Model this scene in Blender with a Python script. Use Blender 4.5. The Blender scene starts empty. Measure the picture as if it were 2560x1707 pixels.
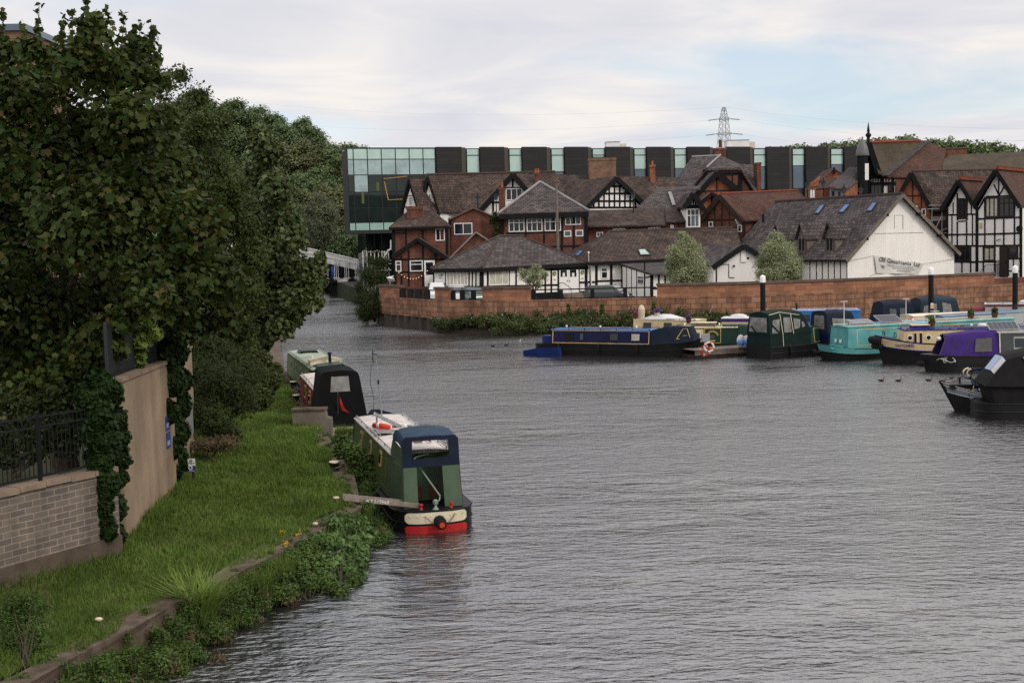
import bpy, math, random
import numpy as np
from mathutils import Vector, Matrix
R = math.radians
rng = np.random.default_rng(7)
random.seed(7)
sc = bpy.context.scene
COL = sc.collection
# ------------------------------------------------------------------ camera
CF, CU, CV = 3200.0, 1280.0, 853.5           # focal length and centre of the 2560x1707 photograph, in its pixels
TH, PH, CAMZ = math.atan(248.5 / 3200), 0.026, 7.3
CAMF = Vector((0, math.cos(TH), -math.sin(TH)))
u0_ = Vector((0, math.sin(TH), math.cos(TH)))
CAMR = Vector((1, 0, 0)) * math.cos(PH) - u0_ * math.sin(PH)
CAMU = Vector((1, 0, 0)) * math.sin(PH) + u0_ * math.cos(PH)
cam = bpy.data.objects.new('camera', bpy.data.cameras.new('camera'))
COL.objects.link(cam)
cam.data.sensor_width = 36; cam.data.lens = 36 * CF / 2560
cam.data.clip_start = 0.5; cam.data.clip_end = 5000
Mc = Matrix.Identity(4)
for i in range(3):
    Mc[i][0], Mc[i][1], Mc[i][2] = CAMR[i], CAMU[i], -CAMF[i]
Mc[2][3] = CAMZ
cam.matrix_world = Mc
sc.camera = cam
CP = Vector((0, 0, CAMZ))
def ray(u, v): return CAMF * CF + CAMR * (u - CU) - CAMU * (v - CV)
def at(u, v, Y):
    d = ray(u, v); return CP + d * (Y / d.y)
def atz(u, v, z):
    d = ray(u, v); return CP + d * ((z - CAMZ) / d.z)
def onplane(u, v, p, n):
    d = ray(u, v); return CP + d * ((p - CP).dot(n) / d.dot(n))
# ------------------------------------------------------------------ sky, sun, exposure
SUN_TO = Vector((0.62, -0.50, 0.62)).normalized()
world = bpy.data.worlds.new("World"); sc.world = world; world.use_nodes = True
nt = world.node_tree; nt.nodes.clear()
def N(nt, t, **k):
    n = nt.nodes.new(t)
    for a, b in k.items():
        if a == 'inp':
            for i, val in b.items(): n.inputs[i].default_value = val
        else: setattr(n, a, b)
    return n
def L(nt, a, b): nt.links.new(a, b)
def ramp(nt, fac, stops, interp='LINEAR'):
    n = N(nt, 'ShaderNodeValToRGB'); cr = n.color_ramp; cr.interpolation = interp
    while len(cr.elements) < len(stops): cr.elements.new(0.5)
    for e, (p, c) in zip(cr.elements, stops):
        e.position = p; e.color = (c, c, c, 1) if isinstance(c, (int, float)) else (*c, 1)
    L(nt, fac, n.inputs[0]); return n.outputs[0]
def math_(nt, op, a, b=None, c=None, clamp=False):
    n = N(nt, 'ShaderNodeMath', operation=op, use_clamp=clamp)
    for i, x in enumerate((a, b, c)):
        if x is None: continue
        if isinstance(x, (int, float)): n.inputs[i].default_value = x
        else: L(nt, x, n.inputs[i])
    return n.outputs[0]
def mixc(nt, fac, a, b, mode='MIX'):
    n = N(nt, 'ShaderNodeMix', data_type='RGBA', blend_type=mode)
    for s, x in ((n.inputs[0], fac), (n.inputs[6], a), (n.inputs[7], b)):
        if isinstance(x, (int, float)): s.default_value = x
        elif isinstance(x, tuple): s.default_value = (*x, 1)
        else: L(nt, x, s)
    return n.outputs[2]
sky = N(nt, 'ShaderNodeTexSky', sky_type='NISHITA', sun_disc=False)
sky.sun_elevation = math.asin(SUN_TO.z); sky.sun_rotation = math.atan2(SUN_TO.x, SUN_TO.y)
sky.air_density = 1.0; sky.dust_density = 0.6; sky.ozone_density = 3.0
bsky = N(nt, 'ShaderNodeBackground'); bsky.inputs[1].default_value = 0.15
L(nt, sky.outputs[0], bsky.inputs[0])
tc = N(nt, 'ShaderNodeTexCoord')
sep = N(nt, 'ShaderNodeSeparateXYZ'); L(nt, tc.outputs['Generated'], sep.inputs[0])
zc = math_(nt, 'MAXIMUM', sep.outputs[2], 0.0)
den = math_(nt, 'ADD', zc, 0.10)
comb = N(nt, 'ShaderNodeCombineXYZ')
L(nt, math_(nt, 'DIVIDE', sep.outputs[0], den), comb.inputs[0]); L(nt, math_(nt, 'DIVIDE', sep.outputs[1], den), comb.inputs[1])
def noise(nt, vec, scale, detail=5, rough=0.55, dist=0.0, out=0):
    n = N(nt, 'ShaderNodeTexNoise'); n.inputs['Scale'].default_value = scale; n.inputs['Detail'].default_value = detail
    n.inputs['Roughness'].default_value = rough; n.inputs['Distortion'].default_value = dist
    if vec is not None: L(nt, vec, n.inputs['Vector'])
    return n.outputs[out]
SKYOFF = (9.24, 4.7, 0.0)
off_ = N(nt, 'ShaderNodeVectorMath', operation='ADD'); off_.inputs[1].default_value = SKYOFF; L(nt, comb.outputs[0], off_.inputs[0])
n1 = noise(nt, off_.outputs[0], 0.62, 6, 0.5, 0.4)
n2 = noise(nt, off_.outputs[0], 1.15, 5, 0.52, 0.6)
cover = ramp(nt, n1, [(0.36, 0.40), (0.43, 0.72), (0.49, 0.97), (1.0, 1.0)])
ccol = ramp(nt, n2, [(0.30, (0.69, 0.69, 0.755)), (0.45, (0.765, 0.755, 0.785)), (0.54, (0.835, 0.81, 0.81)), (0.64, (0.925, 0.875, 0.825))])
lift = ramp(nt, zc, [(0.0, 1.0), (0.18, 1.0), (0.30, (1.66, 1.58, 1.47)), (0.5, (1.92, 1.85, 1.74)), (1.0, 1.65)])
ccol = mixc(nt, 1.0, ccol, lift, 'MULTIPLY')
bcl = N(nt, 'ShaderNodeBackground'); L(nt, ccol, bcl.inputs[0]); bcl.inputs[1].default_value = 1.03
ms = N(nt, 'ShaderNodeMixShader'); L(nt, cover, ms.inputs[0]); L(nt, bsky.outputs[0], ms.inputs[1]); L(nt, bcl.outputs[0], ms.inputs[2])
wo = N(nt, 'ShaderNodeOutputWorld'); L(nt, ms.outputs[0], wo.inputs[0])
sl = bpy.data.lights.new('sun', 'SUN'); sl.energy = 1.3; sl.angle = R(14); sl.color = (1.0, 0.92, 0.80)
so = bpy.data.objects.new('sun', sl); COL.objects.link(so)
so.rotation_euler = (-SUN_TO).to_track_quat('-Z', 'Y').to_euler()
sc.view_settings.view_transform = 'Standard'; sc.view_settings.look = 'None'
sc.view_settings.exposure = 0.0; sc.view_settings.gamma = 1.0
sc.render.engine = 'CYCLES'
sc.cycles.max_bounces = 6; sc.cycles.diffuse_bounces = 2; sc.cycles.glossy_bounces = 3; sc.cycles.transparent_max_bounces = 6
sc.cycles.use_denoising = False
sc.cycles.caustics_reflective = False; sc.cycles.caustics_refractive = False
# ------------------------------------------------------------------ materials
MATS = {}
def newmat(name):
    m = bpy.data.materials.new(name); m.use_nodes = True; t = m.node_tree
    return m, t, t.nodes['Principled BSDF']
def pmat(name, col, rough=0.6, metal=0.0, var=0.12, vs=1.5, bump=0.0, bs=8.0, spec=0.5, coat=0.0, streak=0.0):
    if name in MATS: return MATS[name]
    m, t, b = newmat(name)
    tcn = N(t, 'ShaderNodeTexCoord')
    vec = tcn.outputs['Object']
    nz = noise(t, vec, vs, 5, 0.6)
    f = ramp(t, nz, [(0.25, 1 - var), (0.75, 1 + var)])
    c = mixc(t, 1.0, tuple(col), f, 'MULTIPLY')
    if streak:
        mp = N(t, 'ShaderNodeMapping'); mp.inputs['Scale'].default_value = (1.3, 1.3, 0.16); L(t, vec, mp.inputs[0])
        s = ramp(t, noise(t, mp.outputs[0], 1.2, 4), [(0.35, 1 - streak), (0.6, 1.0)])
        c = mixc(t, 1.0, c, s, 'MULTIPLY')
    L(t, c, b.inputs['Base Color'])
    b.inputs['Roughness'].default_value = rough; b.inputs['Metallic'].default_value = metal
    b.inputs['Specular IOR Level'].default_value = spec if rough < 0.6 else 0.15
    if coat: b.inputs['Coat Weight'].default_value = coat; b.inputs['Coat Roughness'].default_value = 0.15
    if bump:
        bn = N(t, 'ShaderNodeBump'); bn.inputs['Strength'].default_value = bump; bn.inputs['Distance'].default_value = 0.05
        L(t, noise(t, vec, bs, 6, 0.65), bn.inputs['Height']); L(t, bn.outputs[0], b.inputs['Normal'])
    MATS[name] = m; return m
def brickmat(name, c1, c2, mortar, bw, bh, mo=0.012, var=0.25, vs=0.6, rough=0.85, bump=0.5, stain=None, blotch=None, off=0.5, bias=0.0):
    m, t, b = newmat(name)
    uvn = N(t, 'ShaderNodeUVMap'); uv = uvn.outputs[0]
    br = N(t, 'ShaderNodeTexBrick'); br.offset = off
    for k, val in (('Scale', 1.0), ('Mortar Size', mo), ('Mortar Smooth', 0.3), ('Bias', bias), ('Brick Width', bw), ('Row Height', bh)): br.inputs[k].default_value = val
    br.inputs['Color1'].default_value = (*c1, 1); br.inputs['Color2'].default_value = (*c2, 1); br.inputs['Mortar'].default_value = (*mortar, 1)
    mp = N(t, 'ShaderNodeVectorMath', operation='ADD'); mp.inputs[1].default_value = (50.0, 50.0, 0)
    nd = N(t, 'ShaderNodeTexNoise'); nd.inputs['Scale'].default_value = 0.9; L(t, uv, nd.inputs['Vector'])
    sub = N(t, 'ShaderNodeVectorMath', operation='MULTIPLY_ADD'); sub.inputs[1].default_value = (0.05, 0.05, 0)
    L(t, nd.outputs[1], sub.inputs[0]); L(t, uv, sub.inputs[2]); L(t, sub.outputs[0], mp.inputs[0]); L(t, mp.outputs[0], br.inputs['Vector'])
    f = ramp(t, noise(t, uv, vs, 6, 0.65), [(0.28, 1 - var), (0.72, 1 + var)])
    c = mixc(t, 1.0, br.outputs[0], f, 'MULTIPLY')
    if blotch:
        bc, bsc, lo, hi = blotch
        c = mixc(t, ramp(t, noise(t, uv, bsc, 5, 0.6, 0.6), [(lo, 0.0), (hi, 0.75)]), c, bc)
    if stain:
        mp2 = N(t, 'ShaderNodeMapping'); mp2.inputs['Scale'].default_value = (1.6, 0.16, 1); L(t, uv, mp2.inputs[0])
        s = ramp(t, noise(t, mp2.outputs[0], 1.0, 5, 0.65), [(0.36, 1 - stain), (0.56, 1.0)])
        c = mixc(t, 1.0, c, s, 'MULTIPLY')
    L(t, c, b.inputs['Base Color']); b.inputs['Roughness'].default_value = rough; b.inputs['Specular IOR Level'].default_value = 0.15
    bn = N(t, 'ShaderNodeBump'); bn.inputs['Strength'].default_value = bump; bn.inputs['Distance'].default_value = 0.03
    hh = math_(t, 'MULTIPLY_ADD', br.outputs[1], -0.7, noise(t, uv, 9.0, 5, 0.7))
    L(t, hh, bn.inputs['Height']); L(t, bn.outputs[0], b.inputs['Normal'])
    MATS[name] = m; return m
def leafmat(name, cols, trans=0.3, big=0.35, bsc=0.5, rough=0.5, dry=None):
    m, t, b = newmat(name)
    g = N(t, 'ShaderNodeNewGeometry')
    c = ramp(t, g.outputs['Random Per Island'], [(i / max(1, len(cols) - 1), tuple(x)) for i, x in enumerate(cols)])
    tcn = N(t, 'ShaderNodeTexCoord')
    f = ramp(t, noise(t, tcn.outputs['Object'], bsc, 4, 0.6), [(0.3, 1 - big), (0.7, 1 + big)])
    c = mixc(t, 1.0, c, f, 'MULTIPLY')
    if dry: c = mixc(t, ramp(t, noise(t, tcn.outputs['Object'], 0.8, 5, 0.65), [(0.54, 0.0), (0.70, 0.75)]), c, dry)
    L(t, c, b.inputs['Base Color']); b.inputs['Roughness'].default_value = rough; b.inputs['Specular IOR Level'].default_value = 0.10
    tr = N(t, 'ShaderNodeBsdfTranslucent'); L(t, c, tr.inputs[0])
    mx = N(t, 'ShaderNodeMixShader'); mx.inputs[0].default_value = trans
    L(t, b.outputs[0], mx.inputs[1]); L(t, tr.outputs[0], mx.inputs[2])
    L(t, mx.outputs[0], t.nodes['Material Output'].inputs[0])
    MATS[name] = m; return m
def glassmat(name, col, rough=0.04, spec=0.5, var=0.3, vs=0.7, wob=0.0):
    m = pmat(name, col, rough, 0, var, vs, 0, 1, spec)
    if wob:
        t = m.node_tree; b = t.nodes['Principled BSDF']; tcn = N(t, 'ShaderNodeTexCoord')
        bn = N(t, 'ShaderNodeBump'); bn.inputs['Strength'].default_value = wob; bn.inputs['Distance'].default_value = 0.2
        L(t, noise(t, tcn.outputs['Object'], 0.5, 2, 0.4), bn.inputs['Height']); L(t, bn.outputs[0], b.inputs['Normal'])
    return m
def emat(name, col, strength):
    m, t, b = newmat(name); b.inputs['Base Color'].default_value = (*col, 1)
    b.inputs['Emission Color'].default_value = (*col, 1); b.inputs['Emission Strength'].default_value = strength
    MATS[name] = m; return m
# brick, stone, roofs
M = MATS
brickmat('brick_red', (0.20, 0.065, 0.038), (0.115, 0.043, 0.03), (0.12, 0.09, 0.075), 0.23, 0.078, 0.010, 0.4, 0.9, bump=0.35, stain=0.35)
brickmat('brick_orange', (0.42, 0.135, 0.055), (0.26, 0.085, 0.042), (0.20, 0.13, 0.10), 0.23, 0.078, 0.010, 0.35, 1.1, bump=0.35, stain=0.25)
brickmat('brick_buff', (0.22, 0.12, 0.07), (0.14, 0.085, 0.055), (0.17, 0.13, 0.10), 0.28, 0.12, 0.014, 0.35, 1.1, bump=0.4)
brickmat('sandstone', (0.35, 0.19, 0.118), (0.195, 0.102, 0.068), (0.10, 0.05, 0.036), 0.80, 0.42, 0.022, 0.3, 0.5, bump=0.6, stain=0.40, blotch=((0.46, 0.27, 0.16), 0.9, 0.60, 0.72))
brickmat('sandstone_upper', (0.36, 0.172, 0.10), (0.235, 0.108, 0.070), (0.16, 0.075, 0.05), 0.95, 0.36, 0.010, 0.25, 0.6, bump=0.4, stain=0.15, blotch=((0.44, 0.26, 0.15), 1.0, 0.62, 0.74))
brickmat('roof_brown', (0.105, 0.068, 0.054), (0.042, 0.032, 0.030), (0.022, 0.019, 0.018), 0.34, 0.30, 0.030, 0.45, 0.5, bump=1.0, blotch=((0.115, 0.09, 0.075), 0.5, 0.58, 0.75))
brickmat('roof_slate', (0.115, 0.096, 0.092), (0.048, 0.042, 0.044), (0.022, 0.02, 0.022), 0.42, 0.34, 0.028, 0.3, 0.4, bump=0.9, blotch=((0.17, 0.15, 0.14), 0.8, 0.62, 0.8))
brickmat('roof_red', (0.115, 0.056, 0.040), (0.062, 0.034, 0.028), (0.035, 0.02, 0.016), 0.24, 0.22, 0.02, 0.35, 0.4, bump=0.8, blotch=((0.07, 0.05, 0.042), 0.5, 0.5, 0.7))
brickmat('roof_moss', (0.085, 0.062, 0.042), (0.058, 0.045, 0.034), (0.03, 0.026, 0.02), 0.22, 0.18, 0.016, 0.3, 0.3, bump=0.7, blotch=((0.115, 0.10, 0.052), 0.35, 0.5, 0.75))
brickmat('roof_grey', (0.085, 0.075, 0.075), (0.058, 0.052, 0.055), (0.025, 0.023, 0.025), 0.50, 0.30, 0.02, 0.25, 0.3, bump=0.6, blotch=((0.12, 0.10, 0.09), 0.4, 0.58, 0.8))
brickmat('grey_block', (0.16, 0.135, 0.115), (0.11, 0.096, 0.086), (0.26, 0.20, 0.155), 0.36, 0.128, 0.013, 0.3, 0.8, bump=0.4, stain=0.3)
brickmat('dark_cladding', (0.028, 0.027, 0.027), (0.022, 0.021, 0.022), (0.014, 0.014, 0.015), 3.0, 0.45, 0.02, 0.15, 0.3, rough=0.55, bump=0.2)
pmat('white_render', (0.80, 0.78, 0.75), 0.8, var=0.06, vs=0.8, bump=0.05, streak=0.08)
pmat('white_board', (0.84, 0.81, 0.76), 0.75, var=0.05, vs=0.5, streak=0.07)
pmat('cream_render', (0.66, 0.60, 0.48), 0.8, var=0.1, vs=0.8, streak=0.15)
pmat('timber_black', (0.009, 0.009, 0.010), 0.75, var=0.4, vs=2)
pmat('timber_brown', (0.035, 0.024, 0.019), 0.75, var=0.4, vs=2)
pmat('timber_grey', (0.15, 0.13, 0.11), 0.85, var=0.35, vs=3, bump=0.3)
pmat('white_paint', (0.78, 0.77, 0.75), 0.45, var=0.05)
pmat('window_white', (0.74, 0.73, 0.71), 0.45, var=0.06)
pmat('window_dark_frame', (0.03, 0.022, 0.02), 0.6)
pmat('lead', (0.24, 0.23, 0.23), 0.6, var=0.25)
pmat('ridge_red', (0.17, 0.052, 0.030), 0.8, var=0.4, vs=4)
pmat('ridge_dark', (0.06, 0.045, 0.04), 0.85, var=0.3, vs=4)
pmat('coping', (0.12, 0.085, 0.07), 0.9, var=0.35, vs=1.2, bump=0.4)
pmat('terracotta', (0.36, 0.11, 0.06), 0.8, var=0.25, vs=4)
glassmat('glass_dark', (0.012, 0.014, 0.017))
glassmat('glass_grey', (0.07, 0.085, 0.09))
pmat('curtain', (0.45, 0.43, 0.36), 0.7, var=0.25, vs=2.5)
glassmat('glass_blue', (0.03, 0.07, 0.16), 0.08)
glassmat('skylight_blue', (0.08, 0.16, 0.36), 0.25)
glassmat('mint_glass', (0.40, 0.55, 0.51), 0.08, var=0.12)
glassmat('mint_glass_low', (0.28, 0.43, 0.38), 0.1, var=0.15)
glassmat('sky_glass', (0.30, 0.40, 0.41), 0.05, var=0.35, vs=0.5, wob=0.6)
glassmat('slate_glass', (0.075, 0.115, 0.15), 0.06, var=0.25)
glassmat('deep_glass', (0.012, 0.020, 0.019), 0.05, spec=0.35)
pmat('steel_dark', (0.02, 0.021, 0.023), 0.5, 0.3)
pmat('iron_black', (0.009, 0.0095, 0.011), 0.6)
pmat('steel_grey', (0.32, 0.33, 0.34), 0.45, 0.6)
pmat('pale_metal', (0.80, 0.79, 0.77), 0.5, 0.0, streak=0.15)
pmat('concrete', (0.17, 0.145, 0.12), 0.9, var=0.25, vs=1.5, bump=0.3, streak=0.25)
pmat('quay_stone', (0.125, 0.092, 0.072), 0.92, var=0.55, vs=2.6, bump=1.0, bs=5, streak=0.4)
pmat('quay_face', (0.085, 0.065, 0.05), 0.95, var=0.5, vs=1.5, bump=0.8, bs=4)
pmat('beige_wall', (0.27, 0.20, 0.138), 0.9, var=0.30, vs=0.55, bump=0.3, streak=0.26)
pmat('pile_steel', (0.07, 0.055, 0.05), 0.8, var=0.4, vs=2, streak=0.5)
pmat('bark', (0.06, 0.048, 0.038), 0.95, var=0.35, vs=6, bump=0.6, bs=12)
pmat('bark_pale', (0.26, 0.23, 0.19), 0.9, var=0.4, vs=5)
pmat('wood_deck', (0.20, 0.16, 0.13), 0.9, var=0.3, vs=4, bump=0.3)
pmat('plank', (0.23, 0.19, 0.165), 0.9, var=0.3, vs=5, bump=0.3)
pmat('rubber', (0.012, 0.012, 0.012), 0.85)
pmat('rope', (0.12, 0.10, 0.08), 0.95)
pmat('canopy_black', (0.0045, 0.0045, 0.0055), 0.9, var=0.3, vs=3, bump=0.15)
pmat('canopy_char', (0.014, 0.0135, 0.014), 0.9, var=0.25, vs=2, bump=0.2)
pmat('canopy_navy', (0.010, 0.015, 0.030), 0.8, var=0.25, vs=2, bump=0.2)
pmat('canopy_slate', (0.028, 0.052, 0.085), 0.75, var=0.2, vs=2, bump=0.2)
pmat('canopy_green', (0.005, 0.016, 0.014), 0.8, var=0.3, vs=2, bump=0.2)
pmat('canopy_purple', (0.040, 0.017, 0.135), 0.75, var=0.25, vs=1.5, bump=0.25)
glassmat('vinyl', (0.17, 0.165, 0.16), 0.12, var=0.6, vs=2.5, wob=0.4)
glassmat('vinyl_dark', (0.06, 0.06, 0.058), 0.12, var=0.5, vs=2.5, wob=0.4)
def paint(name, col, rough=0.3): return pmat(name, col, rough + 0.08, var=0.2, vs=1.6, spec=0.22, streak=0.18, bump=0.06, bs=3)
paint('hull_black', (0.0060, 0.0060, 0.0068), 0.42)
paint('hull_char', (0.012, 0.012, 0.012), 0.42)
paint('boat_green', (0.062, 0.098, 0.060), 0.4)
paint('boat_olive', (0.075, 0.105, 0.036), 0.35)
paint('boat_dkgreen', (0.006, 0.030, 0.020), 0.35)
paint('boat_midgreen', (0.016, 0.060, 0.042), 0.35)
paint('boat_navy', (0.007, 0.009, 0.050), 0.3)
paint('boat_blue', (0.012, 0.034, 0.17), 0.45)
paint('boat_skyblue', (0.030, 0.15, 0.42), 0.35)
paint('boat_teal', (0.10, 0.33, 0.34), 0.4)
paint('boat_cream', (0.62, 0.49, 0.28), 0.4)
paint('boat_pale', (0.70, 0.62, 0.46), 0.45)
paint('boat_red', (0.42, 0.022, 0.022), 0.4)
paint('boat_purple', (0.05, 0.02, 0.14), 0.35)
paint('boat_royal', (0.022, 0.018, 0.16), 0.35)
paint('boat_grey', (0.06, 0.066, 0.07), 0.45)
paint('boat_ltgrey', (0.36, 0.37, 0.36), 0.45)
paint('boat_roof', (0.62, 0.57, 0.53), 0.6)
paint('boat_roofgreen', (0.36, 0.42, 0.33), 0.6)
paint('gold', (0.58, 0.42, 0.15), 0.4)
paint('steel_blue', (0.10, 0.16, 0.24), 0.35)
paint('boat_maroon', (0.16, 0.02, 0.03), 0.4)
paint('band_grey', (0.22, 0.27, 0.31), 0.4)
glassmat('solar', (0.012, 0.014, 0.028), 0.12)
glassmat('solar_pale', (0.20, 0.20, 0.22), 0.15)
pmat('ring_orange', (0.50, 0.045, 0.018), 0.6)
pmat('ring_white', (0.66, 0.60, 0.57), 0.6)
pmat('sign_blue', (0.012, 0.03, 0.15), 0.5)
pmat('sign_white', (0.66, 0.66, 0.63), 0.5)
pmat('sign_yellow', (0.72, 0.42, 0.03), 0.5)
pmat('banner_white', (0.60, 0.59, 0.57), 0.6, var=0.12, vs=1.5)
pmat('ink', (0.06, 0.06, 0.065), 0.7)
pmat('ink_grey', (0.30, 0.29, 0.28), 0.7)
pmat('tarp_blue', (0.02, 0.10, 0.55), 0.5)
pmat('tarp_white', (0.58, 0.58, 0.60), 0.6, var=0.2, vs=3, bump=0.3)
pmat('fabric_cream', (0.60, 0.50, 0.36), 0.9, var=0.2)
pmat('flag_red', (0.50, 0.02, 0.02), 0.8)
pmat('duck_brown', (0.13, 0.085, 0.055), 0.9, var=0.4, vs=20)
pmat('duck_dark', (0.03, 0.03, 0.028), 0.8)
pmat('swan_white', (0.75, 0.74, 0.71), 0.8)
pmat('earth', (0.045, 0.036, 0.026), 0.95, var=0.4, vs=2, bump=0.5)
pmat('asphalt', (0.055, 0.054, 0.053), 0.9, var=0.2, vs=1)
pmat('car_white', (0.62, 0.63, 0.63), 0.25, coat=0.5, var=0.03)
pmat('car_green', (0.02, 0.07, 0.045), 0.25, coat=0.5, var=0.03)
pmat('car_navy', (0.006, 0.008, 0.015), 0.2, coat=0.6, var=0.03)
pmat('brown_pot', (0.10, 0.05, 0.03), 0.9)
emat('bulb_lit', (1.0, 0.72, 0.38), 1.4)
pmat('ink_soft', (0.13, 0.128, 0.125), 0.7)
# ------------------------------------------------------------------ mesh building
ROOT = {}
class MB:
    def __init__(s): s.v = []; s.f = []; s.M = None
    def add(s, pts, faces):
        o = len(s.v)
        for p in pts:
            p = Vector(p); s.v.append(s.M @ p if s.M is not None else p)
        s.f += [tuple(i + o for i in q) for q in faces]; return s
    def poly(s, pts): return s.add(pts, [tuple(range(len(pts)))])
    def prism(s, pts, ex):
        n = len(pts); ex = Vector(ex); a = [Vector(p) for p in pts]
        nn = Vector((0, 0, 0))
        for i in range(n): nn += a[i].cross(a[(i + 1) % n])
        if nn.dot(ex) > 0: a.reverse()
        return s.add(a + [p + ex for p in a], [tuple(range(n)), tuple(range(2 * n - 1, n - 1, -1))] + [(i, i + n, (i + 1) % n + n, (i + 1) % n) for i in range(n)])
    def obox(s, o, d, n, a0, a1, b0, b1, z0, z1):
        """box in the frame of a facade: along d, out along n, up z"""
        P = [Vector((o.x, o.y, 0)) + d * a + n * b + Vector((0, 0, z)) for z in (z0, z1) for a, b in ((a0, b0), (a1, b0), (a1, b1), (a0, b1))]
        return s.add(P, [(0, 1, 2, 3), (7, 6, 5, 4), (0, 4, 5, 1), (1, 5, 6, 2), (2, 6, 7, 3), (3, 7, 4, 0)])
    def box(s, x0, x1, y0, y1, z0, z1):
        P = [(x, y, z) for z in (z0, z1) for x, y in ((x0, y0), (x1, y0), (x1, y1), (x0, y1))]
        return s.add(P, [(3, 2, 1, 0), (4, 5, 6, 7), (0, 1, 5, 4), (1, 2, 6, 5), (2, 3, 7, 6), (3, 0, 4, 7)])
    def bar(s, p, q, w, h, up=(0, 0, 1)):
        p, q = Vector(p), Vector(q); d = (q - p).normalized(); up = Vector(up)
        if abs(d.dot(up)) > 0.98: up = Vector((0, 1, 0))
        x = d.cross(up).normalized() * (w / 2); y = x.cross(d).normalized() * (h / 2)
        P = [b + i * x + j * y for b in (p, q) for i, j in ((-1, -1), (1, -1), (1, 1), (-1, 1))]
        return s.add(P, [(3, 2, 1, 0), (4, 5, 6, 7), (0, 1, 5, 4), (1, 2, 6, 5), (2, 3, 7, 6), (3, 0, 4, 7)])
    def tube(s, pts, r, n=6, r2=None, cap=True):
        pts = [Vector(p) for p in pts]; k = len(pts); P = []; F = []
        for i, p in enumerate(pts):
            d = (pts[min(i + 1, k - 1)] - pts[max(i - 1, 0)]).normalized()
            up = Vector((0, 0, 1)) if abs(d.z) < 0.95 else Vector((0, 1, 0))
            x = d.cross(up).normalized(); y = x.cross(d)
            rr = r if r2 is None else r + (r2 - r) * i / (k - 1)
            for j in range(n):
                a = 2 * math.pi * j / n; P.append(p + x * math.cos(a) * rr + y * math.sin(a) * rr)
        for i in range(k - 1):
            for j in range(n): F.append((i * n + j, i * n + (j + 1) % n, (i + 1) * n + (j + 1) % n, (i + 1) * n + j))
        if cap: F += [tuple(range(n - 1, -1, -1)), tuple((k - 1) * n + j for j in range(n))]
        return s.add(P, F)
    def lathe(s, prof, c=(0, 0, 0), n=12, axis=(0, 0, 1)):
        c = Vector(c); ax = Vector(axis).normalized()
        x = ax.orthogonal().normalized(); y = ax.cross(x); P = []; F = []; k = len(prof)
        for r, z in prof:
            for j in range(n):
                a = 2 * math.pi * j / n; P.append(c + ax * z + (x * math.cos(a) + y * math.sin(a)) * r)
        for i in range(k - 1):
            for j in range(n): F.append((i * n + j, i * n + (j + 1) % n, (i + 1) * n + (j + 1) % n, (i + 1) * n + j))
        F += [tuple(range(n - 1, -1, -1)), tuple((k - 1) * n + j for j in range(n))]
        return s.add(P, F)
    def torus(s, c, axis, Rr, r, n=20, m=8):
        c = Vector(c); ax = Vector(axis).normalized(); x = ax.orthogonal().normalized(); y = ax.cross(x)
        P = []; F = []
        for i in range(n):
            a = 2 * math.pi * i / n; rd = x * math.cos(a) + y * math.sin(a)
            for j in range(m):
                b = 2 * math.pi * j / m; P.append(c + rd * (Rr + r * math.cos(b)) + ax * r * math.sin(b))
        for i in range(n):
            for j in range(m): F.append((i * m + j, ((i + 1) % n) * m + j, ((i + 1) % n) * m + (j + 1) % m, i * m + (j + 1) % m))
        return s.add(P, F)
    def ball(s, c, rx, ry=None, rz=None, n=10, k=6):
        ry = rx if ry is None else ry; rz = rx if rz is None else rz; c = Vector(c); P = []; F = []
        for i in range(k + 1):
            t = math.pi * (i + 0.02) / (k + 0.04)
            for j in range(n):
                a = 2 * math.pi * j / n; P.append(c + Vector((rx * math.sin(t) * math.cos(a), ry * math.sin(t) * math.sin(a), -rz * math.cos(t))))
        for i in range(k):
            for j in range(n): F.append((i * n + j, i * n + (j + 1) % n, (i + 1) * n + (j + 1) % n, (i + 1) * n + j))
        F += [tuple(range(n - 1, -1, -1)), tuple(k * n + j for j in range(n))]
        return s.add(P, F)
    def loft(s, rings, closed=True, caps=True):
        n = len(rings[0]); P = [p for r in rings for p in r]; F = []
        for i in range(len(rings) - 1):
            for j in range(n if closed else n - 1):
                F.append((i * n + j, i * n + (j + 1) % n, (i + 1) * n + (j + 1) % n, (i + 1) * n + j))
        if caps: F += [tuple(range(n - 1, -1, -1)), tuple((len(rings) - 1) * n + j for j in range(n))]
        return s.add(P, F)
    def build(s, name, mat, parent=None, loc=None, smooth=False):
        mat = M[mat] if isinstance(mat, str) else mat
        base = ROOT[parent.name] if parent is not None else Vector(loc if loc is not None else (0, 0, 0))
        me = bpy.data.meshes.new(name)
        me.from_pydata([tuple(p - base) for p in s.v], [], s.f)
        me.materials.append(mat)
        uv = me.uv_layers.new(name='UVMap')
        Z = Vector((0, 0, 1)); out = np.zeros(len(me.loops) * 2, dtype=np.float32)
        vs_ = me.vertices
        for p in me.polygons:
            nn = p.normal
            if abs(nn.z) > 0.985: t, b = Vector((1, 0, 0)), Vector((0, 1, 0))
            else:
                t = Z.cross(nn).normalized(); b = nn.cross(t)
            for li in p.loop_indices:
                co = vs_[me.loops[li].vertex_index].co + base
                out[2 * li] = co.dot(t); out[2 * li + 1] = co.dot(b)
        uv.data.foreach_set('uv', out)
        if smooth:
            me.polygons.foreach_set('use_smooth', [True] * len(me.polygons))
            try: me.set_sharp_from_angle(angle=R(38))
            except Exception: pass
        me.update()
        o = bpy.data.objects.new(name, me); COL.objects.link(o)
        if parent is not None: o.parent = parent
        else: o.location = base
        ROOT[o.name] = base
        return o
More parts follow.
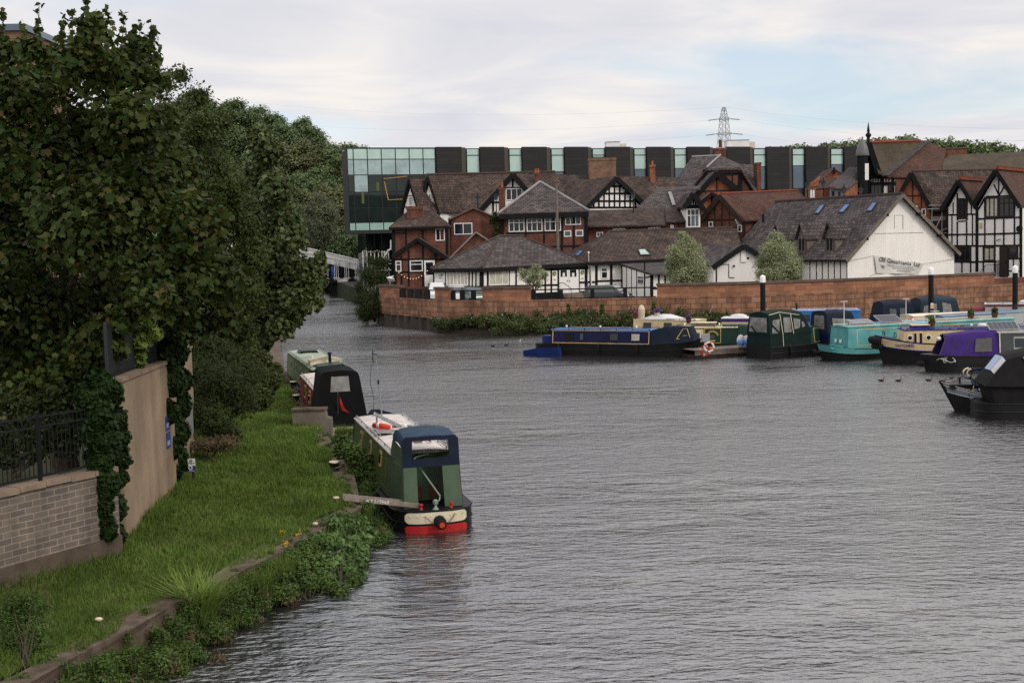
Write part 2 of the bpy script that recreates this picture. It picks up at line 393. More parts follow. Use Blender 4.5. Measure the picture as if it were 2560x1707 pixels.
def rawmesh(name, V, loopidx, starts, totals, mat, parent=None, loc=(0, 0, 0)):
    """numpy mesh: vertices, loop vertex indices, polygon starts and sizes"""
    base = ROOT[parent.name] if parent is not None else Vector(loc)
    me = bpy.data.meshes.new(name)
    me.vertices.add(len(V)); me.vertices.foreach_set('co', (V - np.array(base)).astype(np.float32).ravel())
    me.loops.add(len(loopidx)); me.loops.foreach_set('vertex_index', loopidx.astype(np.int32))
    me.polygons.add(len(starts)); me.polygons.foreach_set('loop_start', starts.astype(np.int32)); me.polygons.foreach_set('loop_total', totals.astype(np.int32))
    me.update(calc_edges=True)
    for m_ in (mat if isinstance(mat, (list, tuple)) else [mat]): me.materials.append(M[m_] if isinstance(m_, str) else m_)
    o = bpy.data.objects.new(name, me); COL.objects.link(o)
    if parent is not None: o.parent = parent
    else: o.location = base
    ROOT[o.name] = base
    return o
def tag(o, label=None, cat=None, group=None, kind=None):
    if label: o['label'] = label
    if cat: o['category'] = cat
    if group: o['group'] = group
    if kind: o['kind'] = kind
    return o
def thing(name, label, cat, loc, group=None):
    o = bpy.data.objects.new(name, None); COL.objects.link(o); o.empty_display_size = 0.3
    o.location = loc; ROOT[o.name] = Vector(loc)
    return tag(o, label, cat, group)
def dup(root, loc, rz=0.0, label=None, group=None, scale=None):
    r = root.copy(); COL.objects.link(r); r.location = loc; r.rotation_euler = (0, 0, rz)
    if scale: r.scale = scale if isinstance(scale, tuple) else (scale,) * 3
    if label: r['label'] = label
    if group: r['group'] = group
    for ch in list(root.children):
        c = ch.copy(); COL.objects.link(c); c.parent = r
        for g in ch.children:
            d = g.copy(); COL.objects.link(d); d.parent = c
    ROOT[r.name] = Vector(loc)
    return r
def text_part(name, s, mat, parent, Mw, size, ext=0.004, align='CENTER', shear=0.0, bold=0.0):
    cu = bpy.data.curves.new('t', 'FONT'); cu.body = s; cu.size = size; cu.extrude = ext; cu.align_x = align; cu.align_y = 'CENTER'; cu.shear = shear; cu.offset = bold
    o = bpy.data.objects.new('t', cu); COL.objects.link(o)
    dg = bpy.context.evaluated_depsgraph_get(); me = bpy.data.meshes.new_from_object(o.evaluated_get(dg))
    bpy.data.objects.remove(o); bpy.data.curves.remove(cu)
    base = ROOT[parent.name]
    me.transform(Matrix.Translation(-base) @ Mw); me.materials.clear(); me.materials.append(M[mat]); me.name = name
    ob = bpy.data.objects.new(name, me); COL.objects.link(ob); ob.parent = parent; ROOT[ob.name] = base
    return ob
def frame(o, x, n):
    """matrix with local X along x, local Z along n (outward), local Y up the surface"""
    x = Vector(x).normalized(); n = Vector(n).normalized(); y = n.cross(x)
    m = Matrix.Identity(4)
    for i in range(3): m[i][0], m[i][1], m[i][2], m[i][3] = x[i], y[i], n[i], o[i]
    return m
# ------------------------------------------------------------------ facades
class Fac:
    """vertical plane between two plan points; converts photo pixels to (along, height)"""
    def __init__(s, uA, YA, uB, YB, v=600):
        a, b = at(uA, v, YA), at(uB, v, YB)
        s.A = Vector((a.x, a.y, 0)); d = Vector((b.x - a.x, b.y - a.y, 0)); s.len = d.length; s.d = d.normalized()
        s.n = Vector((s.d.y, -s.d.x, 0))
    def w(s, u, v, off=0.0): return onplane(u, v, s.A + s.n * off, s.n)
    def al(s, u, v, off=0.0):
        p = s.w(u, v, off); return (p - s.A).dot(s.d), p.z
    def p(s, a, z, off=0.0): return s.A + s.d * a + s.n * off + Vector((0, 0, z))
    def rect(s, u0, v0, u1, v1):
        um, vm = (u0 + u1) / 2, (v0 + v1) / 2
        return s.al(u0, vm)[0], s.al(u1, vm)[0], s.al(um, v1)[1], s.al(um, v0)[1]
    def wall(s, mb, px, depth, zb=None):
        pts = [s.w(u, v) for u, v in px]
        if zb is not None:
            pts = [Vector((pts[0].x, pts[0].y, zb))] + pts + [Vector((pts[-1].x, pts[-1].y, zb))]
        return mb.prism(pts, s.n * -depth)
    def beam(s, mb, u0, v0, u1, v1, w=0.16, off=0.035):
        p, q = s.al(u0, v0), s.al(u1, v1)
        a = s.p(*p, off / 2 + 0.002); b = s.p(*q, off / 2 + 0.002)
        return mb.bar(a, b, w, off, up=s.n)
    def beams(s, mb, lst, w=0.16, off=0.035):
        for i, e in enumerate(lst): s.beam(mb, *e[:4], w=(e[4] if len(e) > 4 else w), off=off + 0.003 * (i % 7))
        return mb
GROUND = 2.05
def window(fc, par, u0, v0, u1, v1, cols=1, rows=(), fm='window_white', gm='glass_dark', fw=0.09, out=0.06, name='window', panes=None):
    a0, a1, z0, z1 = fc.rect(u0, v0, u1, v1); mb = MB(); g = MB()
    o, d, n = fc.A, fc.d, fc.n
    mb.obox(o, d, n, a0, a0 + fw, 0.0, out, z0, z1); mb.obox(o, d, n, a1 - fw, a1, 0.0, out, z0, z1)
    mb.obox(o, d, n, a0 + fw, a1 - fw, 0.0, out, z0, z0 + fw); mb.obox(o, d, n, a0 + fw, a1 - fw, 0.0, out, z1 - fw, z1)
    for i in range(1, cols):
        c = a0 + (a1 - a0) * i / cols; mb.obox(o, d, n, c - fw * 0.4, c + fw * 0.4, 0.0, out - 0.006, z0 + fw, z1 - fw)
    for r in rows:
        c = z1 - (z1 - z0) * r; mb.obox(o, d, n, a0 + fw, a1 - fw, 0.0, out - 0.012, c - fw * 0.4, c + fw * 0.4)
    g.obox(o, d, n, a0 + fw * 0.5, a1 - fw * 0.5, 0.0, out * 0.4, z0 + fw * 0.5, z1 - fw * 0.5)
    w = mb.build(name, fm, par); g.build('pane', gm, w); return w
def slabs(mb, polys, t=0.14):
    for pl in polys:
        pts = [at(*q) if not isinstance(q, Vector) else q for q in pl]
        nn = Vector((0, 0, 0))
        for i in range(len(pts)): nn += pts[i].cross(pts[(i + 1) % len(pts)])
        if nn.z < 0: pts.reverse()
        n = len(pts); low = [p - Vector((0, 0, t)) for p in pts]
        mb.add(pts + low, [tuple(range(n)), tuple(range(2 * n - 1, n - 1, -1))] + [(i, i + n, (i + 1) % n + n, (i + 1) % n) for i in range(n)])
    return mb
def gable_roof(fc, par, L_, A_, R_, depth, mat, oh=0.35, t=0.14, barge='timber_black', bw=0.28, name='roof', ext=0.0):
    """two slabs behind a gable whose corners are photo pixels (eave, apex, eave) on the facade; bargeboards on the front edge"""
    l, a, r = fc.w(*L_), fc.w(*A_), fc.w(*R_); f = fc.n * oh; b = fc.n * -depth
    if ext: l = l + (l - a) * ext; r = r + (r - a) * ext
    mb = MB(); slabs(mb, [[l + f, a + f, a + b, l + b], [a + f, r + f, r + b, a + b]], t)
    ro = mb.build(name, mat, par)
    if barge:
        bb = MB(); o = fc.n * (oh + 0.03); dz = Vector((0, 0, -bw * 0.45))
        bb.bar(l + o + dz, a + o + dz, 0.07, bw, up=(0, 0, 1)); bb.bar(r + o * 1.06 + dz, a + o * 1.06 + dz, 0.07, bw, up=(0, 0, 1))
        bb.build('bargeboard', barge, par)
    return ro
def chimney(par, u0, u1, vt, vb, Y, mat='brick_red', pots=1, depth=0.8, name='chimney'):
    a, b = at(u0, (vt + vb) / 2, Y), at(u1, (vt + vb) / 2, Y); zt = at((u0 + u1) / 2, vt, Y).z; zb = at((u0 + u1) / 2, vb, Y).z - 0.6
    mb = MB(); w = b.x - a.x
    mb.box(a.x, b.x, Y, Y + depth, zb, zt - 0.28); mb.box(a.x - 0.06, b.x + 0.06, Y - 0.06, Y + depth + 0.06, zt - 0.28, zt)
    c = mb.build(name, mat, par); p = MB()
    for i in range(pots):
        x = a.x + w * (i + 0.5) / pots; p.lathe([(0.13, 0), (0.12, 0.35), (0.15, 0.37), (0.15, 0.45)], (x, Y + depth / 2, zt), 8)
    if pots: p.build('chimney_pot', 'terracotta', c)
    return c
def skylight(par, poly, px, fm='steel_dark', gm='skylight_blue'):
    P = [at(*q) if not isinstance(q, Vector) else q for q in poly]; n = (P[1] - P[0]).cross(P[2] - P[0]).normalized()
    if n.z < 0: n = -n
    q = [onplane(u, v, P[0], n) for u, v in px]; c = sum(q, Vector()) / 4
    mb = MB(); mb.prism([p + n * 0.01 for p in q], n * 0.09); s = mb.build('skylight', fm, par)
    g = MB(); g.prism([c + (p - c) * 0.8 + n * 0.09 for p in q], n * 0.02); g.build('pane', gm, s)
    return s
# ================================================================== the setting
def watermat():
    m, t, b = newmat('river_water')
    tcn = N(t, 'ShaderNodeTexCoord'); vec = tcn.outputs['Object']
    def layer(sx, sy, sc_, det, rot=0.0, dist=0.0):
        mp = N(t, 'ShaderNodeMapping'); mp.inputs['Scale'].default_value = (sx, sy, 1); mp.inputs['Rotation'].default_value = (0, 0, rot)
        L(t, vec, mp.inputs[0]); return noise(t, mp.outputs[0], sc_, det, 0.55, dist)
    a = layer(1.0, 2.5, 2.0, 2, R(-8), 0.4)        # wind ripples
    c = layer(0.6, 1.25, 0.75, 2, R(12), 0.3)        # slower swell
    d = layer(0.22, 0.5, 0.16, 3, R(-15), 0.5)           # calm and ruffled patches
    e = layer(1.0, 2.0, 6.5, 2, R(15))
    patch = ramp(t, d, [(0.38, 0.32), (0.58, 1.3)])
    h = math_(t, 'MULTIPLY_ADD', c, 1.1, math_(t, 'MULTIPLY', math_(t, 'MULTIPLY_ADD', e, 0.28, a), patch))
    bn = N(t, 'ShaderNodeBump'); bn.inputs['Strength'].default_value = 1.0; bn.inputs['Distance'].default_value = WAVE
    L(t, h, bn.inputs['Height']); L(t, bn.outputs[0], b.inputs['Normal'])
    b.inputs['Base Color'].default_value = (0.020, 0.019, 0.019, 1); b.inputs['Roughness'].default_value = 0.18
    L(t, ramp(t, d, [(0.38, 0.15), (0.58, 0.21)]), b.inputs['Roughness']); b.inputs['IOR'].default_value = 3.7; b.inputs['Specular IOR Level'].default_value = 0.5
    MATS['river_water'] = m; return m
WAVE = 0.10
watermat()
mb = MB(); mb.poly([(-160, 4, 0), (260, 4, 0), (260, 330, 0), (-160, 330, 0)])
tag(mb.build('river_water', 'river_water'), kind='structure')
pmat('grass_ground', (0.046, 0.046, 0.020), 0.95, var=0.35, vs=0.9, bump=0.4)
pmat('hill_ground', (0.022, 0.032, 0.014), 0.95, var=0.35, vs=0.1)
# quay line (water side), from the photograph
QP = [(60, 1790), (72, 1705), (221, 1624), (353, 1556), (429, 1514), (565, 1445), (697, 1382), (800, 1325), (903, 1267), (888, 1188), (843, 1129), (826, 1095), (790, 1048), (758, 1005), (743, 971), (715, 933)]
QZ = 0.8
Q = [atz(u, v, QZ) for u, v in QP]
Q = [Vector((-9.6, 14, QZ)), Vector((-8.3, 17, QZ))] + Q[1:] + [Vector((-14.5, 80, QZ)), Vector((-19, 105, QZ)), Vector((-27, 140, QZ)), Vector((-41, 195, QZ)), Vector((-70, 330, QZ))]
qn = []
for i, p in enumerate(Q):
    d = (Q[min(i + 1, len(Q) - 1)] - Q[max(i - 1, 0)]); d.z = 0; d.normalize(); qn.append(Vector((-d.y, d.x, 0)))
def bankz(dist): return 0.5 if dist < .5 else 0.70 if dist < 1 else 0.78 + 0.02 * min(dist, 3) + 0.035 * max(0, min(dist, 9) - 3) + 0.12 * max(0, min(dist, 20) - 9)
offs = [0.3, 0.8, 1.3, 2.2, 3.5, 5, 7, 9, 14, 20, 60, 400]
mb = MB(); rings = []
for p, n in zip(Q, qn):
    rings.append([p + (n if o < 6 else (n * 0.3 + Vector((-1, 0, 0))).normalized()) * o + Vector((0, 0, bankz(o) - QZ)) for o in offs])
mb.loft(rings, closed=False, caps=False)
bank = tag(mb.build('grass_bank', 'grass_ground', smooth=True), kind='structure')
mb = MB(); rings = []
for i, (p, n) in enumerate(zip(Q, qn)):
    j = 0.12 * math.sin(i * 2.7); w_ = 0.52 + 0.2 * math.sin(i * 1.9)
    rings.append([p + Vector((0, 0, -1.6)) + n * 0.02, p + Vector((0, 0, -0.14)) + n * 0.03, p + n * (0.0 + j * 0.2) + Vector((0, 0, 0.0)), p + n * w_ + Vector((0, 0, 0.02)), p + n * (w_ + 0.3) + Vector((0, 0, -0.15))])
mb.loft(rings, closed=False, caps=False)
quay = tag(mb.build('quay_edge', 'quay_stone'), kind='structure')
# town ground behind the sandstone wall and out to the horizon
WP = [(944, 118.5), (1010, 113), (1100, 106.5), (1250, 103.6), (1400, 102.5), (1645, 101.8), (1900, 100.6), (2200, 103), (2487, 108), (2640, 111)]
WL = [at(u, 745, Y) for u, Y in WP]; WL = [Vector((p.x, p.y, 0)) for p in WL]
pts = [Vector((p.x, p.y + 0.3, GROUND)) for p in WL] + [Vector((900, 130, GROUND)), Vector((3000, 3500, GROUND)), Vector((-3000, 3500, GROUND)), Vector((-90, 330, GROUND)), Vector((-30, 210, GROUND)), Vector((-17, 150, GROUND))]
mb = MB(); mb.poly(pts); g = mb.build('ground', 'asphalt'); tag(g, kind='structure')
mb = MB()                                        # vertical river bank below the town edge, left of the wall
for a, b in ((WL[0], Vector((-17, 150, 0))), (Vector((-17, 150, 0)), Vector((-30, 210, 0))), (Vector((-30, 210, 0)), Vector((-90, 330, 0)))):
    mb.poly([(a.x, a.y, -0.5), (a.x, a.y, GROUND - 0.004), (b.x, b.y, GROUND - 0.004), (b.x, b.y, -0.5)])
tag(mb.build('river_bank', 'hill_ground'), kind='structure')
# hills
def hillz(x, y):
    return 2.0 + min(max(0, y - 196), 75) * 0.27 + min(max(0, -32 - x), 40) * 0.22 * min(1, max(0, (y - 196) / 40))
def grid(name, x0, x1, y0, y1, nx, ny, fz, mat, edge=None):
    mb = MB(); P = []; F = []
    for j in range(ny + 1):
        for i in range(nx + 1):
            x = x0 + (x1 - x0) * i / nx; y = y0 + (y1 - y0) * j / ny; P.append((x, y, fz(x, y)))
    for j in range(ny):
        for i in range(nx):
            a = j * (nx + 1) + i; F.append((a, a + 1, a + nx + 2, a + nx + 1))
    mb.add(P, F); return tag(mb.build(name, mat, smooth=True), kind='structure')
grid('wooded_hill', -190, -29, 197, 330, 24, 18, hillz, 'hill_ground')
def hill2(x, y): return 2.0 + 30 * math.exp(-((y - 430) / 45) ** 2) * (1 - 0.0011 * abs(x - 110)) + 1.5 * math.sin(x * 0.06) * math.exp(-((y - 430) / 45) ** 2)
grid('distant_hill', -40, 330, 330, 520, 40, 18, hill2, 'hill_ground')
# ------------------------------------------------------------------ foliage
SH = {
    'maple': np.array([(0, -.85), (.6, -.6), (.55, -.2), (.95, .15), (.55, .35), (.0, 1.0), (-.50, .40), (-.95, .15), (-.55, -.2), (-.6, -.6)]),
    'oval': np.array([(0, -1), (.42, -.45), (.5, .1), (.28, .65), (0, 1), (-.28, .65), (-.5, .1), (-.42, -.45)]),
    'rhomb': np.array([(0, -1), (.5, 0), (0, 1), (-.5, 0)]),
    'slim': np.array([(0, -1), (.2, -.2), (0, 1), (-.2, -.2)]),
    'blob': np.array([(0, -1), (.7, -.55), (.9, .3), (.25, .9), (-.5, .75), (-.95, .05), (-.6, -.7)]),
}
def unit(a): return a / (np.linalg.norm(a, axis=1, keepdims=True) + 1e-9)
def leafcloud(clumps, n, size, shape, up=0.5, out=0.7, rnd=0.8, sub=9, subr=0.42, fill=0.55, droop=0.0, seed=0, szvar=0.35):
    """leaf polygons spread through lumpy clumps; clumps = (x, y, z, rx, ry, rz)"""
    g = np.random.default_rng(seed + 11)
    c = np.array([q[:3] for q in clumps], float); rr = np.array([q[3:6] for q in clumps], float)
    wgt = (rr[:, 0] * rr[:, 2]); wgt = wgt / wgt.sum()
    ci = g.choice(len(c), n, p=wgt)
    sdir = unit(g.normal(size=(len(c), sub, 3))); srad = 0.62 + 0.3 * g.random((len(c), sub, 1)); sc_ = sdir * srad
    si = g.integers(0, sub, n)
    d = unit(g.normal(size=(n, 3))); rad = (0.35 + 0.65 * g.random((n, 1)) ** 0.5) * subr * (0.7 + 0.6 * g.random((n, 1)))
    rel = sc_[ci, si] + d * rad
    infill = g.random(n) > fill
    rel[infill] = unit(g.normal(size=(infill.sum(), 3))) * (0.25 + 0.7 * g.random((infill.sum(), 1)) ** 0.6)
    P = c[ci] + rel * rr[ci]
    nrm = unit(unit(rel) * out + np.array([0, 0, up]) + g.normal(size=(n, 3)) * rnd * 0.6)
    t = unit(np.cross(nrm, g.normal(size=(n, 3)))); b = np.cross(nrm, t)
    if droop: b = unit(b + np.array([0, 0, -droop])); t = unit(np.cross(b, nrm))
    s = size * (1 - szvar + 2 * szvar * g.random((n, 1)))
    sh = SH[shape]; k = len(sh)
    V = P[:, None, :] + (t[:, None, :] * sh[None, :, 0:1] + b[:, None, :] * sh[None, :, 1:2]) * s[:, None, :]
    V = V + nrm[:, None, :] * (-(sh[None, :, 0:1] ** 2) * 0.25 * s[:, None, :])
    return V.reshape(-1, 3), k
def leafmesh(name, V, k, mat, parent=None, loc=(0, 0, 0)):
    n = len(V) // k
    return rawmesh(name, V, np.arange(n * k), np.arange(n) * k, np.full(n, k), mat, parent, loc)
leafmat('leaf_maple', [(0.0182, 0.0373, 0.0074), (0.0303, 0.0539, 0.0099), (0.0423, 0.0662, 0.0131), (0.0283, 0.0477, 0.0099), (0.0242, 0.0435, 0.0090), (0.0665, 0.0880, 0.0196), (0.0363, 0.0518, 0.0114), (0.0464, 0.0621, 0.0140), (0.0723, 0.0559, 0.0149), (0.0303, 0.0498, 0.0099), (0.0361, 0.0279, 0.0099)], 0.28, 0.35, 0.45)
leafmat('leaf_birch', [(0.0292, 0.0458, 0.0107), (0.0418, 0.0603, 0.0162), (0.0626, 0.0779, 0.0232), (0.0355, 0.0499, 0.0126), (0.0889, 0.0986, 0.0359)], 0.28, 0.3, 0.5)
leafmat('leaf_sycamore', [(0.0352, 0.0584, 0.0164), (0.0569, 0.0823, 0.0258), (0.0840, 0.1129, 0.0397), (0.1355, 0.1524, 0.0701), (0.0406, 0.0609, 0.0164), (0.0573, 0.0531, 0.0210)], 0.25, 0.35, 0.35)
leafmat('leaf_bush', [(0.0198, 0.0332, 0.0107), (0.0307, 0.0469, 0.0137), (0.0416, 0.0567, 0.0176), (0.0416, 0.0411, 0.0156)], 0.2, 0.35, 0.8)
leafmat('leaf_ivy', [(0.0099, 0.0223, 0.0062), (0.0161, 0.0322, 0.0087), (0.0248, 0.0465, 0.0124), (0.0124, 0.0260, 0.0068)], 0.2, 0.3, 0.9)
leafmat('leaf_fresh', [(0.10, 0.15, 0.025), (0.14, 0.19, 0.035), (0.075, 0.12, 0.022), (0.16, 0.19, 0.05)], 0.35, 0.2, 1.0)
leafmat('leaf_hill', [(0.0626, 0.0970, 0.0448), (0.0937, 0.1357, 0.0583), (0.1250, 0.1746, 0.0722), (0.1624, 0.2005, 0.0961)], 0.15, 0.3, 0.25)
leafmat('leaf_hill_warm', [(0.0904, 0.1102, 0.0469), (0.1278, 0.1432, 0.0616), (0.1544, 0.1652, 0.0732), (0.1117, 0.1212, 0.0526)], 0.15, 0.3, 0.25)
leafmat('leaf_willow', [(0.1040, 0.1247, 0.0680), (0.1417, 0.1625, 0.0945), (0.1796, 0.1985, 0.1247), (0.0850, 0.1040, 0.0529)], 0.2, 0.3, 0.3)
leafmat('leaf_whitebeam', [(0.1745, 0.2150, 0.0880), (0.2463, 0.2835, 0.1368), (0.3901, 0.4105, 0.2541), (0.1129, 0.1662, 0.0508), (0.5748, 0.5669, 0.4105)], 0.25, 0.3, 0.8)
leafmat('leaf_weed', [(0.0436, 0.0863, 0.0201), (0.0698, 0.1222, 0.0287), (0.1019, 0.1581, 0.0431), (0.0523, 0.0949, 0.0230), (0.1091, 0.1150, 0.0431)], 0.3, 0.35, 1.2)
leafmat('leaf_rank', [(0.060, 0.092, 0.030), (0.085, 0.115, 0.042), (0.045, 0.070, 0.022), (0.11, 0.10, 0.048), (0.055, 0.085, 0.028)], 0.3, 0.4, 0.5)
leafmat('leaf_broad', [(0.075, 0.14, 0.040), (0.11, 0.19, 0.060), (0.15, 0.23, 0.085), (0.060, 0.11, 0.030)], 0.3, 0.25, 1.5)
leafmat('grass_blade', [(0.0751, 0.1325, 0.0231), (0.0983, 0.1614, 0.0277), (0.1214, 0.1902, 0.0370), (0.0809, 0.1383, 0.0254), (0.1619, 0.1844, 0.0577)], 0.3, 0.42, 0.45, 0.6, (0.125, 0.13, 0.045))
leafmat('reed_blade', [(0.1275, 0.2100, 0.0390), (0.1800, 0.2550, 0.0510), (0.2250, 0.2850, 0.0750), (0.1050, 0.1800, 0.0360)], 0.35, 0.25, 1.5)
leafmat('dry_stem', [(0.13, 0.09, 0.05), (0.10, 0.075, 0.045), (0.16, 0.125, 0.075)], 0.2, 0.2, 1)
leafmat('flower_pink', [(0.38, 0.08, 0.20), (0.30, 0.06, 0.22)], 0.3, 0.1, 1)
leafmat('flower_yellow', [(0.55, 0.38, 0.03), (0.6, 0.30, 0.02)], 0.3, 0.1, 1)
leafmat('flower_white', [(0.55, 0.54, 0.48), (0.45, 0.44, 0.36)], 0.3, 0.1, 1)
leafmat('flower_purple', [(0.14, 0.06, 0.22), (0.20, 0.10, 0.28)], 0.3, 0.1, 1)
def clump(u, v, rpx, Y, ky=1.0, kz=1.0):
    p = at(u, v, Y); r = rpx * Y / CF; return (p.x, p.y, p.z, r, r * ky, r * kz)
def limbs(mb, base, tops, r0, wob=0.25, seg=6, n=7):
    base = Vector(base)
    for t_ in tops:
        t_ = Vector(t_); pts = []
        for i in range(seg + 1):
            f = i / seg; p = base.lerp(t_, f); p.z = base.z + (t_.z - base.z) * (f ** 0.85)
            p += Vector((random.uniform(-wob, wob), random.uniform(-wob, wob), 0)) * math.sin(math.pi * f); pts.append(p)
        mb.tube(pts, r0, n, r0 * 0.22)
    return mb
def tree(name, label, clumps, base, nl, size, shape, mat, trunk_r=0.22, bark='bark', group=None, **k):
    base = Vector(base); t = thing(name, label, 'tree', base, group); mb = MB()
    cs = sorted(clumps, key=lambda q: -q[3]); top = Vector(cs[0][:3])
    fork = base.lerp(top, 0.45)
    mb.tube([base - Vector((0, 0, 0.3)), base.lerp(fork, 0.5) + Vector((0.1, 0, 0)), fork], trunk_r * 1.25, 9, trunk_r * 0.8)
    limbs(mb, fork, [q[:3] for q in cs[:10]], trunk_r * 0.6)
    mb.build('trunk', bark, t, smooth=True)
    V, kk = leafcloud(clumps, nl, size, shape, **k)
    leafmesh('crown', V, kk, mat, t); return t
# the big maple
mp = [(40, 240, 110), (130, 190, 95), (225, 150, 105), (300, 190, 100), (345, 130, 60), (235, 70, 52), (90, 400, 150), (230, 350, 150), (335, 310, 125), (375, 200, 55), (50, 600, 170), (220, 560, 170), (350, 500, 140), (430, 430, 95), (480, 560, 110), (110, 790, 160), (280, 770, 140), (420, 700, 130), (530, 690, 100), (60, 930, 130), (215, 900, 100), (470, 800, 80), (-40, 430, 150), (-60, 720, 170), (560, 800, 55), (60, 985, 85), (150, 960, 90), (225, 930, 80), (285, 860, 70), (100, 1040, 60), (255, 850, 60), (330, 800, 60)]; mp = [(15, 130, 52), (85, 120, 42)] + mp
cl = [clump(u, v, r, 33.0 + (2.5 if i % 3 == 0 else -1.2 if i % 3 == 1 else 0.6), 1.15, 0.9) for i, (u, v, r) in enumerate(mp)]
cl = cl[:-7] + [clump(u, v, r, 31.0 + .2 * (i % 3), .9, .9) for i, (u, v, r) in enumerate(mp[-7:])] + [clump(u, v, r, 28.9, .7, .8) for u, v, r in ((285, 870, 46), (300, 800, 56), (350, 760, 56), (270, 820, 60), (400, 735, 44))]
mt = tree('maple_tree', 'big dark maple with bronze tinged leaves overhanging the beige wall', cl, (-12.6, 35.5, 1.6), 110000, 0.098, 'maple', 'leaf_maple', 0.3, up=0.6, out=0.6, rnd=0.9, droop=0.5, seed=1, sub=18, subr=0.27, fill=0.78)
# leading shoots on the maple's crown against the sky
sv = []
for (u, vt, vb) in ((8, 32, 90), (98, 12, 70), (160, 40, 90), (182, 30, 90), (215, -10, 60), (270, 22, 70), (310, 32, 90), (338, 62, 110), (350, 60, 120), (378, 60, 120), (388, 62, 130), (380, 150, 190), (60, 60, 120), (250, 40, 80)):
    a, b = at(u - 8, vb + 30, 33), at(u, vt, 33); mb = MB(); mb.tube([a, a.lerp(b, .5) + Vector((.03, 0, 0)), b], 0.014, 5, 0.006); mb.build('shoot', 'bark', mt)
    for f in np.linspace(0.25, 1, 9):
        p = a.lerp(b, float(f)); sv.append((p.x, p.y, p.z, 0.12, 0.12, 0.10))
V, k = leafcloud(sv, 330, 0.085, 'maple', up=0.3, out=0.5, rnd=1.0, seed=5, fill=0.2); leafmesh('shoot_leaves', V, k, 'leaf_maple', mt)
# birch behind it
bp = [(405, 205, 45), (450, 190, 35), (420, 290, 80), (490, 330, 80), (545, 300, 55), (520, 420, 95), (575, 480, 70), (600, 560, 85), (540, 580, 100), (470, 480, 90), (620, 640, 75), (560, 720, 85), (640, 750, 55), (600, 830, 60), (500, 240, 40)]
tree('birch_tree', 'fine leaved birch rising just behind the big maple', [clump(u, v, r, 46 + (i % 3) * 1.2, 1.0, 1.0) for i, (u, v, r) in enumerate(bp)], (-13.5, 47, 1.4), 42000, 0.075, 'rhomb', 'leaf_birch', 0.16, 'bark_pale', up=0.4, rnd=1.0, droop=0.4, seed=2, sub=18, subr=0.28, fill=0.78)
sp = [(650, 350, 40), (672, 385, 42), (650, 440, 60), (690, 470, 55), (640, 540, 75), (705, 560, 65), (735, 600, 45), (650, 640, 85), (720, 680, 70), (770, 690, 40), (790, 665, 28), (680, 740, 75), (745, 750, 55), (785, 730, 30), (640, 790, 70), (705, 815, 45), (620, 850, 50), (660, 855, 30), (590, 700, 80), (730, 790, 40), (808, 702, 18), (798, 668, 24), (788, 760, 26), (770, 725, 34), (800, 640, 16)]
tree('sycamore_tree', 'sycamore with pale leaf clusters leaning out over the river', [clump(u, v, r, 60 + (i % 3 - 1) * 1.6, 1.0, 0.95) for i, (u, v, r) in enumerate(sp)], (-13.6, 62, 1.2), 52000, 0.125, 'maple', 'leaf_sycamore', 0.28, up=0.5, rnd=0.9, droop=0.35, seed=3, sub=16, subr=0.30, fill=0.76)
# sapling on the wall, hedge bushes, ivy
tree('maple_sapling', 'yellow green maple sapling growing from the top of the beige wall', [clump(u, v, r, 31.0, 0.8, 1.0) for u, v, r in ((365, 800, 30), (350, 850, 34), (385, 830, 24), (345, 895, 26), (378, 772, 22), (340, 925, 14))], at(348, 935, 31.2), 1100, 0.10, 'maple', 'leaf_fresh', 0.03, up=0.5, rnd=0.9, seed=4)
def bush(name, label, clumps, nl, size, shape, mat, base=None, cat='bush', group=None, stem=0.03, stemmat='bark', nst=10, **k):
    zs = min(c[2] - c[5] for c in clumps)
    if base is None: base = (clumps[0][0], clumps[0][1], zs)
    t = thing(name, label, cat, base, group); mb = MB(); bb = Vector(base)
    for q in clumps[:nst]:
        p = Vector(q[:3]); mb.tube([bb + Vector((random.uniform(-.1, .1), random.uniform(-.1, .1), -.1)), bb.lerp(p, .5) + Vector((0, 0, .05)), p], stem, 5, stem * 0.4)
    mb.build('stems', stemmat, t)
    V, kk = leafcloud(clumps, nl, size, shape, **k); leafmesh('foliage', V, kk, mat, t); return t
bush('willow_bush', 'dark fine leaved bush against the end of the beige wall', [clump(u, v, r, Y, 1, .9) for u, v, r, Y in ((500, 930, 65, 42), (560, 960, 75, 41), (600, 1000, 60, 41), (520, 1040, 65, 40), (570, 1080, 45, 40), (500, 870, 50, 43), (540, 890, 60, 43), (490, 1000, 60, 41), (620, 930, 50, 43))], 30000, 0.075, 'slim', 'leaf_bush', droop=0.4, seed=6, sub=14, base=(-9.7, 41, 0.95))
bush('hawthorn_bush', 'mid green bush nearest the river below the sycamore', [clump(u, v, r, Y, 1, .9) for u, v, r, Y in ((640, 905, 45, 52), (665, 950, 42, 51), (650, 990, 40, 50), (610, 880, 50, 54), (685, 925, 24, 52))], 11000, 0.085, 'rhomb', 'leaf_birch', seed=7, base=(-10.6, 51, 0.95))
bush('buddleia_bush', 'tall bush with cream flower spikes beneath the sycamore', [clump(u, v, r, Y, 1, .9) for u, v, r, Y in ((560, 850, 60, 57), (600, 850, 40, 58), (625, 870, 26, 57), (640, 880, 20, 57))], 8000, 0.09, 'slim', 'leaf_birch', seed=8, base=(-12.8, 57, 0.95))
bush('bramble_bush', 'low brown and green bramble heap at the foot of the hedge', [clump(u, v, r, Y, 1, .5) for u, v, r, Y in ((520, 1110, 45, 38.5), (565, 1105, 45, 38.5), (490, 1115, 30, 38.5))], 2600, 0.06, 'slim', 'dry_stem', seed=9, base=(-9.3, 38.5, 0.95))
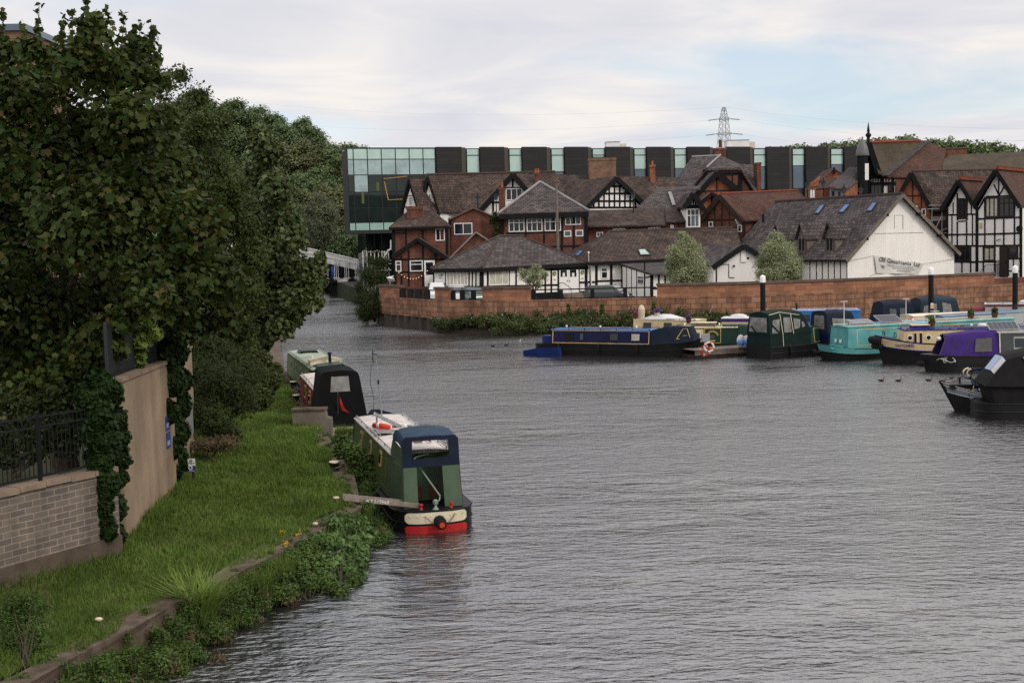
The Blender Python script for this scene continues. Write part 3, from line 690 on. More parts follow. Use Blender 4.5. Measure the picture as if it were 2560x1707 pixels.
bush('laurel_shrub', 'dark shrub filling the shade behind the iron railing', [clump(u, v, r, 30.4, .6, .9) for u, v, r in ((30, 1085, 60), (100, 1065, 60), (170, 1050, 56), (60, 1020, 60), (140, 1000, 60), (225, 1010, 50), (10, 1140, 50), (90, 1120, 50), (170, 1110, 46), (220, 1080, 44))], 12000, 0.07, 'oval', 'leaf_bush', seed=25, sub=14, subr=.3, fill=.75)
def ivy(label, spots, nl, seed):
    V, k = leafcloud([clump(u, v, r, Y, .35, 1) for u, v, r, Y in spots], nl, 0.062, 'blob', up=0.3, out=0.9, rnd=0.6, seed=seed, sub=16, subr=.35, droop=0.5)
    c = at(*spots[0][:2], spots[0][3]); return tag(leafmesh('ivy', V, k, 'leaf_ivy', None, c), label, 'ivy')
ivy('ivy curtain hanging between the grey block wall and the beige wall', [(u, v, r, 26.55 if u < 266 else 27.3) for u, v, r in ((250, 960, 44), (275, 985, 40), (245, 1030, 46), (285, 1050, 40), (262, 1090, 46), (248, 1150, 44), (282, 1130, 44), (262, 1210, 46), (290, 1190, 34), (250, 1265, 40), (282, 1265, 42), (262, 1320, 38), (285, 1335, 34), (268, 1375, 30), (300, 1090, 30), (305, 1150, 26), (225, 990, 44), (235, 1090, 34))], 19000, 21)
ivy('ivy mass climbing over the far section of the beige wall', [(u, v, r * 1.35, (3.95 / ((1280 - u) / CF - .153)) * .985) for u, v, r in ((420, 880, 30), (438, 880, 30), (422, 950, 36), (440, 1010, 34), (432, 1080, 36), (436, 1150, 32), (418, 1030, 28), (450, 950, 28), (425, 1120, 26), (450, 1080, 22), (430, 1185, 22))], 17000, 22)
# far bank bush left of the wall, street trees
bush('waterside_bush', 'dense dark bush hanging over the water at the wall end', [clump(u, v, r, Y, .8, 1) for u, v, r, Y in ((930, 700, 32, 120), (910, 740, 30, 119), (930, 770, 32, 118), (955, 690, 28, 121), (905, 780, 22, 118), (945, 660, 20, 122), (900, 715, 18, 119), (965, 720, 22, 120), (920, 680, 26, 120), (960, 655, 20, 122), (925, 650, 14, 122), (915, 790, 22, 118), (950, 740, 26, 119))], 22000, 0.12, 'slim', 'leaf_bush', stem=.05, droop=0.3, seed=31, base=(-12.8, 119.6, 0.3))
def streettree(name, label, spots, Y, nl, seed, size=0.11):
    cl = [clump(u, v, r, Y + (i % 3 - 1) * .6, .9, .95) for i, (u, v, r) in enumerate(spots)]
    b = at(spots[0][0], 700, Y); tree(name, label, cl, (b.x, Y, GROUND), nl, size, 'slim', 'leaf_whitebeam', 0.09, up=0.4, rnd=1.0, droop=-0.5, seed=seed, sub=16, subr=.36, fill=.7)
streettree('whitebeam_tree', 'round silvery green tree in front of the small white gable', [(1715, 690, 44), (1712, 650, 48), (1690, 670, 38), (1745, 675, 40), (1712, 612, 32), (1735, 630, 32), (1690, 635, 30), (1705, 590, 18), (1690, 705, 30), (1750, 700, 26)], 106, 36000, 41)
streettree('whitebeam_tree', 'silvery green tree beside the white warehouse dormers', [(1945, 680, 44), (1945, 640, 46), (1915, 665, 38), (1975, 665, 40), (1940, 605, 30), (1965, 625, 30), (1925, 625, 30), (1935, 588, 16), (1985, 690, 26), (1905, 690, 24)], 105.5, 36000, 42)
streettree('whitebeam_tree', 'thin young tree in front of the long white hip roofed building', [(1335, 690, 26), (1310, 685, 22), (1360, 688, 20), (1340, 672, 18), (1345, 710, 16), (1322, 700, 16)], 106.5, 4200, 43)
# hill woods: individual trees sharing three crowns
protos = []
for pi, (mat, shape, n, sz) in enumerate((('leaf_hill', 'blob', 19000, 0.13), ('leaf_hill_warm', 'blob', 19000, 0.13), ('leaf_willow', 'slim', 22000, 0.18))):
    g = np.random.default_rng(50 + pi); cs = []
    for i in range(15):
        a = g.random() * 6.28; r = 2.2 * math.sqrt(g.random()); z = 4.6 + g.random() * 4.2; k_ = 1.0 - abs(z - 6.2) / 5
        cs.append((r * math.cos(a) * k_ * 1.2, r * math.sin(a) * k_ * 1.2, z, 1.25 + .6 * g.random(), 1.25 + .6 * g.random(), 1.1 + .4 * g.random()))
    cs.append((0, 0, 6.2, 2.6, 2.6, 2.6)); cs.append((0, 0, 4.0, 2.4, 2.4, 1.6))
    protos.append(tree('hill_tree', '', cs, (0, 0, 0), n, sz, shape, mat, 0.22, seed=60 + pi, sub=26, subr=.23, fill=.78))
LAB = ['dark green tree among the woods on the hillside', 'brownish green rounded tree among the woods on the hillside']
used = [False, False, False]
def hilltree(u, vt, Y, h, kind, label=None, group='trees on the wooded hillside', name=None, w=1.0):
    p = at(u, vt, Y); z0 = p.z - h; s = h / 9.9
    lab = label or LAB[kind]
    if not used[kind]:
        r = protos[kind]; used[kind] = True; r.location = (p.x, p.y, z0); r['label'] = lab
        if group: r['group'] = group
        r.scale = (s * w, s * w, s); r.rotation_euler = (0, 0, random.uniform(0, 6))
    else: r = dup(protos[kind], (p.x, p.y, z0), random.uniform(0, 6), lab, group, (s * w, s * w, s))
    if not group and 'group' in r: del r['group']
    return r
for (u, v, Y, h, k_) in [(470, 215, 262, 13, 0), (520, 232, 264, 12, 0), (560, 242, 266, 12, 0), (600, 240, 258, 12, 0), (640, 258, 262, 12, 0), (690, 270, 256, 13, 0), (745, 285, 258, 12, 0), (790, 305, 254, 12, 0), (720, 300, 244, 11, 0), (660, 300, 244, 11, 0), (590, 300, 246, 11, 0), (530, 290, 250, 11, 0), (480, 290, 252, 12, 0), (835, 348, 250, 11, 0), (872, 348, 256, 11, 0), (895, 358, 258, 10, 0), (810, 360, 240, 11, 0), (760, 345, 236, 12, 1), (715, 352, 234, 11, 1), (670, 360, 236, 11, 0), (620, 360, 238, 12, 0), (790, 410, 228, 11, 0), (850, 400, 240, 11, 0), (880, 420, 236, 10, 0), (740, 420, 224, 10, 0), (690, 430, 222, 11, 0), (640, 440, 224, 11, 0), (820, 455, 220, 11, 1), (770, 470, 216, 10, 1), (720, 480, 214, 11, 0), (870, 470, 224, 11, 1), (880, 520, 218, 10, 1), (700, 545, 208, 11, 0), (740, 560, 206, 9, 0), (850, 560, 206, 10, 0), (885, 560, 205, 10, 0), (910, 580, 208, 8, 1), (820, 580, 203, 8, 0), (560, 360, 244, 12, 0), (500, 360, 250, 12, 0), (600, 430, 232, 12, 0), (660, 520, 212, 12, 0), (940, 600, 212, 6, 1), (960, 605, 214, 5, 1)]:
    hilltree(u, v, Y, h * 0.95, k_, w=1.15)
hilltree(800, 472, 200, 12, 2, 'big pale grey green rounded tree behind the white bridge', None, w=0.95)
hilltree(745, 520, 202, 10, 2, 'smaller pale grey green tree just left of the big pale one', None, w=0.95)
hilltree(860, 570, 199, 9.5, 0, 'dark tree with drooping crown beneath the overhanging glass corner', None, w=1.1)
# distant wood on the hill to the right, one mass
cs = []
g = np.random.default_rng(77)
for i in range(460):
    x = 60 + 250 * g.random(); y = 395 + 60 * g.random(); z = hill2(x, y) + 2.6 + 1.8 * g.random(); r = 2.4 + 1.4 * g.random(); cs.append((x, y, z, r * 1.2, r * 1.2, r * .9))
V, k = leafcloud(cs, 120000, 0.42, 'blob', seed=78, sub=10)
tag(leafmesh('woodland', V, k, 'leaf_hill'), 'dark green wood along the skyline behind the town', 'woodland', kind='stuff')
cs = []
for i in range(260):
    x = -175 + 125 * g.random(); y = 205 + 75 * g.random()
    if x * 3200 / y + 1280 < 470 or y > 268: r = 2.4 + 2 * g.random(); cs.append((x, y, hillz(x, y) + 2.5 + 4 * g.random(), r * 1.2, r * 1.2, r))
V, k = leafcloud(cs, 45000, 0.34, 'blob', seed=79, sub=10)
tag(leafmesh('woodland', V, k, 'leaf_hill'), 'wood covering the hillside hidden behind the big maple', 'woodland', kind='stuff')
# ------------------------------------------------------------------ modern glass and dark clad building
fc = Fac(868, 170, 2150, 195.5, 480)
zt = fc.w(1000, 369)[2]; zb = fc.w(950, 577)[2]
bd = thing('office_building', 'long modern dark clad building with an overhanging glazed corner', 'building', (fc.A.x, fc.A.y, GROUND))
aG = fc.al(1092, 480)[0]
mb = MB(); q = [fc.p(0.0, zb - .35, -.02), fc.p(aG, zb - .35, -.02), fc.p(aG, zb - .35, -14), fc.p(0, zb - .35, -.02) + Vector((fc.A.x, fc.A.y, 0)).normalized() * 13 + fc.d * -.55]; mb.prism(q, (0, 0, zt - zb + .35)); mb.build('glazed_block', 'steel_dark', bd)
mb = MB(); mb.obox(fc.A, fc.d, fc.n, aG, fc.len, -16, -0.35, GROUND, zt - 0.10); mb.build('back_wall', 'steel_dark', bd)
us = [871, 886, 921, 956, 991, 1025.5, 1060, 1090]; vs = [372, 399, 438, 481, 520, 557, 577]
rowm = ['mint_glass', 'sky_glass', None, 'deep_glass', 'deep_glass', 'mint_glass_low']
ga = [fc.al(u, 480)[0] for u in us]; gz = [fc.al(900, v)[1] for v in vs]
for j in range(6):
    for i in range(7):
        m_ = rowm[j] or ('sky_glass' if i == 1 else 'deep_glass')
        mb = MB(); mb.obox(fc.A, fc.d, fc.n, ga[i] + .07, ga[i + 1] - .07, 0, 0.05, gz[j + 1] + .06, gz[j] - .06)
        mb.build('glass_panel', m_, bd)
# amber strip lights and inner shapes seen through the glass
mb = MB(); P = lambda u, v: fc.w(u, v, 0.09)
for a, b in (((959, 447), (1018, 441)), ((961, 455), (971, 500)), ((971, 500), (1010, 498))): mb.bar(P(*a), P(*b), .10, .06)
mb.build('amber_strip', pmat('amber', (0.55, 0.30, 0.05), 0.5), bd)
mb = MB()
for u0, v0, u1, v1 in ((904, 481, 910, 509), (941, 456, 947, 477)): a0, a1, z0, z1 = fc.rect(u0, v0, u1, v1); mb.obox(fc.A, fc.d, fc.n, a0, a1, .051, .08, z0, z1)
mb.build('blind', pmat('olive_blind', (0.10, 0.11, 0.045), 0.6), bd)
wl = [(1169, 1200.5, 434, 441), (1275.6, 1306, 432, 436), (1381, 1412, 429, 436), (1484, 1514, 393, 446), (1588, 1617, 423, 444), (1689, 1718, 421, 441), (1787, 1816, 420, 440), (1887, 1916, 416, 458), (1984, 2013, 414, 451), (2080, 2109.5, 411, 450)]
prev = aG
for i, (ua, ub, vm, vb) in enumerate(wl):
    a0, a1 = fc.al(ua, 430)[0], fc.al(ub, 430)[0]; um = (ua + ub) / 2
    z1 = fc.al(um, 372)[1]; zm = fc.al(um, vm)[1]; z0 = zm - (2.0 if i < 3 else 3.4)
    mb = MB(); mb.obox(fc.A, fc.d, fc.n, prev + .02, a0 - .85, -.34, .25, GROUND, zt + .06)
    mb.build('cladding_bay', 'dark_cladding', bd)
    mb = MB(); q = [fc.p(a0 - .85, GROUND, .25), fc.p(a0 - .12, GROUND, -.30), fc.p(a0 - .85, GROUND, -.33)]; mb.prism(q, (0, 0, zt - GROUND)); mb.build('bay_return', pmat('taupe', (0.07, 0.065, 0.058), .6), bd)
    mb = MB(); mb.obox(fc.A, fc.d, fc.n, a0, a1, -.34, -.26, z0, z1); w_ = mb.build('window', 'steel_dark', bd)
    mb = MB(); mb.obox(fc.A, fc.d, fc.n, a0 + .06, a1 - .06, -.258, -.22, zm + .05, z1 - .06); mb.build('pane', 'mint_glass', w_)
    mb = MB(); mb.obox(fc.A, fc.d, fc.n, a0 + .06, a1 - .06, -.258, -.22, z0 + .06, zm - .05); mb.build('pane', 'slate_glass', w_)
    mb = MB(); mb.obox(fc.A, fc.d, fc.n, a0 + .06, a1 - .06, -.215, -.19, z1 - .95, z1 - .83); mb.build('transom', 'steel_dark', w_)
    prev = a1
mb = MB(); mb.obox(fc.A, fc.d, fc.n, prev + .02, fc.len, -.34, .25, GROUND, zt + .06); mb.build('cladding_bay', 'dark_cladding', bd)
mb = MB()
for u in (935, 975, 1010): a = fc.al(u, 600)[0]; mb.obox(fc.A, fc.d, fc.n, a - .25, a + .25, -4.2, -3.7, GROUND, zb - .35)
mb.obox(fc.A, fc.d, fc.n, 4, aG, -13, -6, GROUND, zb - .36); mb.build('undercroft', 'deep_glass', bd)
for ua, ub, v0, v1, Y, nm in ((1516, 1566, 356, 369.5, 186, 0), (1818, 1888, 352, 371, 193, 1)):
    t_ = thing('roof_plant', ('small pale plant box on the dark roof left of the pylon', 'long pale plant enclosure on the dark roof right of the pylon')[nm], 'roof plant', at((ua + ub) / 2, v1, Y))
    a, b = at(ua, (v0 + v1) / 2, Y), at(ub, (v0 + v1) / 2, Y); z0, z1 = at(ua, v1, Y).z - .1, at(ua, v0, Y).z
    mb = MB(); mb.box(a.x, b.x - .9, Y, Y + 3, z0, z1); mb.build('casing', 'pale_metal', t_)
    mb = MB(); mb.box(b.x - .88, b.x, Y + .1, Y + 2.9, z0, z1 - .25); mb.build('end_unit', 'cream_render', t_)
    mb = MB(); mb.box(a.x - .05, b.x - .85, Y - .05, Y + 3.05, z1 + .003, z1 + .1); mb.build('cap', 'steel_grey', t_)
# ------------------------------------------------------------------ pylon and cables
Yp = 430.0; zt_ = at(1810, 268, Yp).z; cx = at(1810, 300, Yp).x
py = thing('electricity_pylon', 'lattice steel electricity pylon on the skyline', 'pylon', (cx, Yp, GROUND))
lv = [(zt_, .35), (at(1810, 297, Yp).z, 1.05), (at(1810, 300, Yp).z, 1.1), (at(1810, 332, Yp).z, 1.35), (at(1810, 338, Yp).z, 1.4), (at(1810, 355, Yp).z, 1.6), (at(1810, 372, Yp).z, 1.9), (20, 3.0), (GROUND, 4.2)]
mb = MB(); rot = R(20)
def crn(z, w, i): a = rot + math.pi / 4 + i * math.pi / 2; return Vector((cx + w * 1.41 * math.cos(a), Yp + w * 1.41 * math.sin(a), z))
for (z0, w0), (z1, w1) in zip(lv, lv[1:]):
    for i in range(4):
        mb.bar(crn(z0, w0, i), crn(z1, w1, i), .16, .16)
        k_ = max(1, round((z0 - z1) / 2.2))
        for j in range(k_):
            f0, f1 = j / k_, (j + 1) / k_; za, zb_ = z0 + (z1 - z0) * f0, z0 + (z1 - z0) * f1; wa, wb = w0 + (w1 - w0) * f0, w0 + (w1 - w0) * f1
            mb.bar(crn(za, wa, i), crn(zb_, wb, i + 1), .08, .08); mb.bar(crn(za, wa, i + 1), crn(zb_, wb, i), .08, .08)
mb.build('lattice_tower', 'steel_grey', py)
ends = []
for zi, hw in ((at(1810, 298, Yp).z, 2.0), (at(1810, 335, Yp).z, 2.9)):
    mb = MB()
    for sx in (-1, 1):
        tip = Vector((cx + sx * hw, Yp - sx * .8, zi))
        for i in range(4): mb.bar(crn(zi + (.4 if i % 2 else -.4), 1.15, i), tip, .12, .12)
    mb.build('crossarm', 'steel_grey', py)
    for sx in (-1, 1):
        a = Vector((cx + sx * (hw + .2), Yp, zi)); b = a + Vector((sx * 3.0, 0, -.35)); mb = MB(); mb.tube([a, b], .16, 6); mb.build('insulator', pmat('insul', (.12, .20, .21), .4), py); ends.append((b, sx))
def cable(a, b, sag, lab):
    pts = [a.lerp(b, i / 10) - Vector((0, 0, sag * 4 * (i / 10) * (1 - i / 10))) for i in range(11)]
    mb = MB(); mb.tube(pts, .014, 4); o = mb.build('power_cable', 'steel_grey', None, a); tag(o, lab, 'cable', 'power cables')
cable(Vector((cx, Yp, zt_)), at(620, 255, 560), 4, 'topmost cable running left from the pylon'); cable(Vector((cx, Yp, zt_)), at(2640, 322, 360), 2, 'topmost cable running right from the pylon')
for (b, sx), lab, tgt in zip(ends, ('middle cable running left from the pylon', 'middle cable running right from the pylon', 'lowest cable running left from the pylon', 'lowest cable running right from the pylon'), (at(600, 300, 560), at(2640, 352, 360), at(600, 340, 560), at(2640, 386, 360))): cable(b, tgt, 4 if sx < 0 else 2, lab)
# ================================================================== sandstone river wall
wl_ = thing('sandstone_wall', 'long red sandstone river wall with raised parapets along the town edge', 'wall', (WL[0].x, WL[0].y, 0))
def seg_at(u):
    """plan point on the wall line under pixel column u"""
    for (ua, Ya), (ub, Yb) in zip(WP, WP[1:]):
        if ua <= u <= ub:
            A, B = at(ua, 740, Ya), at(ub, 740, Yb); d = Vector((B.x - A.x, B.y - A.y, 0)); n = Vector((d.y, -d.x, 0))
            p = onplane(u, 740, A, n); return Vector((p.x, p.y, 0))
def wallstrip(mb, us, z0, z1, t, off=0.0):
    P = [seg_at(u) for u in us]; N_ = []
    for i in range(len(P)):
        d = (P[min(i + 1, len(P) - 1)] - P[max(i - 1, 0)]).normalized(); N_.append(Vector((d.y, -d.x, 0)))
    rings = [[p + n * off + Vector((0, 0, z0)), p + n * off + Vector((0, 0, z1)), p + n * (off - t) + Vector((0, 0, z1)), p + n * (off - t) + Vector((0, 0, z0))] for p, n in zip(P, N_)]
    return mb.loft(rings)
cu = [944, 965, 990, 1015, 1045, 1075, 1105, 1140, 1180, 1220, 1260, 1320, 1400, 1480, 1560, 1645, 1740, 1840, 1940, 2040, 2140, 2240, 2340, 2440, 2500, 2600, 2638]
mb = MB(); wallstrip(mb, cu, 1.05, 2.62, 0.5); mb.build('wall', 'sandstone', wl_)
mb = MB(); wallstrip(mb, [u for u in cu if u >= 1180], -0.6, 1.048, 0.6, 0.0); mb.build('wall_base', 'sandstone', wl_)
pc = [u for u in cu if u <= 1180]; P = []
for i in range(len(pc) - 1):
    for j in range(6): P.append(pc[i] + (pc[i + 1] - pc[i]) * j / 6)
mb = MB(); rings = []
for i, u in enumerate(P):
    p = seg_at(u); p2 = seg_at(u + 1); d = (p2 - p).normalized(); n = Vector((d.y, -d.x, 0)); o = n * (0.10 if i % 4 in (0, 1) else -0.10) + n * -0.12
    rings.append([p + o + Vector((0, 0, -0.8)), p + o + Vector((0, 0, 1.048)), p + n * -.7 + Vector((0, 0, 1.048)), p + n * -.7 + Vector((0, 0, -.8))])
mb.loft(rings); mb.build('sheet_piling', 'pile_steel', wl_)
for ua, ub, zt2 in ((947, 996, 3.50), (1086, 1124, 3.5), (1205, 1326, 3.52), (1643, 2487, 3.50)):
    us = [ua] + [u for u in cu if ua + 8 < u < ub - 8] + [ub]
    mb = MB(); wallstrip(mb, us, 2.624, zt2, 0.42, -0.06); pr = mb.build('parapet', 'sandstone_upper', wl_)
    mb = MB(); wallstrip(mb, [ua - 2] + us[1:-1] + [ub + 2], zt2 + .002, zt2 + .2, 0.56, 0.02); mb.build('coping', 'coping', pr)
mb = MB(); wallstrip(mb, [2493, 2560, 2638], 2.624, 3.15, .3, -.5); mb.build('low_wall', 'brick_red', wl_)
# dark railing with glass infill between the parapets
def railing(ua, ub, posts, lab, rail=3.45):
    a = seg_at((ua + ub) / 2); t = thing('glass_railing', lab, 'railing', (a.x, a.y, 2.62)); mb = MB(); us = [ua, (ua + ub) / 2, ub]
    wallstrip(mb, us, rail - .10, rail, .08, -.22); mb.build('top_rail', 'iron_black', t)
    mb = MB(); wallstrip(mb, us, 2.625, 2.70, .06, -.22); mb.build('bottom_rail', 'iron_black', t)
    for u in posts:
        mb = MB(); wallstrip(mb, [u - 5, u + 5], 2.626, rail - .104, .2, -.14); mb.build('post', 'iron_black', t)
railing(998, 1084, [1001, 1020, 1042, 1062], 'short dark railing between the end pier and the narrow pier')
railing(1126, 1203, [1129, 1152, 1180], 'short dark railing between the narrow pier and the wide pier')
railing(1328, 1641, [1333, 1402, 1481, 1563], 'long dark railing along the open stretch of wall before the parked navy car')
# ------------------------------------------------------------------ house builder helpers
def house(name, lab, fc): return thing(name, lab, 'building', (fc.A.x, fc.A.y, GROUND))
def hip(px, apex, mat, par, t=0.16, name='roof'): mb = MB(); slabs(mb, px, t); return mb.build(name, mat, par)
def eaveboard(par, pts, h=0.22, mat='timber_black', name='fascia'):
    P = [at(*p) for p in pts]; mb = MB()
    for a, b in zip(P, P[1:]): mb.bar(a - Vector((0, 0, h * .65)), b - Vector((0, 0, h * .65)), .08, h)
    return mb.build(name, mat, par)
def door(fc, par, u0, v0, u1, v1, mat='white_paint', glass=None, kn=True):
    a0, a1, z0, z1 = fc.rect(u0, v0, u1, v1); mb = MB(); o, d, n = fc.A, fc.d, fc.n
    mb.obox(o, d, n, a0, a1, 0, .05, z0, z1); D = mb.build('door', mat, par)
    if glass:
        g = MB(); b0, b1, y0, y1 = fc.rect(*glass); g.obox(o, d, n, b0, b1, .05, .06, y0, y1); g.build('pane', 'glass_dark', D)
    if kn: h = MB(); h.obox(o, d, n, a1 - .2, a1 - .12, .05, .12, (z0 + z1) / 2 - .12, (z0 + z1) / 2 + .06); h.build('handle', 'iron_black', D)
    return D
B = GROUND - 0.1
# ---- brick cottage with gabled porch wing
fc = Fac(978, 124, 1123, 124); h = house('brick_cottage', 'red brick cottage with hipped roof, chimney and low gabled wing at the left end', fc)
mb = MB(); fc.wall(mb, [(979, 567), (1121, 563)], 6.0, B); mb.build('wall', 'brick_red', h)
L0, R0 = (972, 568, 123.5), (1125, 564.5, 123.5); bl, br = at(972, 568, 123.5) + Vector((0, 7, 0)), at(1125, 564.5, 123.5) + Vector((0, 7, 0)); ap1, ap2 = at(1033, 516, 127), at(1066, 515, 127)
mb = MB(); slabs(mb, [[at(*L0), at(*R0), ap2, ap1], [at(*R0), br, ap2], [br, bl, ap1, ap2], [bl, at(*L0), ap1]], .16); mb.build('roof', 'roof_brown', h)
eaveboard(h, [L0, R0])
chimney(h, 1017, 1056, 517, 556, 125.0, 'brick_red', 0, 1.0)
mb = MB(); fc.beams(mb, [(984, 575, 984, 700, .3), (1015, 575, 1015, 640), (1057, 575, 1057, 640), (1118, 575, 1118, 700, .25), (984, 583, 1015, 583, .1)]); mb.build('timber_frame', 'timber_black', h)
w = window(fc, h, 1088.6, 571, 1111.8, 602, 2)
mb = MB(); a0, a1, z0, z1 = fc.rect(1099, 574, 1108, 598); mb.obox(fc.A, fc.d, fc.n, a0, a1, .026, .034, z0, z1); mb.build('red_curtain', 'boat_maroon', w)
f2 = Fac(984, 120, 1120, 120); mb = MB(); f2.wall(mb, [(987, 640), (1045, 601), (1116, 646)], 4.0, B); mb.build('porch_wall', 'brick_red', h)
gable_roof(f2, h, (984, 636), (1045, 594), (1121, 644), 4.2, 'roof_brown', .4, .16, bw=.34, name='porch_roof', ext=0.03)
mb = MB(); f2.beams(mb, [(987.5, 650, 987.5, 720, .28), (1004, 640, 1004, 715), (1022, 625, 1022, 715), (1057.6, 615, 1057.6, 715, .18), (1088.6, 630, 1088.6, 715, .2), (1116, 650, 1116, 715), (987, 648.5, 1116, 648.5), (987, 680, 1057, 680)]); mb.build('timber_frame', 'timber_black', h)
window(f2, h, 989, 652, 1003.5, 679, 1, (.36,)); window(f2, h, 1024.5, 651, 1057, 678.5, 1, (.36,)); door(f2, h, 1061, 650.6, 1088, 716, glass=(1065, 656, 1083, 687))
lt = thing('fairy_lights', 'drooping string of warm fairy lights on the brick cottage wall', 'string lights', f2.w(1030, 690))
Z7 = lambda x, y: (960 + x / 6.918, 540 + y / 6.918)
bp_ = [(208, 928), (258, 978), (303, 1017), (355, 1050), (404, 1072), (455, 1085), (505, 1088), (557, 1080), (601, 1062), (650, 1035), (700, 995), (748, 950)]
pts = [f2.w(*Z7(*q), .12) for q in bp_]; mb = MB(); mb.tube(pts, .012, 4); mb.build('wire', 'rubber', lt)
for p in pts: mb = MB(); mb.ball(p, .036, n=6, k=4); mb.build('bulb', 'bulb_lit', lt)
# ---- brick gable block
fc = Fac(1124, 127, 1256, 127); h = house('brick_block', 'red brick gabled block with one wide white window beside the brick cottage', fc)
mb = MB(); fc.wall(mb, [(1124, 548), (1183, 520), (1254, 549)], 7, B); mb.build('wall', 'brick_red', h)
gable_roof(fc, h, (1120, 549), (1183, 518), (1257, 549), 7, 'roof_brown', .2, .12, 'coping', .14)
window(fc, h, 1135, 557.5, 1181, 586.5, 2)
f2 = Fac(1127, 122, 1252, 122); mb = MB(); f2.wall(mb, [(1127, 642), (1190, 583), (1250, 622)], 4.9, B); mb.build('wing_wall', 'brick_red', h)
gable_roof(f2, h, (1124, 644), (1190, 579), (1254, 621), 5, 'roof_slate', .25, .14, 'lead', .12, 'wing_roof')
mb = MB(); fc.beams(mb, [(1124.5, 545, 1124.5, 640, .3)]); mb.build('drain_pipe', 'timber_black', h)
bush('wall_creeper', 'creeper growing in the corner between brick block and window banded house', [clump(u, v, r, 126, .6, 1) for u, v, r in ((1240, 545, 12), (1232, 555, 10), (1243, 570, 10), (1246, 590, 9), (1236, 536, 8))], 900, .12, 'oval', 'leaf_bush', cat='creeper', seed=33)
# ---- brick house with window band and hipped roof
fc = Fac(1253, 126, 1468, 126); h = house('brick_house', 'brick house with a row of white windows under a pale ridged hipped roof', fc)
mb = MB(); fc.wall(mb, [(1254, 536), (1466, 530)], 10, B); mb.build('wall', 'brick_red', h)
l, r_e, a = at(1246, 534, 125.4), at(1472, 527, 125.4), at(1350, 455, 131); bk = Vector((0, 11, 0))
mb = MB(); slabs(mb, [[l, r_e, a], [r_e, r_e + bk, a + Vector((0, 5, 0)), a], [l + bk, l, a, a + Vector((0, 5, 0))]], .2); mb.build('roof', 'roof_slate', h)
mb = MB(); up = Vector((0, 0, .04)); mb.tube([l + up, a + up], .13, 6); mb.tube([r_e + up, a + up], .13, 6); mb.build('hip_ridge', 'lead', h)
eaveboard(h, [(1246, 534, 125.4), (1472, 527, 125.4)], .5)
Z1 = lambda x, y: (850 + x / 3.618, 340 + y / 3.618)
for x0, y0, x1, y1, c, rw in ((1525, 742, 1668, 868, 3, (.34,)), (1688, 740, 1830, 865, 3, (.34,)), (1850, 730, 1998, 860, 3, (.34,)), (2035, 715, 2180, 805, 3, ()), (2025, 855, 2092, 912, 1, ()), (2130, 850, 2200, 908, 1, ())):
    window(fc, h, *Z1(x0, y0), *Z1(x1, y1), c, rw, gm='glass_dark' if c == 3 else 'glass_grey')
mb = MB(); fc.beams(mb, [(1256, 540, 1256, 640, .35), (1266, 583, 1402, 580), (1314, 583, 1314, 640), (1360, 581, 1360, 640), (1405, 540, 1405, 640, .2), (1434.6, 540, 1434.6, 640, .18), (1465, 535, 1465, 640, .35), (1375, 617, 1465, 614)]); mb.build('timber_frame', 'timber_black', h)
chimney(h, 1248, 1263, 468, 526, 127.2, 'brick_red', 1, .7)
# ---- long tiled range behind with half timbered gables
fc = Fac(1000, 139, 1400, 139); h = house('timbered_range', 'long brown tiled range with three black and white gables behind the brick cottages', fc)
mb = MB(); slabs(mb, [[(1044, 532, 138.4), (1440, 524, 138.4), (1388, 430, 145), (1066, 438, 145)], [at(1066, 438, 145), at(1388, 430, 145), at(1388, 430, 145) + Vector((0, 7, -5)), at(1066, 438, 145) + Vector((0, 7, -5))]], .2); mb.build('roof', 'roof_brown', h)
mb = MB(); mb.tube([at(1066, 437, 145), at(1388, 429.5, 145)], .16, 6); mb.build('ridge', 'ridge_dark', h)
mb = MB(); fc.wall(mb, [(1050, 534), (1420, 528)], 8, B); mb.build('wall', 'white_render', h)
fa = Fac(1008, 138, 1046, 136); mb = MB(); fa.wall(mb, [(1010, 526), (1027, 466), (1046, 526)], 6, B); mb.build('gable_wall', 'white_render', h)
gable_roof(fa, h, (1004, 532), (1026, 446), (1050, 528), 7, 'roof_brown', .2, .2, bw=.24, name='gable_roof')
mb = MB(); fa.beams(mb, [(1012, 518, 1045, 517), (1022, 490, 1034, 490), (1028, 470, 1028, 480)], .12); mb.build('timber_frame', 'timber_black', h); window(fa, h, 1023, 491, 1033, 515, 3, fm='window_white')
fb = Fac(1052, 137.4, 1098, 137.4); mb = MB(); fb.wall(mb, [(1055, 531), (1072, 464), (1096, 533)], 6, B); mb.build('gable_wall', 'white_board', h)
gable_roof(fb, h, (1046, 536), (1069, 440), (1099, 536), 7.5, 'roof_brown', .2, .2, bw=.24, name='gable_roof')
mb = MB(); fb.beams(mb, [(1057, 518, 1092, 518), (1062, 518, 1062, 532), (1069, 518, 1069, 532), (1077, 518, 1077, 532), (1085, 518, 1085, 532), (1060, 512, 1090, 512)], .10); mb.build('timber_frame', 'timber_black', h); window(fb, h, 1068, 485, 1081, 511, 3)
fd = Fac(1200, 136, 1345, 136); mb = MB(); fd.wall(mb, [(1204, 524), (1282, 438), (1340, 502), (1345, 524)], 8, B); mb.build('gable_wall', 'white_render', h)
gable_roof(fd, h, (1198, 526), (1282, 432), (1344, 502), 9, 'roof_brown', .45, .2, bw=.55, name='gable_roof')
mb = MB(); fd.beams(mb, [(1255, 470, 1312, 470), (1282, 445, 1282, 470), (1216, 506, 1256, 506), (1233, 490, 1233, 530), (1250, 480, 1250, 530), (1260, 470, 1260, 500)], .2); mb.build('timber_frame', 'timber_black', h); window(fd, h, 1264.6, 471, 1306, 501, 3)
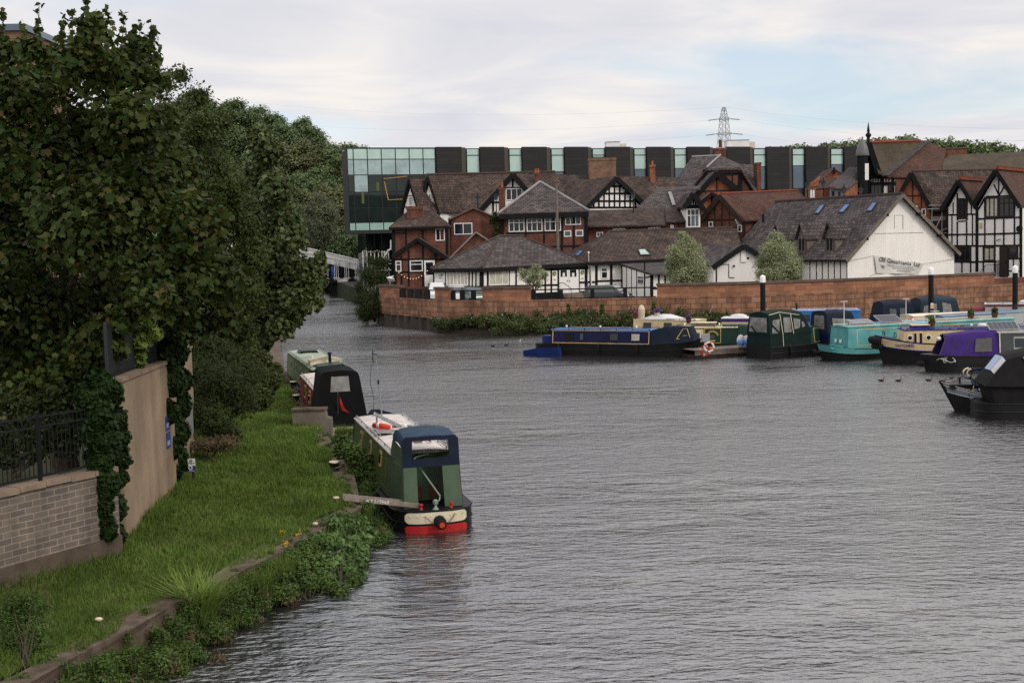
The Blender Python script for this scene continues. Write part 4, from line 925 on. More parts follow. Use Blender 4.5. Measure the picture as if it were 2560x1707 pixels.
chimney(h, 1337, 1348, 432, 447, 143, 'brick_red', 2, .7)
# ---- next range with the big chequered gable
fc = Fac(1385, 140, 1725, 140); h = house('slate_range', 'dark tiled range with large chequered black and white gable and stone chimney', fc)
mb = MB(); slabs(mb, [[(1390, 530, 139.5), (1725, 528, 139.5), (1692, 444, 146), (1388, 436, 146)]], .2)
p, q = at(1388, 436, 146), at(1692, 444, 146); slabs(mb, [[p, q, q + Vector((0, 6, -5)), p + Vector((0, 6, -5))]], .2); mb.build('roof', 'roof_brown', h)
mb = MB(); fc.wall(mb, [(1395, 534), (1720, 534)], 7, B); mb.build('wall', 'brick_red', h)
fg = Fac(1457, 133, 1620, 136.5); mb = MB(); fg.wall(mb, [(1466, 520), (1536, 450), (1606, 520)], 6, B); mb.build('gable_wall', 'white_render', h)
gable_roof(fg, h, (1454, 522), (1535, 441), (1620, 520), 9, 'roof_brown', .5, .2, bw=.5, name='gable_roof')
bs = []
for v in (466, 484, 503, 519):
    hw = (v - 449) * 1.0; bs.append((1536 - hw, v, 1536 + hw, v, .2))
for k in range(-5, 6):
    u = 1536 + k * 13; vt = 452 + abs(k) * 13; bs.append((u, vt, u, 520, .18))
mb = MB(); fg.beams(mb, bs); mb.build('timber_frame', 'timber_black', h)
mb = MB(); mb.tube([at(1481, 444, 145.4) + Vector((0, 0, .2)), at(1455, 512, 140.2) + Vector((0, 0, .2))], .12, 5); mb.build('valley_flashing', 'lead', h)
chimney(h, 1473, 1540, 395, 440, 144.5, 'brick_buff', 0, 1.6); chimney(h, 1626, 1638, 412, 445, 145, 'brick_orange', 1, .7)
# ---- low range with long brown roof
fc = Fac(1470, 128, 1742, 127.5); h = house('low_brick_range', 'low brick range with a long sagging brown roof below the chequered gable', fc)
mb = MB(); fc.wall(mb, [(1470, 566), (1738, 556)], 5, B); mb.build('wall', 'brick_red', h)
mb = MB(); slabs(mb, [[(1467, 565, 127.4), (1665, 561, 127.2), (1660, 521, 132), (1464, 526, 132)], [(1665.5, 554, 127.2), (1736, 552, 127), (1733, 519, 132), (1661, 521, 132)]], .16); mb.build('roof', 'roof_brown', h)
for q in ((1491, 580, 1508, 592), (1532, 571, 1563, 592), (1621, 568, 1651, 590), (1676, 562, 1684, 574)): window(fc, h, *q, 2 if q[2] - q[0] < 20 else 4)
mb = MB(); fc.beams(mb, [(1573, 566, 1573, 590), (1697, 556, 1697, 590, .12), (1668, 556, 1736, 554, .12)]); mb.build('timber_frame', 'timber_black', h)
mb = MB(); slabs(mb, [[(1600, 538, 129), (1652, 524, 134), (1752, 519, 134), (1742, 540, 129)]], .15)
# tall bay dormer
fc = Fac(1714, 126.5, 1752, 126.5); h = house('bay_tower', 'narrow gabled bay with tall white and blue window on the brick range', fc)
mb = MB(); fc.wall(mb, [(1716, 515), (1731, 486), (1750, 521)], 6, B); mb.build('wall', 'white_render', h)
gable_roof(fc, h, (1708, 516), (1731, 479), (1759, 523), 7, 'roof_brown', .55, .16, bw=.5)
mb = MB(); fc.beams(mb, [(1714, 517.5, 1751, 517.5, .4)] + [(u, 495, u, 514, .12) for u in (1717, 1721.5, 1727, 1733, 1739, 1745)]); mb.build('timber_frame', 'timber_black', h)
w = window(fc, h, 1716.5, 522, 1748, 568, 3, (.36,)); mb = MB(); a0, a1, z0, z1 = fc.rect(1729, 541, 1746.5, 566); mb.obox(fc.A, fc.d, fc.n, a0, a1, .026, .04, z0, z1); mb.build('lower_pane', 'slate_glass', w)
# brown roof right of the bay up to its ridge
fc = Fac(1600, 134, 1745, 134); h = house('slate_wing', 'dark slate roofed wing with a pale lead strip behind the narrow bay', fc)
mb = MB(); slabs(mb, [[(1586, 524, 132.5), (1752, 518, 132.5), (1731, 478, 137), (1634, 480, 137)], [(1634, 480, 137), (1751, 472, 138), (1756, 465, 139.5), (1642, 468, 139.5)]], .18); mb.build('roof', 'roof_slate', h)
mb = MB(); fc.wall(mb, [(1592, 526), (1742, 522)], 4, B); mb.build('wall', 'brick_red', h)
mb = MB(); p, q = at(1674, 483, 136.4), at(1685, 516, 132.9); mb.bar(p + Vector((0, 0, .14)), q + Vector((0, 0, .14)), .35, .05); mb.build('lead_strip', 'lead', h)
# ---- tall half hipped brick gable
fc = Fac(1734, 145, 1890, 145); h = house('half_hipped_house', 'tall half hipped red brick gable with wide chimney behind the orange gable', fc)
mb = MB(); fc.wall(mb, [(1738, 463), (1762, 424), (1848, 421), (1886, 478)], 8, B); mb.build('wall', 'brick_red', h)
ap = at(1801, 389, 149.5)
mb = MB(); slabs(mb, [[(1676, 467, 147), (1732, 465, 144.5), (1766, 422, 144.6), ap, (1730, 393, 151)], [(1766, 422, 144.6), (1838, 420, 144.6), ap], [(1838, 420, 144.6), ap, (1848, 410, 151), (1893, 413, 152), (1892, 478, 146), (1888, 479, 144.5), (1852, 421, 144.6)]], .2); mb.build('roof', 'roof_slate', h)
mb = MB(); mb.tube([at(1766, 421, 144.5) + Vector((0, 0, .1)), ap + Vector((0, 0, .1))], .12, 5); mb.tube([at(1730, 392.5, 151), ap], .14, 5); mb.build('hip_ridge', 'lead', h)
mb = MB(); fc.beams(mb, [(1761, 424, 1761, 470, .35), (1764, 421.5, 1850, 421.5, .2), (1763, 437, 1850, 434, .3), (1850, 424, 1850, 485, .45), (1831, 437, 1831, 478, .12), (1840, 464, 1850, 464, .12), (1740, 462, 1760, 436, .2), (1882, 480, 1852, 436, .3), (1815, 440, 1815, 478, .12)], .2, .05); mb.build('timber_frame', 'timber_black', h)
chimney(h, 1788, 1815, 370, 392, 150.5, 'brick_red', 0, 1.2); chimney(h, 1893, 1903, 406, 480, 146.5, 'brick_red', 0, 2.2)
mb = MB(); p = at(1801, 369, 151); mb.lathe([(.2, 0), (.18, .9)], p, 8); mb.build('chimney_pot', 'brown_pot', h)
# ---- orange gable, small gable
fc = Fac(1733, 139, 1855, 139); h = house('orange_gable_house', 'bright orange brick gable with thick black bargeboards', fc)
mb = MB(); fc.wall(mb, [(1740, 489), (1791, 433), (1848, 482)], 5, B); mb.build('wall', 'brick_orange', h)
gable_roof(fc, h, (1731, 492), (1791, 427), (1858, 484), 5.2, 'roof_slate', .5, .16, bw=.6)
mb = MB(); fc.beams(mb, [(1792, 436, 1792, 478), (1758, 478.5, 1836, 476), (1765, 478, 1765, 500)]); mb.build('timber_frame', 'timber_brown', h)
fc = Fac(1750, 134, 1800, 134); h = house('small_brick_gable', 'small brick gable tucked under the orange brick gable', fc)
mb = MB(); fc.wall(mb, [(1753, 504), (1779, 485), (1798, 495)], 4, B); mb.build('wall', 'brick_orange', h)
gable_roof(fc, h, (1748, 505), (1779, 481), (1802, 494), 4.5, 'roof_slate', .4, .14, bw=.35)
mb = MB(); fc.beams(mb, [(1779, 488, 1779, 520, .2)]); mb.build('timber_frame', 'timber_black', h)
# ---- long red brown roof with timbered brick gable end
fc = Fac(1752, 130, 1862, 127); h = house('brown_roof_house', 'brick house with timbered gable end and long reddish brown roof behind the warehouse', fc)
mb = MB(); fc.wall(mb, [(1756, 551), (1803, 492), (1858, 549)], 5, B); mb.build('wall', 'brick_red', h)
f2 = Fac(1862, 127.3, 2030, 131.5); mb = MB(); f2.wall(mb, [(1862, 549), (2025, 548)], 4, B); mb.build('side_wall', 'brick_red', h)
gable_roof(fc, h, (1749, 555), (1803, 485), (1862, 552), 2.5, 'roof_red', .4, .15, 'timber_brown', .5, 'verge_roof')
mb = MB(); slabs(mb, [[(1863, 550, 126.8), (2040, 540, 131), (2016, 497, 135), (1994, 476, 135.5), (1803, 484.5, 129.2)]], .18); mb.build('roof', 'roof_red', h)
mb = MB(); mb.tube([at(1803, 484, 129.2), at(1994, 475.5, 135.5)], .14, 6); mb.build('ridge', 'ridge_red', h)
mb = MB(); fc.beams(mb, [(u, vt, u, 590, .13) for u, vt in ((1770, 536), (1787, 515), (1805, 497), (1824, 516), (1842, 536))] + [(1756, 550.5, 1860, 549, .2), (1861, 548, 1861, 600, .3)]); mb.build('timber_frame', 'timber_brown', h)
window(fc, h, 1772, 554, 1783, 568, 1); window(fc, h, 1844, 562, 1855, 580, 1); window(f2, h, 1894, 552.6, 1905, 564, 1)
a = fc.w(1841, 561, .05); b = fc.w(1854, 560, .05); mb = MB(); mb.prism([a, b, b + fc.n * .5 + Vector((.1, 0, .45)), a + fc.n * .5 + Vector((.1, 0, .45))], (0, .04, .04)); mb.build('open_casement', 'window_white', h)
mb = MB(); f2.beams(mb, [(1864, 550, 1985, 547, .2)]); mb.build('gutter', 'timber_black', h)
# ---- white single storey building with slate hipped roof
A_, B_, C_ = (1076, 671, 112.8), (1204, 669, 111.6), (1468, 656, 117.5)
h = thing('hip_roofed_building', 'white single storey building with black timbers under a broad slate hipped roof', 'building', (at(*B_).x, at(*B_).y, GROUND))
a, b, c = at(*A_), at(*B_), at(*C_); r1, r2 = at(1248, 590, 118), at(1299, 590, 119.5); d_ = c + Vector((-2.5, 9, 0)); e_ = a + Vector((1, 12, 0))
mb = MB(); slabs(mb, [[a, b, r1], [b, c, r2, r1], [c, d_, r2], [d_, e_, r1, r2], [e_, a, r1]], .16); mb.build('roof', 'roof_slate', h)
mb = MB(); up = Vector((0, 0, .03)); mb.tube([b + up, r1 + up], .12, 6); mb.tube([r1 + up, r2 + up], .12, 6); mb.tube([c + up, r2 + up], .10, 6); mb.tube([a + up, r1 + up], .1, 6); mb.build('hip_ridge', 'ridge_dark', h)
eaveboard(h, [A_, B_, C_], .34)
fl = Fac(1088, 113.1, 1203, 112.0, 700); fr = Fac(1203, 112.0, 1478, 117.9, 700); zt = b.z - .25
for f_c in (fl, fr): mb = MB(); mb.obox(f_c.A, f_c.d, f_c.n, 0, f_c.len, -.3, 0, B, zt + .1); mb.build('wall', 'white_board', h)
mb = MB(); fl.beams(mb, [(1084.5, 678, 1084.5, 740, .12), (1173, 678, 1173, 740, .1), (1181, 678, 1181, 740, .1), (1190, 678, 1190, 740, .1), (1113.5, 678, 1113.5, 740, .06), (1090, 718, 1200, 716, .1)]); fr.beams(mb, [(1204, 674, 1204, 745, .42), (1219, 674, 1219, 740), (1272, 674, 1272, 740), (1290, 672, 1290, 740), (1363, 672, 1363, 740), (1378, 672, 1378, 740), (1395.5, 670, 1395.5, 740), (1447, 668, 1447, 735), (1465, 665, 1465, 735, .3), (1476, 665, 1476, 735), (1206, 717, 1397, 712), (1448, 706, 1478, 705), (1360, 673, 1470, 669, .3)]); mb.build('timber_frame', 'timber_black', h)
mb = MB(); a0, a1, z0, z1 = fr.rect(1331, 731, 1397, 745); mb.obox(fr.A, fr.d, fr.n, a0, a1, .0, .06, z0 - .3, z1); a0, a1, z0, z1 = fr.rect(1449, 727, 1478, 740); mb.obox(fr.A, fr.d, fr.n, a0, a1, .0, .06, z0 - .3, z1); mb.build('plinth', 'timber_black', h)
window(fl, h, 1116, 679, 1170, 714, 6, gm='curtain'); window(fr, h, 1222, 676, 1271, 713, 3, gm='curtain')
mb = MB(); a0, a1, z0, z1 = fl.rect(1087, 680, 1113, 716); mb.obox(fl.A, fl.d, fl.n, a0, a1, 0, .04, z0, z1); sg = mb.build('notice_panel', 'sign_white', h)
mb = MB()
for i in range(22):
    u, v = 1100.5 + random.gauss(0, 2.3), 689.5 + random.gauss(0, 3.2); p = fl.w(u, v, .043); mb.bar(p, p + fl.d * random.uniform(.08, .2) + Vector((0, 0, random.uniform(-.12, .12))), .05, .01, up=fl.n)
mb.build('emblem', 'ink_grey', sg)
mb = MB()
for v, w_ in ((703.5, 15), (706.5, 11), (711, 6)): mb.bar(fl.w(1100 - w_ / 2, v, .043), fl.w(1100 + w_ / 2, v, .043), .035, .01, up=fl.n)
mb.build('small_print', 'ink_grey', sg)
for k, (g0, g1) in enumerate(((1400.5, 1416.5), (1424, 1440))):
    u0, u1 = ((1397, 1421), (1421.6, 1446))[k]
    D = door(fr, h, u0, 668, u1, 735, glass=(g0, 674, g1, 692), kn=False)
    mb = MB(); a0, a1, z0, z1 = fr.rect((g0 + g1) / 2 - 3, 682, (g0 + g1) / 2 + 3, 692); mb.obox(fr.A, fr.d, fr.n, a0, a1, .061, .07, z0, z1); mb.build('notice', 'sign_white', D)
    mb = MB(); a0, a1, z0, z1 = fr.rect(1417.5 if k == 0 else 1423, 700, 1419 if k == 0 else 1424.5, 704); mb.obox(fr.A, fr.d, fr.n, a0, a1, .05, .1, z0, z1); mb.build('handle', 'steel_grey', D)
for u, v in ((1386, 684), (1455.5, 681)):
    p = fr.w(u, v, .0); mb = MB(); mb.lathe([(.20, 0), (.20, .04)], p, 16, fr.n); rd = mb.build('round_sign', 'slate_glass', h)
    mb = MB(); mb.lathe([(.12, .04), (.12, .05)], p - Vector((0, 0, .03)), 12, fr.n); mb.build('emblem', pmat('sign_olive', (.35, .33, .07), .6), rd)
    mb = MB(); q = fr.w(u + .5, v + 15, 0); mb.bar(q + fr.n * .02 - fr.d * .1, q + fr.n * .02 + fr.d * .1, .12, .02, up=fr.n); mb.build('door_plate', 'ink_grey', h)
st = thing('entrance_steps', 'stone entrance steps in front of the white double doors', 'steps', fr.p(fr.al(1420, 740)[0], GROUND))
mb = MB(); a0, a1 = fr.al(1398, 740)[0], fr.al(1450, 740)[0]
for i in range(3): mb.obox(fr.A, fr.d, fr.n, a0, a1, .06, .5 + .35 * i, GROUND, GROUND + .5 - .17 * i)
mb.build('step', 'concrete', st)
for u in (1398, 1450):
    a0 = fr.al(u, 720)[0]; mb = MB(); mb.tube([fr.p(a0, GROUND + 1.45, .08), fr.p(a0 + .2, GROUND + 1.45, .4), fr.p(a0 + .5, GROUND + .95, 1.2), fr.p(a0 + .5, GROUND, 1.25)], .03, 6); mb.build('handrail', 'iron_black', st)
# ---- long low white building with skylights
f1 = Fac(1478, 117.6, 1560, 118.4, 700); fx = Fac(1560, 118.4, 1850, 121.6, 700)
h = thing('long_white_building', 'long low white building with skylights and lean-to beside the hipped building', 'building', (f1.A.x, f1.A.y, GROUND))
e0, e1, a0_, a1_ = at(1474, 655, 117.0), at(1858, 638, 121), at(1521.6, 579, 123.5), at(1842, 568, 127.5)
hl = at(1412, 634, 124); bkv = Vector((1, 9.5, 0))
mb = MB(); slabs(mb, [[hl, e0, a0_], [e0, e1, a1_, a0_], [a0_, a1_, e1 + bkv, hl + Vector((8, 5, 0))]], .16); mb.build('roof', 'roof_brown', h)
mb = MB(); mb.tube([e0, a0_], .1, 5); mb.tube([a0_, a1_], .13, 5); mb.build('hip_ridge', 'ridge_dark', h)
for f_c in (f1, fx): mb = MB(); mb.obox(f_c.A, f_c.d, f_c.n, 0, f_c.len, -.3, 0, B, e0.z - .1); mb.build('wall', 'white_board', h)
eaveboard(h, [(1474, 655, 117.0), (1858, 638, 121)], .3)
mb = MB(); f1.beams(mb, [(1491, 660, 1491, 745, .24), (1528, 658, 1528, 745, .24), (1554.5, 660, 1554.5, 745, .12), (1491, 703, 1555, 701), (1480, 705, 1491, 705)]); fx.beams(mb, [(1649, 660, 1649, 740), (1700, 660, 1700, 740)]); mb.build('timber_frame', 'timber_black', h)
window(f1, h, 1502, 669, 1519, 697, 1, (.36,))
fs = Fac(1556, 117.8, 1628, 113.2, 700); ff = Fac(1628, 113.2, 1690, 113.8, 700)
tl, tr, brr, bll = at(1551, 659, 117.9), at(1672, 655, 118.6), at(1690, 682, 113.1), at(1627, 683.5, 112.7)
mb = MB(); slabs(mb, [[tl, tr, brr, bll]], .12); mb.build('leanto_roof', 'roof_grey', h)
mb = MB(); pz = [fs.w(1556, 663), fs.w(1627, 686)]; mb.prism([Vector((pz[0].x, pz[0].y, B)), pz[0], pz[1], Vector((pz[1].x, pz[1].y, B))], fs.n * -.2); mb.obox(ff.A, ff.d, ff.n, .004, ff.len, -.2, 0, B, at(1660, 686, 113.3).z); mb.build('leanto_wall', 'white_board', h)
mb = MB(); fs.beams(mb, [(1567, 668, 1567, 745, .06), (1579, 672, 1579, 745, .06), (1592, 676, 1592, 745, .08), (1612, 655, 1612, 745, .16), (1555, 663, 1628, 686, .14), (1614, 694, 1627, 691, .1)]); ff.beams(mb, [(1629, 684, 1629, 745, .3), (1647, 688, 1647, 745), (1663, 688, 1663, 745), (1629, 721, 1690, 720)]); mb.build('timber_frame', 'timber_black', h)
window(fs, h, 1594, 689, 1611, 712, 1, (.4,), gm='glass_grey')
skylight(h, [e0, a0_, hl], [(1436, 641), (1446, 642), (1461, 628), (1452, 627)], gm='skylight_blue')
skylight(h, [e0, e1, a0_], [(1600, 640), (1627, 639), (1612, 624), (1594, 625)], gm='mint_glass_low')
mb = MB(); p = at(1472, 655, 116.5); mb.tube([p, p + Vector((0, 0, .8))], .025, 5); mb.ball(p + Vector((0, 0, .85)), .1, n=8, k=5); mb.build('lamp', 'white_paint', h)
# ---- small white gable
fc = Fac(1781, 112.8, 1928, 113.2); h = house('white_gable_house', 'small plain white gable with black bargeboards between the two silvery trees', fc)
mb = MB(); fc.wall(mb, [(1783, 664), (1857, 614), (1928, 657)], 6, B); mb.build('wall', 'white_render', h)
gable_roof(fc, h, (1779, 664), (1857, 609.5), (1931, 656), 8, 'roof_slate', .3, .15, bw=.45)
mb = MB(); p = at(1857, 609.5, 113); q = at(1770, 611, 119); s_ = at(1779, 663, 113); slabs(mb, [[p, s_, at(1690, 655, 119), q]], .13); mb.build('side_roof', 'roof_slate', h)
mb = MB(); fc.beams(mb, [(1791, 661, 1822, 661, .05), (1822, 661, 1822, 694, .05), (1822, 694, 1836, 694, .05), (1791, 670, 1791, 705, .1)]); mb.build('pipe', 'timber_black', h)
mb = MB(); a0, a1, z0, z1 = fc.rect(1867, 643, 1873, 648); mb.obox(fc.A, fc.d, fc.n, a0, a1, 0, .03, z0, z1); mb.build('air_brick', 'brick_red', h)
mb = MB(); a0, a1, z0, z1 = fc.rect(1852, 622, 1865, 655); mb.obox(fc.A, fc.d, fc.n, a0, a1, 0, .12, z0, z1 + .2); mb.build('pilaster', 'white_render', h)
mb = MB(); mb.lathe([(.09, 0), (.09, .15)], fc.w(1834.5, 665), 8, fc.n); mb.build('wall_lamp', 'iron_black', h)
# ---- white warehouse with banner
fc = Fac(2119, 110, 2385.6, 115.3, 630); h = house('white_warehouse', 'big white weatherboarded warehouse gable with slate roof and blue skylights', fc)
dpt = 17.4; eL, ap, eR = fc.al(2119, 636), fc.al(2247.7, 484), fc.al(2385.4, 626)
mb = MB(); fc.wall(mb, [(2119, 641), (2247.7, 489), (2385.4, 631)], .3, B); gw = mb.build('gable_wall', 'white_board', h)
mb = MB()
for i in range(1, 58):
    a = eR[0] * i / 58; zt = eL[1] + (ap[1] - eL[1]) * (a / ap[0]) if a < ap[0] else ap[1] - (ap[1] - eR[1]) * (a - ap[0]) / (eR[0] - ap[0]); mb.obox(fc.A, fc.d, fc.n, a - .012, a + .012, 0, .007, B, zt - .3)
mb.build('cover_strips', 'white_board', gw)
mb = MB(); fc.beams(mb, [(2185, 584, 2307, 581.5, .03), (2236, 538, 2257, 538, .02), (2236, 538, 2236, 572, .02), (2257, 538, 2257, 572, .02)], off=.03); mb.build('seam', 'lead', gw)
fsd = Fac(2000, 117, 2119, 110, 640); e1v, e2v = fc.d, -fc.n
W0 = Vector((fc.A.x, fc.A.y, 0))
def wp(a, b, z): return W0 + e1v * a + e2v * b + Vector((0, 0, z))
mb = MB(); mb.prism([wp(.02, .3, B), wp(.02, dpt, B), wp(.02, dpt, eL[1]), wp(.02, .3, eL[1])], e1v * .3); mb.build('side_wall', 'white_board', h)
mb = MB()
for b in (.06, .9, 1.7, 2.5, 3.3, 4.1, 5.0, 6.2, 7.4, 8.6, 10): mb.prism([wp(.02, b, B), wp(.02, b + .09, B), wp(.02, b + .09, eL[1]), wp(.02, b, eL[1])], e1v * -.03)
mb.build('timber_frame', 'timber_black', h)
oh = .45; sl_ = (ap[1] - eL[1]) / ap[0]
rp = [wp(-.5, -oh, eL[1] - .5 * sl_), wp(ap[0], -oh, ap[1]), wp(ap[0], dpt, ap[1]), wp(-.5, dpt + .2, eL[1] - .5 * sl_)]
rq = [wp(ap[0], -oh, ap[1]), wp(eR[0] + .3, -oh, eR[1] - .25), wp(eR[0] + .3, dpt, eR[1] - .25), wp(ap[0], dpt, ap[1])]
mb = MB(); slabs(mb, [rp, rq], .16); mb.build('roof', 'roof_slate', h)
mb = MB(); mb.tube([rp[1], rp[2]], .14, 6); mb.build('ridge', 'ridge_dark', h)
mb = MB(); dz = Vector((0, 0, -.16)); mb.bar(rp[0] + dz - e2v * .03, rp[1] + dz - e2v * .03, .06, .3); mb.bar(rq[0] + dz - e2v * .035, rq[1] + dz - e2v * .035, .06, .3); mb.build('bargeboard', 'timber_grey', h)
for f in (.36, .72):
    for s0, s1 in ((rp[0], rp[1]), (rq[1], rq[0])):
        p = s0.lerp(s1, f) - Vector((0, 0, .3)); mb = MB(); mb.bar(p - e2v * .1, p + e2v * .3, .2, .25); mb.build('purlin_end', 'timber_black', h)
mb = MB(); mb.bar(rp[0] - Vector((0, 0, .1)), rp[3] - Vector((0, 0, .1)), .14, .14); mb.build('gutter', 'timber_black', h)
for q in ([(2036.6, 535.8), (2047.4, 535.8), (2064, 512.8), (2053.7, 512.8)], [(2096.8, 533.5), (2108.4, 533.5), (2127, 511.7), (2114.5, 511.7)], [(2166.5, 530), (2178.6, 530), (2194.7, 507.3), (2183.6, 507.3)]): skylight(h, rp[:3], q)
for t_ in (2.6, 6.4, 9.9):
    dm = MB(); w_ = .62; zb, ze, za = 5.6, 7.0, 8.35; fr_ = .25
    def dl(a, b, z): return wp(a, t_ + b, z)
    for sgn in (-1, 1):
        dm.prism([dl(fr_, sgn * w_, zb), dl(fr_, sgn * w_, ze), dl((ze - eL[1]) / sl_ + .3, sgn * w_, ze)], e2v * (-sgn * .08))
    dm.prism([dl(fr_, -w_, zb), dl(fr_, w_, zb), dl(fr_, w_, ze), dl(fr_, 0, za - .12), dl(fr_, -w_, ze)], e1v * .08); D = dm.build('dormer', 'timber_grey', h)
    rb = (za - eL[1]) / sl_ + .2; eb = (ze - eL[1]) / sl_ - .1
    mb = MB(); slabs(mb, [[dl(-.05, -w_ - .12, ze - .12), dl(-.05, 0, za), dl(rb, 0, za), dl(eb, -w_ - .12, ze - .12)], [dl(-.05, w_ + .12, ze - .12), dl(-.05, 0, za), dl(rb, 0, za), dl(eb, w_ + .12, ze - .12)]], .1); mb.build('dormer_roof', 'roof_slate', D)
    mb = MB(); mb.prism([dl(fr_, -.45, zb + .25), dl(fr_, .45, zb + .25), dl(fr_, .45, ze - .1), dl(fr_, -.45, ze - .1)], e1v * -.03); mb.build('pane', 'glass_dark', D)
    mb = MB()
    for y in (-.45, 0, .45): mb.prism([dl(fr_ - .031, y - .04, zb + .2), dl(fr_ - .031, y + .04, zb + .2), dl(fr_ - .031, y + .04, ze), dl(fr_ - .031, y - .04, ze)], e1v * -.03)
    mb.build('window_frame', 'timber_grey', D)
mb = MB(); slabs(mb, [[wp(-2.6, 6.0, 3.9), wp(-2.6, 12, 3.9), wp(0, 12, 5.0), wp(0, 6.0, 5.0)]], .12); mb.build('leanto_roof', 'roof_slate', h)
mb = MB(); mb.tube([at(1908, 557, 122), at(1908, 536, 122)], .12, 8); mb.build('flue', 'iron_black', h)
# banner
bn = thing('banner', 'sagging white vinyl banner lettered CRS Consultants on the warehouse gable', 'banner', fc.w(2245, 665, .1))
TL, TR, BR, BL = [fc.al(u, v) for u, v in ((2183.3, 639), (2307, 659.6), (2297, 686), (2189, 683))]
def bpnt(s, t):
    a = (TL[0] * (1 - s) + TR[0] * s) * (1 - t) + (BL[0] * (1 - s) + BR[0] * s) * t; z = (TL[1] * (1 - s) + TR[1] * s) * (1 - t) + (BL[1] * (1 - s) + BR[1] * s) * t
    return fc.p(a, z + .10 * math.sin(math.pi * s * 3) * (1 - t) * .4, .10 + .05 * math.sin(9 * s + 3 * t) + .04 * math.sin(17 * s) * t)
mb = MB(); n_ = 20; mb.loft([[bpnt(i / n_, j / 6) for j in range(7)] for i in range(n_ + 1)], closed=False, caps=False)
mb.loft([[bpnt(i / n_, j / 6) - fc.n * .012 for j in range(7)] for i in range(n_ + 1)], closed=False, caps=False); mb.build('sheet', 'banner_white', bn, smooth=True)
word = "CRS Consultants Ltd"
for i, ch in enumerate(word):
    if ch == ' ': continue
    s = .085 + .84 * (i + .5) / len(word); tt = .20 - .05 * math.sin(math.pi * s); p = bpnt(s, tt + .02) + fc.n * .05; q = bpnt(min(1, s + .05), tt + .02) + fc.n * .05
    text_part('lettering', ch, 'ink_soft', bn, frame(p, q - p, fc.n), .50, .004, bold=.008)
mb = MB()
for row, s0, s1 in ((.45, .27, .78), (.60, .37, .85), (.76, .46, .74)):
    s = s0
    while s < s1:
        l_ = random.uniform(.02, .035); p, q = bpnt(s, row) + fc.n * .05, bpnt(s + l_, row) + fc.n * .05; mb.bar(p, q, .09, .008, up=fc.n); s += l_ + random.uniform(.008, .018)
mb.build('small_print', pmat('ink_faint', (.40, .39, .38), .7), bn)
mb = MB()
for i in range(16):
    s, t = .12 + random.gauss(0, .028), .62 + random.gauss(0, .07); p = bpnt(max(.05, s), t) + fc.n * .05; mb.bar(p, p + fc.d * random.uniform(.1, .25) + Vector((0, 0, random.uniform(-.05, .08))), .03, .008, up=fc.n)
mb.build('emblem', pmat('ink_rust', (.22, .15, .13), .7), bn)
mb = MB(); mb.tube([fc.w(2120, 653, .05), bpnt(0, 0)], .012, 4); mb.tube([bpnt(1, 0), fc.w(2382, 648, .05)], .012, 4); mb.tube([bpnt(0, 1), fc.w(2176, 690, .05)], .012, 4); mb.build('guy_rope', 'rope', bn)
# ---- half timbered twin gables at the right
fc = Fac(2368, 121.5, 2556, 117.3, 560); h = house('half_timbered_house', 'black and white half timbered house with two steep gables at the right edge', fc)
Z = lambda x, y: (2340 + x / 5.6, 440 + y / 5.6)
mb = MB(); fc.wall(mb, [Z(165, 450), Z(345, 130), Z(560, 480), Z(872, -60), Z(1185, 440)], 8, B); mb.build('wall', 'white_render', h)
gable_roof(fc, h, Z(85, 470), Z(335, 45), Z(548, 385), 8, 'roof_red', .5, .18, bw=.38, name='roof'); gable_roof(fc, h, Z(540, 385), Z(860, -100), Z(1200, 415), 9, 'roof_red', .55, .18, bw=.38, name='roof')
for (xa, xb) in (((335, 45), 7), ((860, -100), 8.5)):
    p = fc.w(*Z(*xa), .5); mb = MB(); mb.bar(p + Vector((0, 0, .06)), p - fc.n * xb + Vector((0, 0, .06)), .2, .2)
    for i in range(int(xb * 3)): q = p - fc.n * (i / 3); mb.bar(q + Vector((0, 0, .14)), q + Vector((0, 0, .3)), .12, .12)
    mb.build('ridge_crest', 'ridge_red', h)
T = []
for x0, y0, x1, y1, w_ in ((165, 440, 165, 940, .12), (242, 370, 242, 540, .1), (300, 240, 300, 620, .13), (435, 240, 435, 620, .13), (495, 380, 495, 540, .1), (225, 545, 225, 970, .1), (300, 640, 300, 970, .12), (430, 640, 430, 970, .12), (512, 540, 512, 970, .1), (575, 430, 575, 1340, .26), (155, 543, 300, 543, .13), (435, 535, 560, 535, .13), (155, 822, 580, 815, .14), (215, 977, 580, 977, .14), (255, 1198, 580, 1205, .16), (365, 1215, 365, 1350, .12), (487, 985, 487, 1350, .12), (312, 318, 430, 318, .1), (310, 635, 430, 630, .1), (210, 950, 260, 1030, .2),
    (590, 600, 1185, 578, .14), (590, 818, 1185, 800, .16), (590, 980, 1185, 972, .16), (685, 340, 685, 985, .12), (825, 600, 825, 985, .12), (950, 600, 950, 975, .12), (1100, 330, 1100, 975, .12), (700, 290, 1080, 278, .14), (878, -20, 878, 285, .12), (815, 120, 880, 270, .12), (970, 120, 885, 275, .12), (665, 990, 665, 1345, .12), (590, 1200, 880, 1198, .14), (825, 985, 825, 1400, .14), (1015, 990, 1015, 1400, .1), (1145, 985, 1145, 1145, .1), (1015, 1158, 1185, 1155, .14), (1085, 1165, 1085, 1330, .1), (1015, 1330, 1185, 1328, .1), (1190, 440, 1190, 1420, .25), (595, 470, 690, 300, .16), (175, 430, 300, 200, .14), (1075, 280, 1180, 440, .14), (430, 230, 555, 460, .14)): T.append((*Z(x0, y0), *Z(x1, y1), w_))
mb = MB(); fc.beams(mb, T, off=.05); mb.build('timber_frame', 'timber_black', h)
WD = dict(fm='window_dark_frame', fw=.12, out=.07)
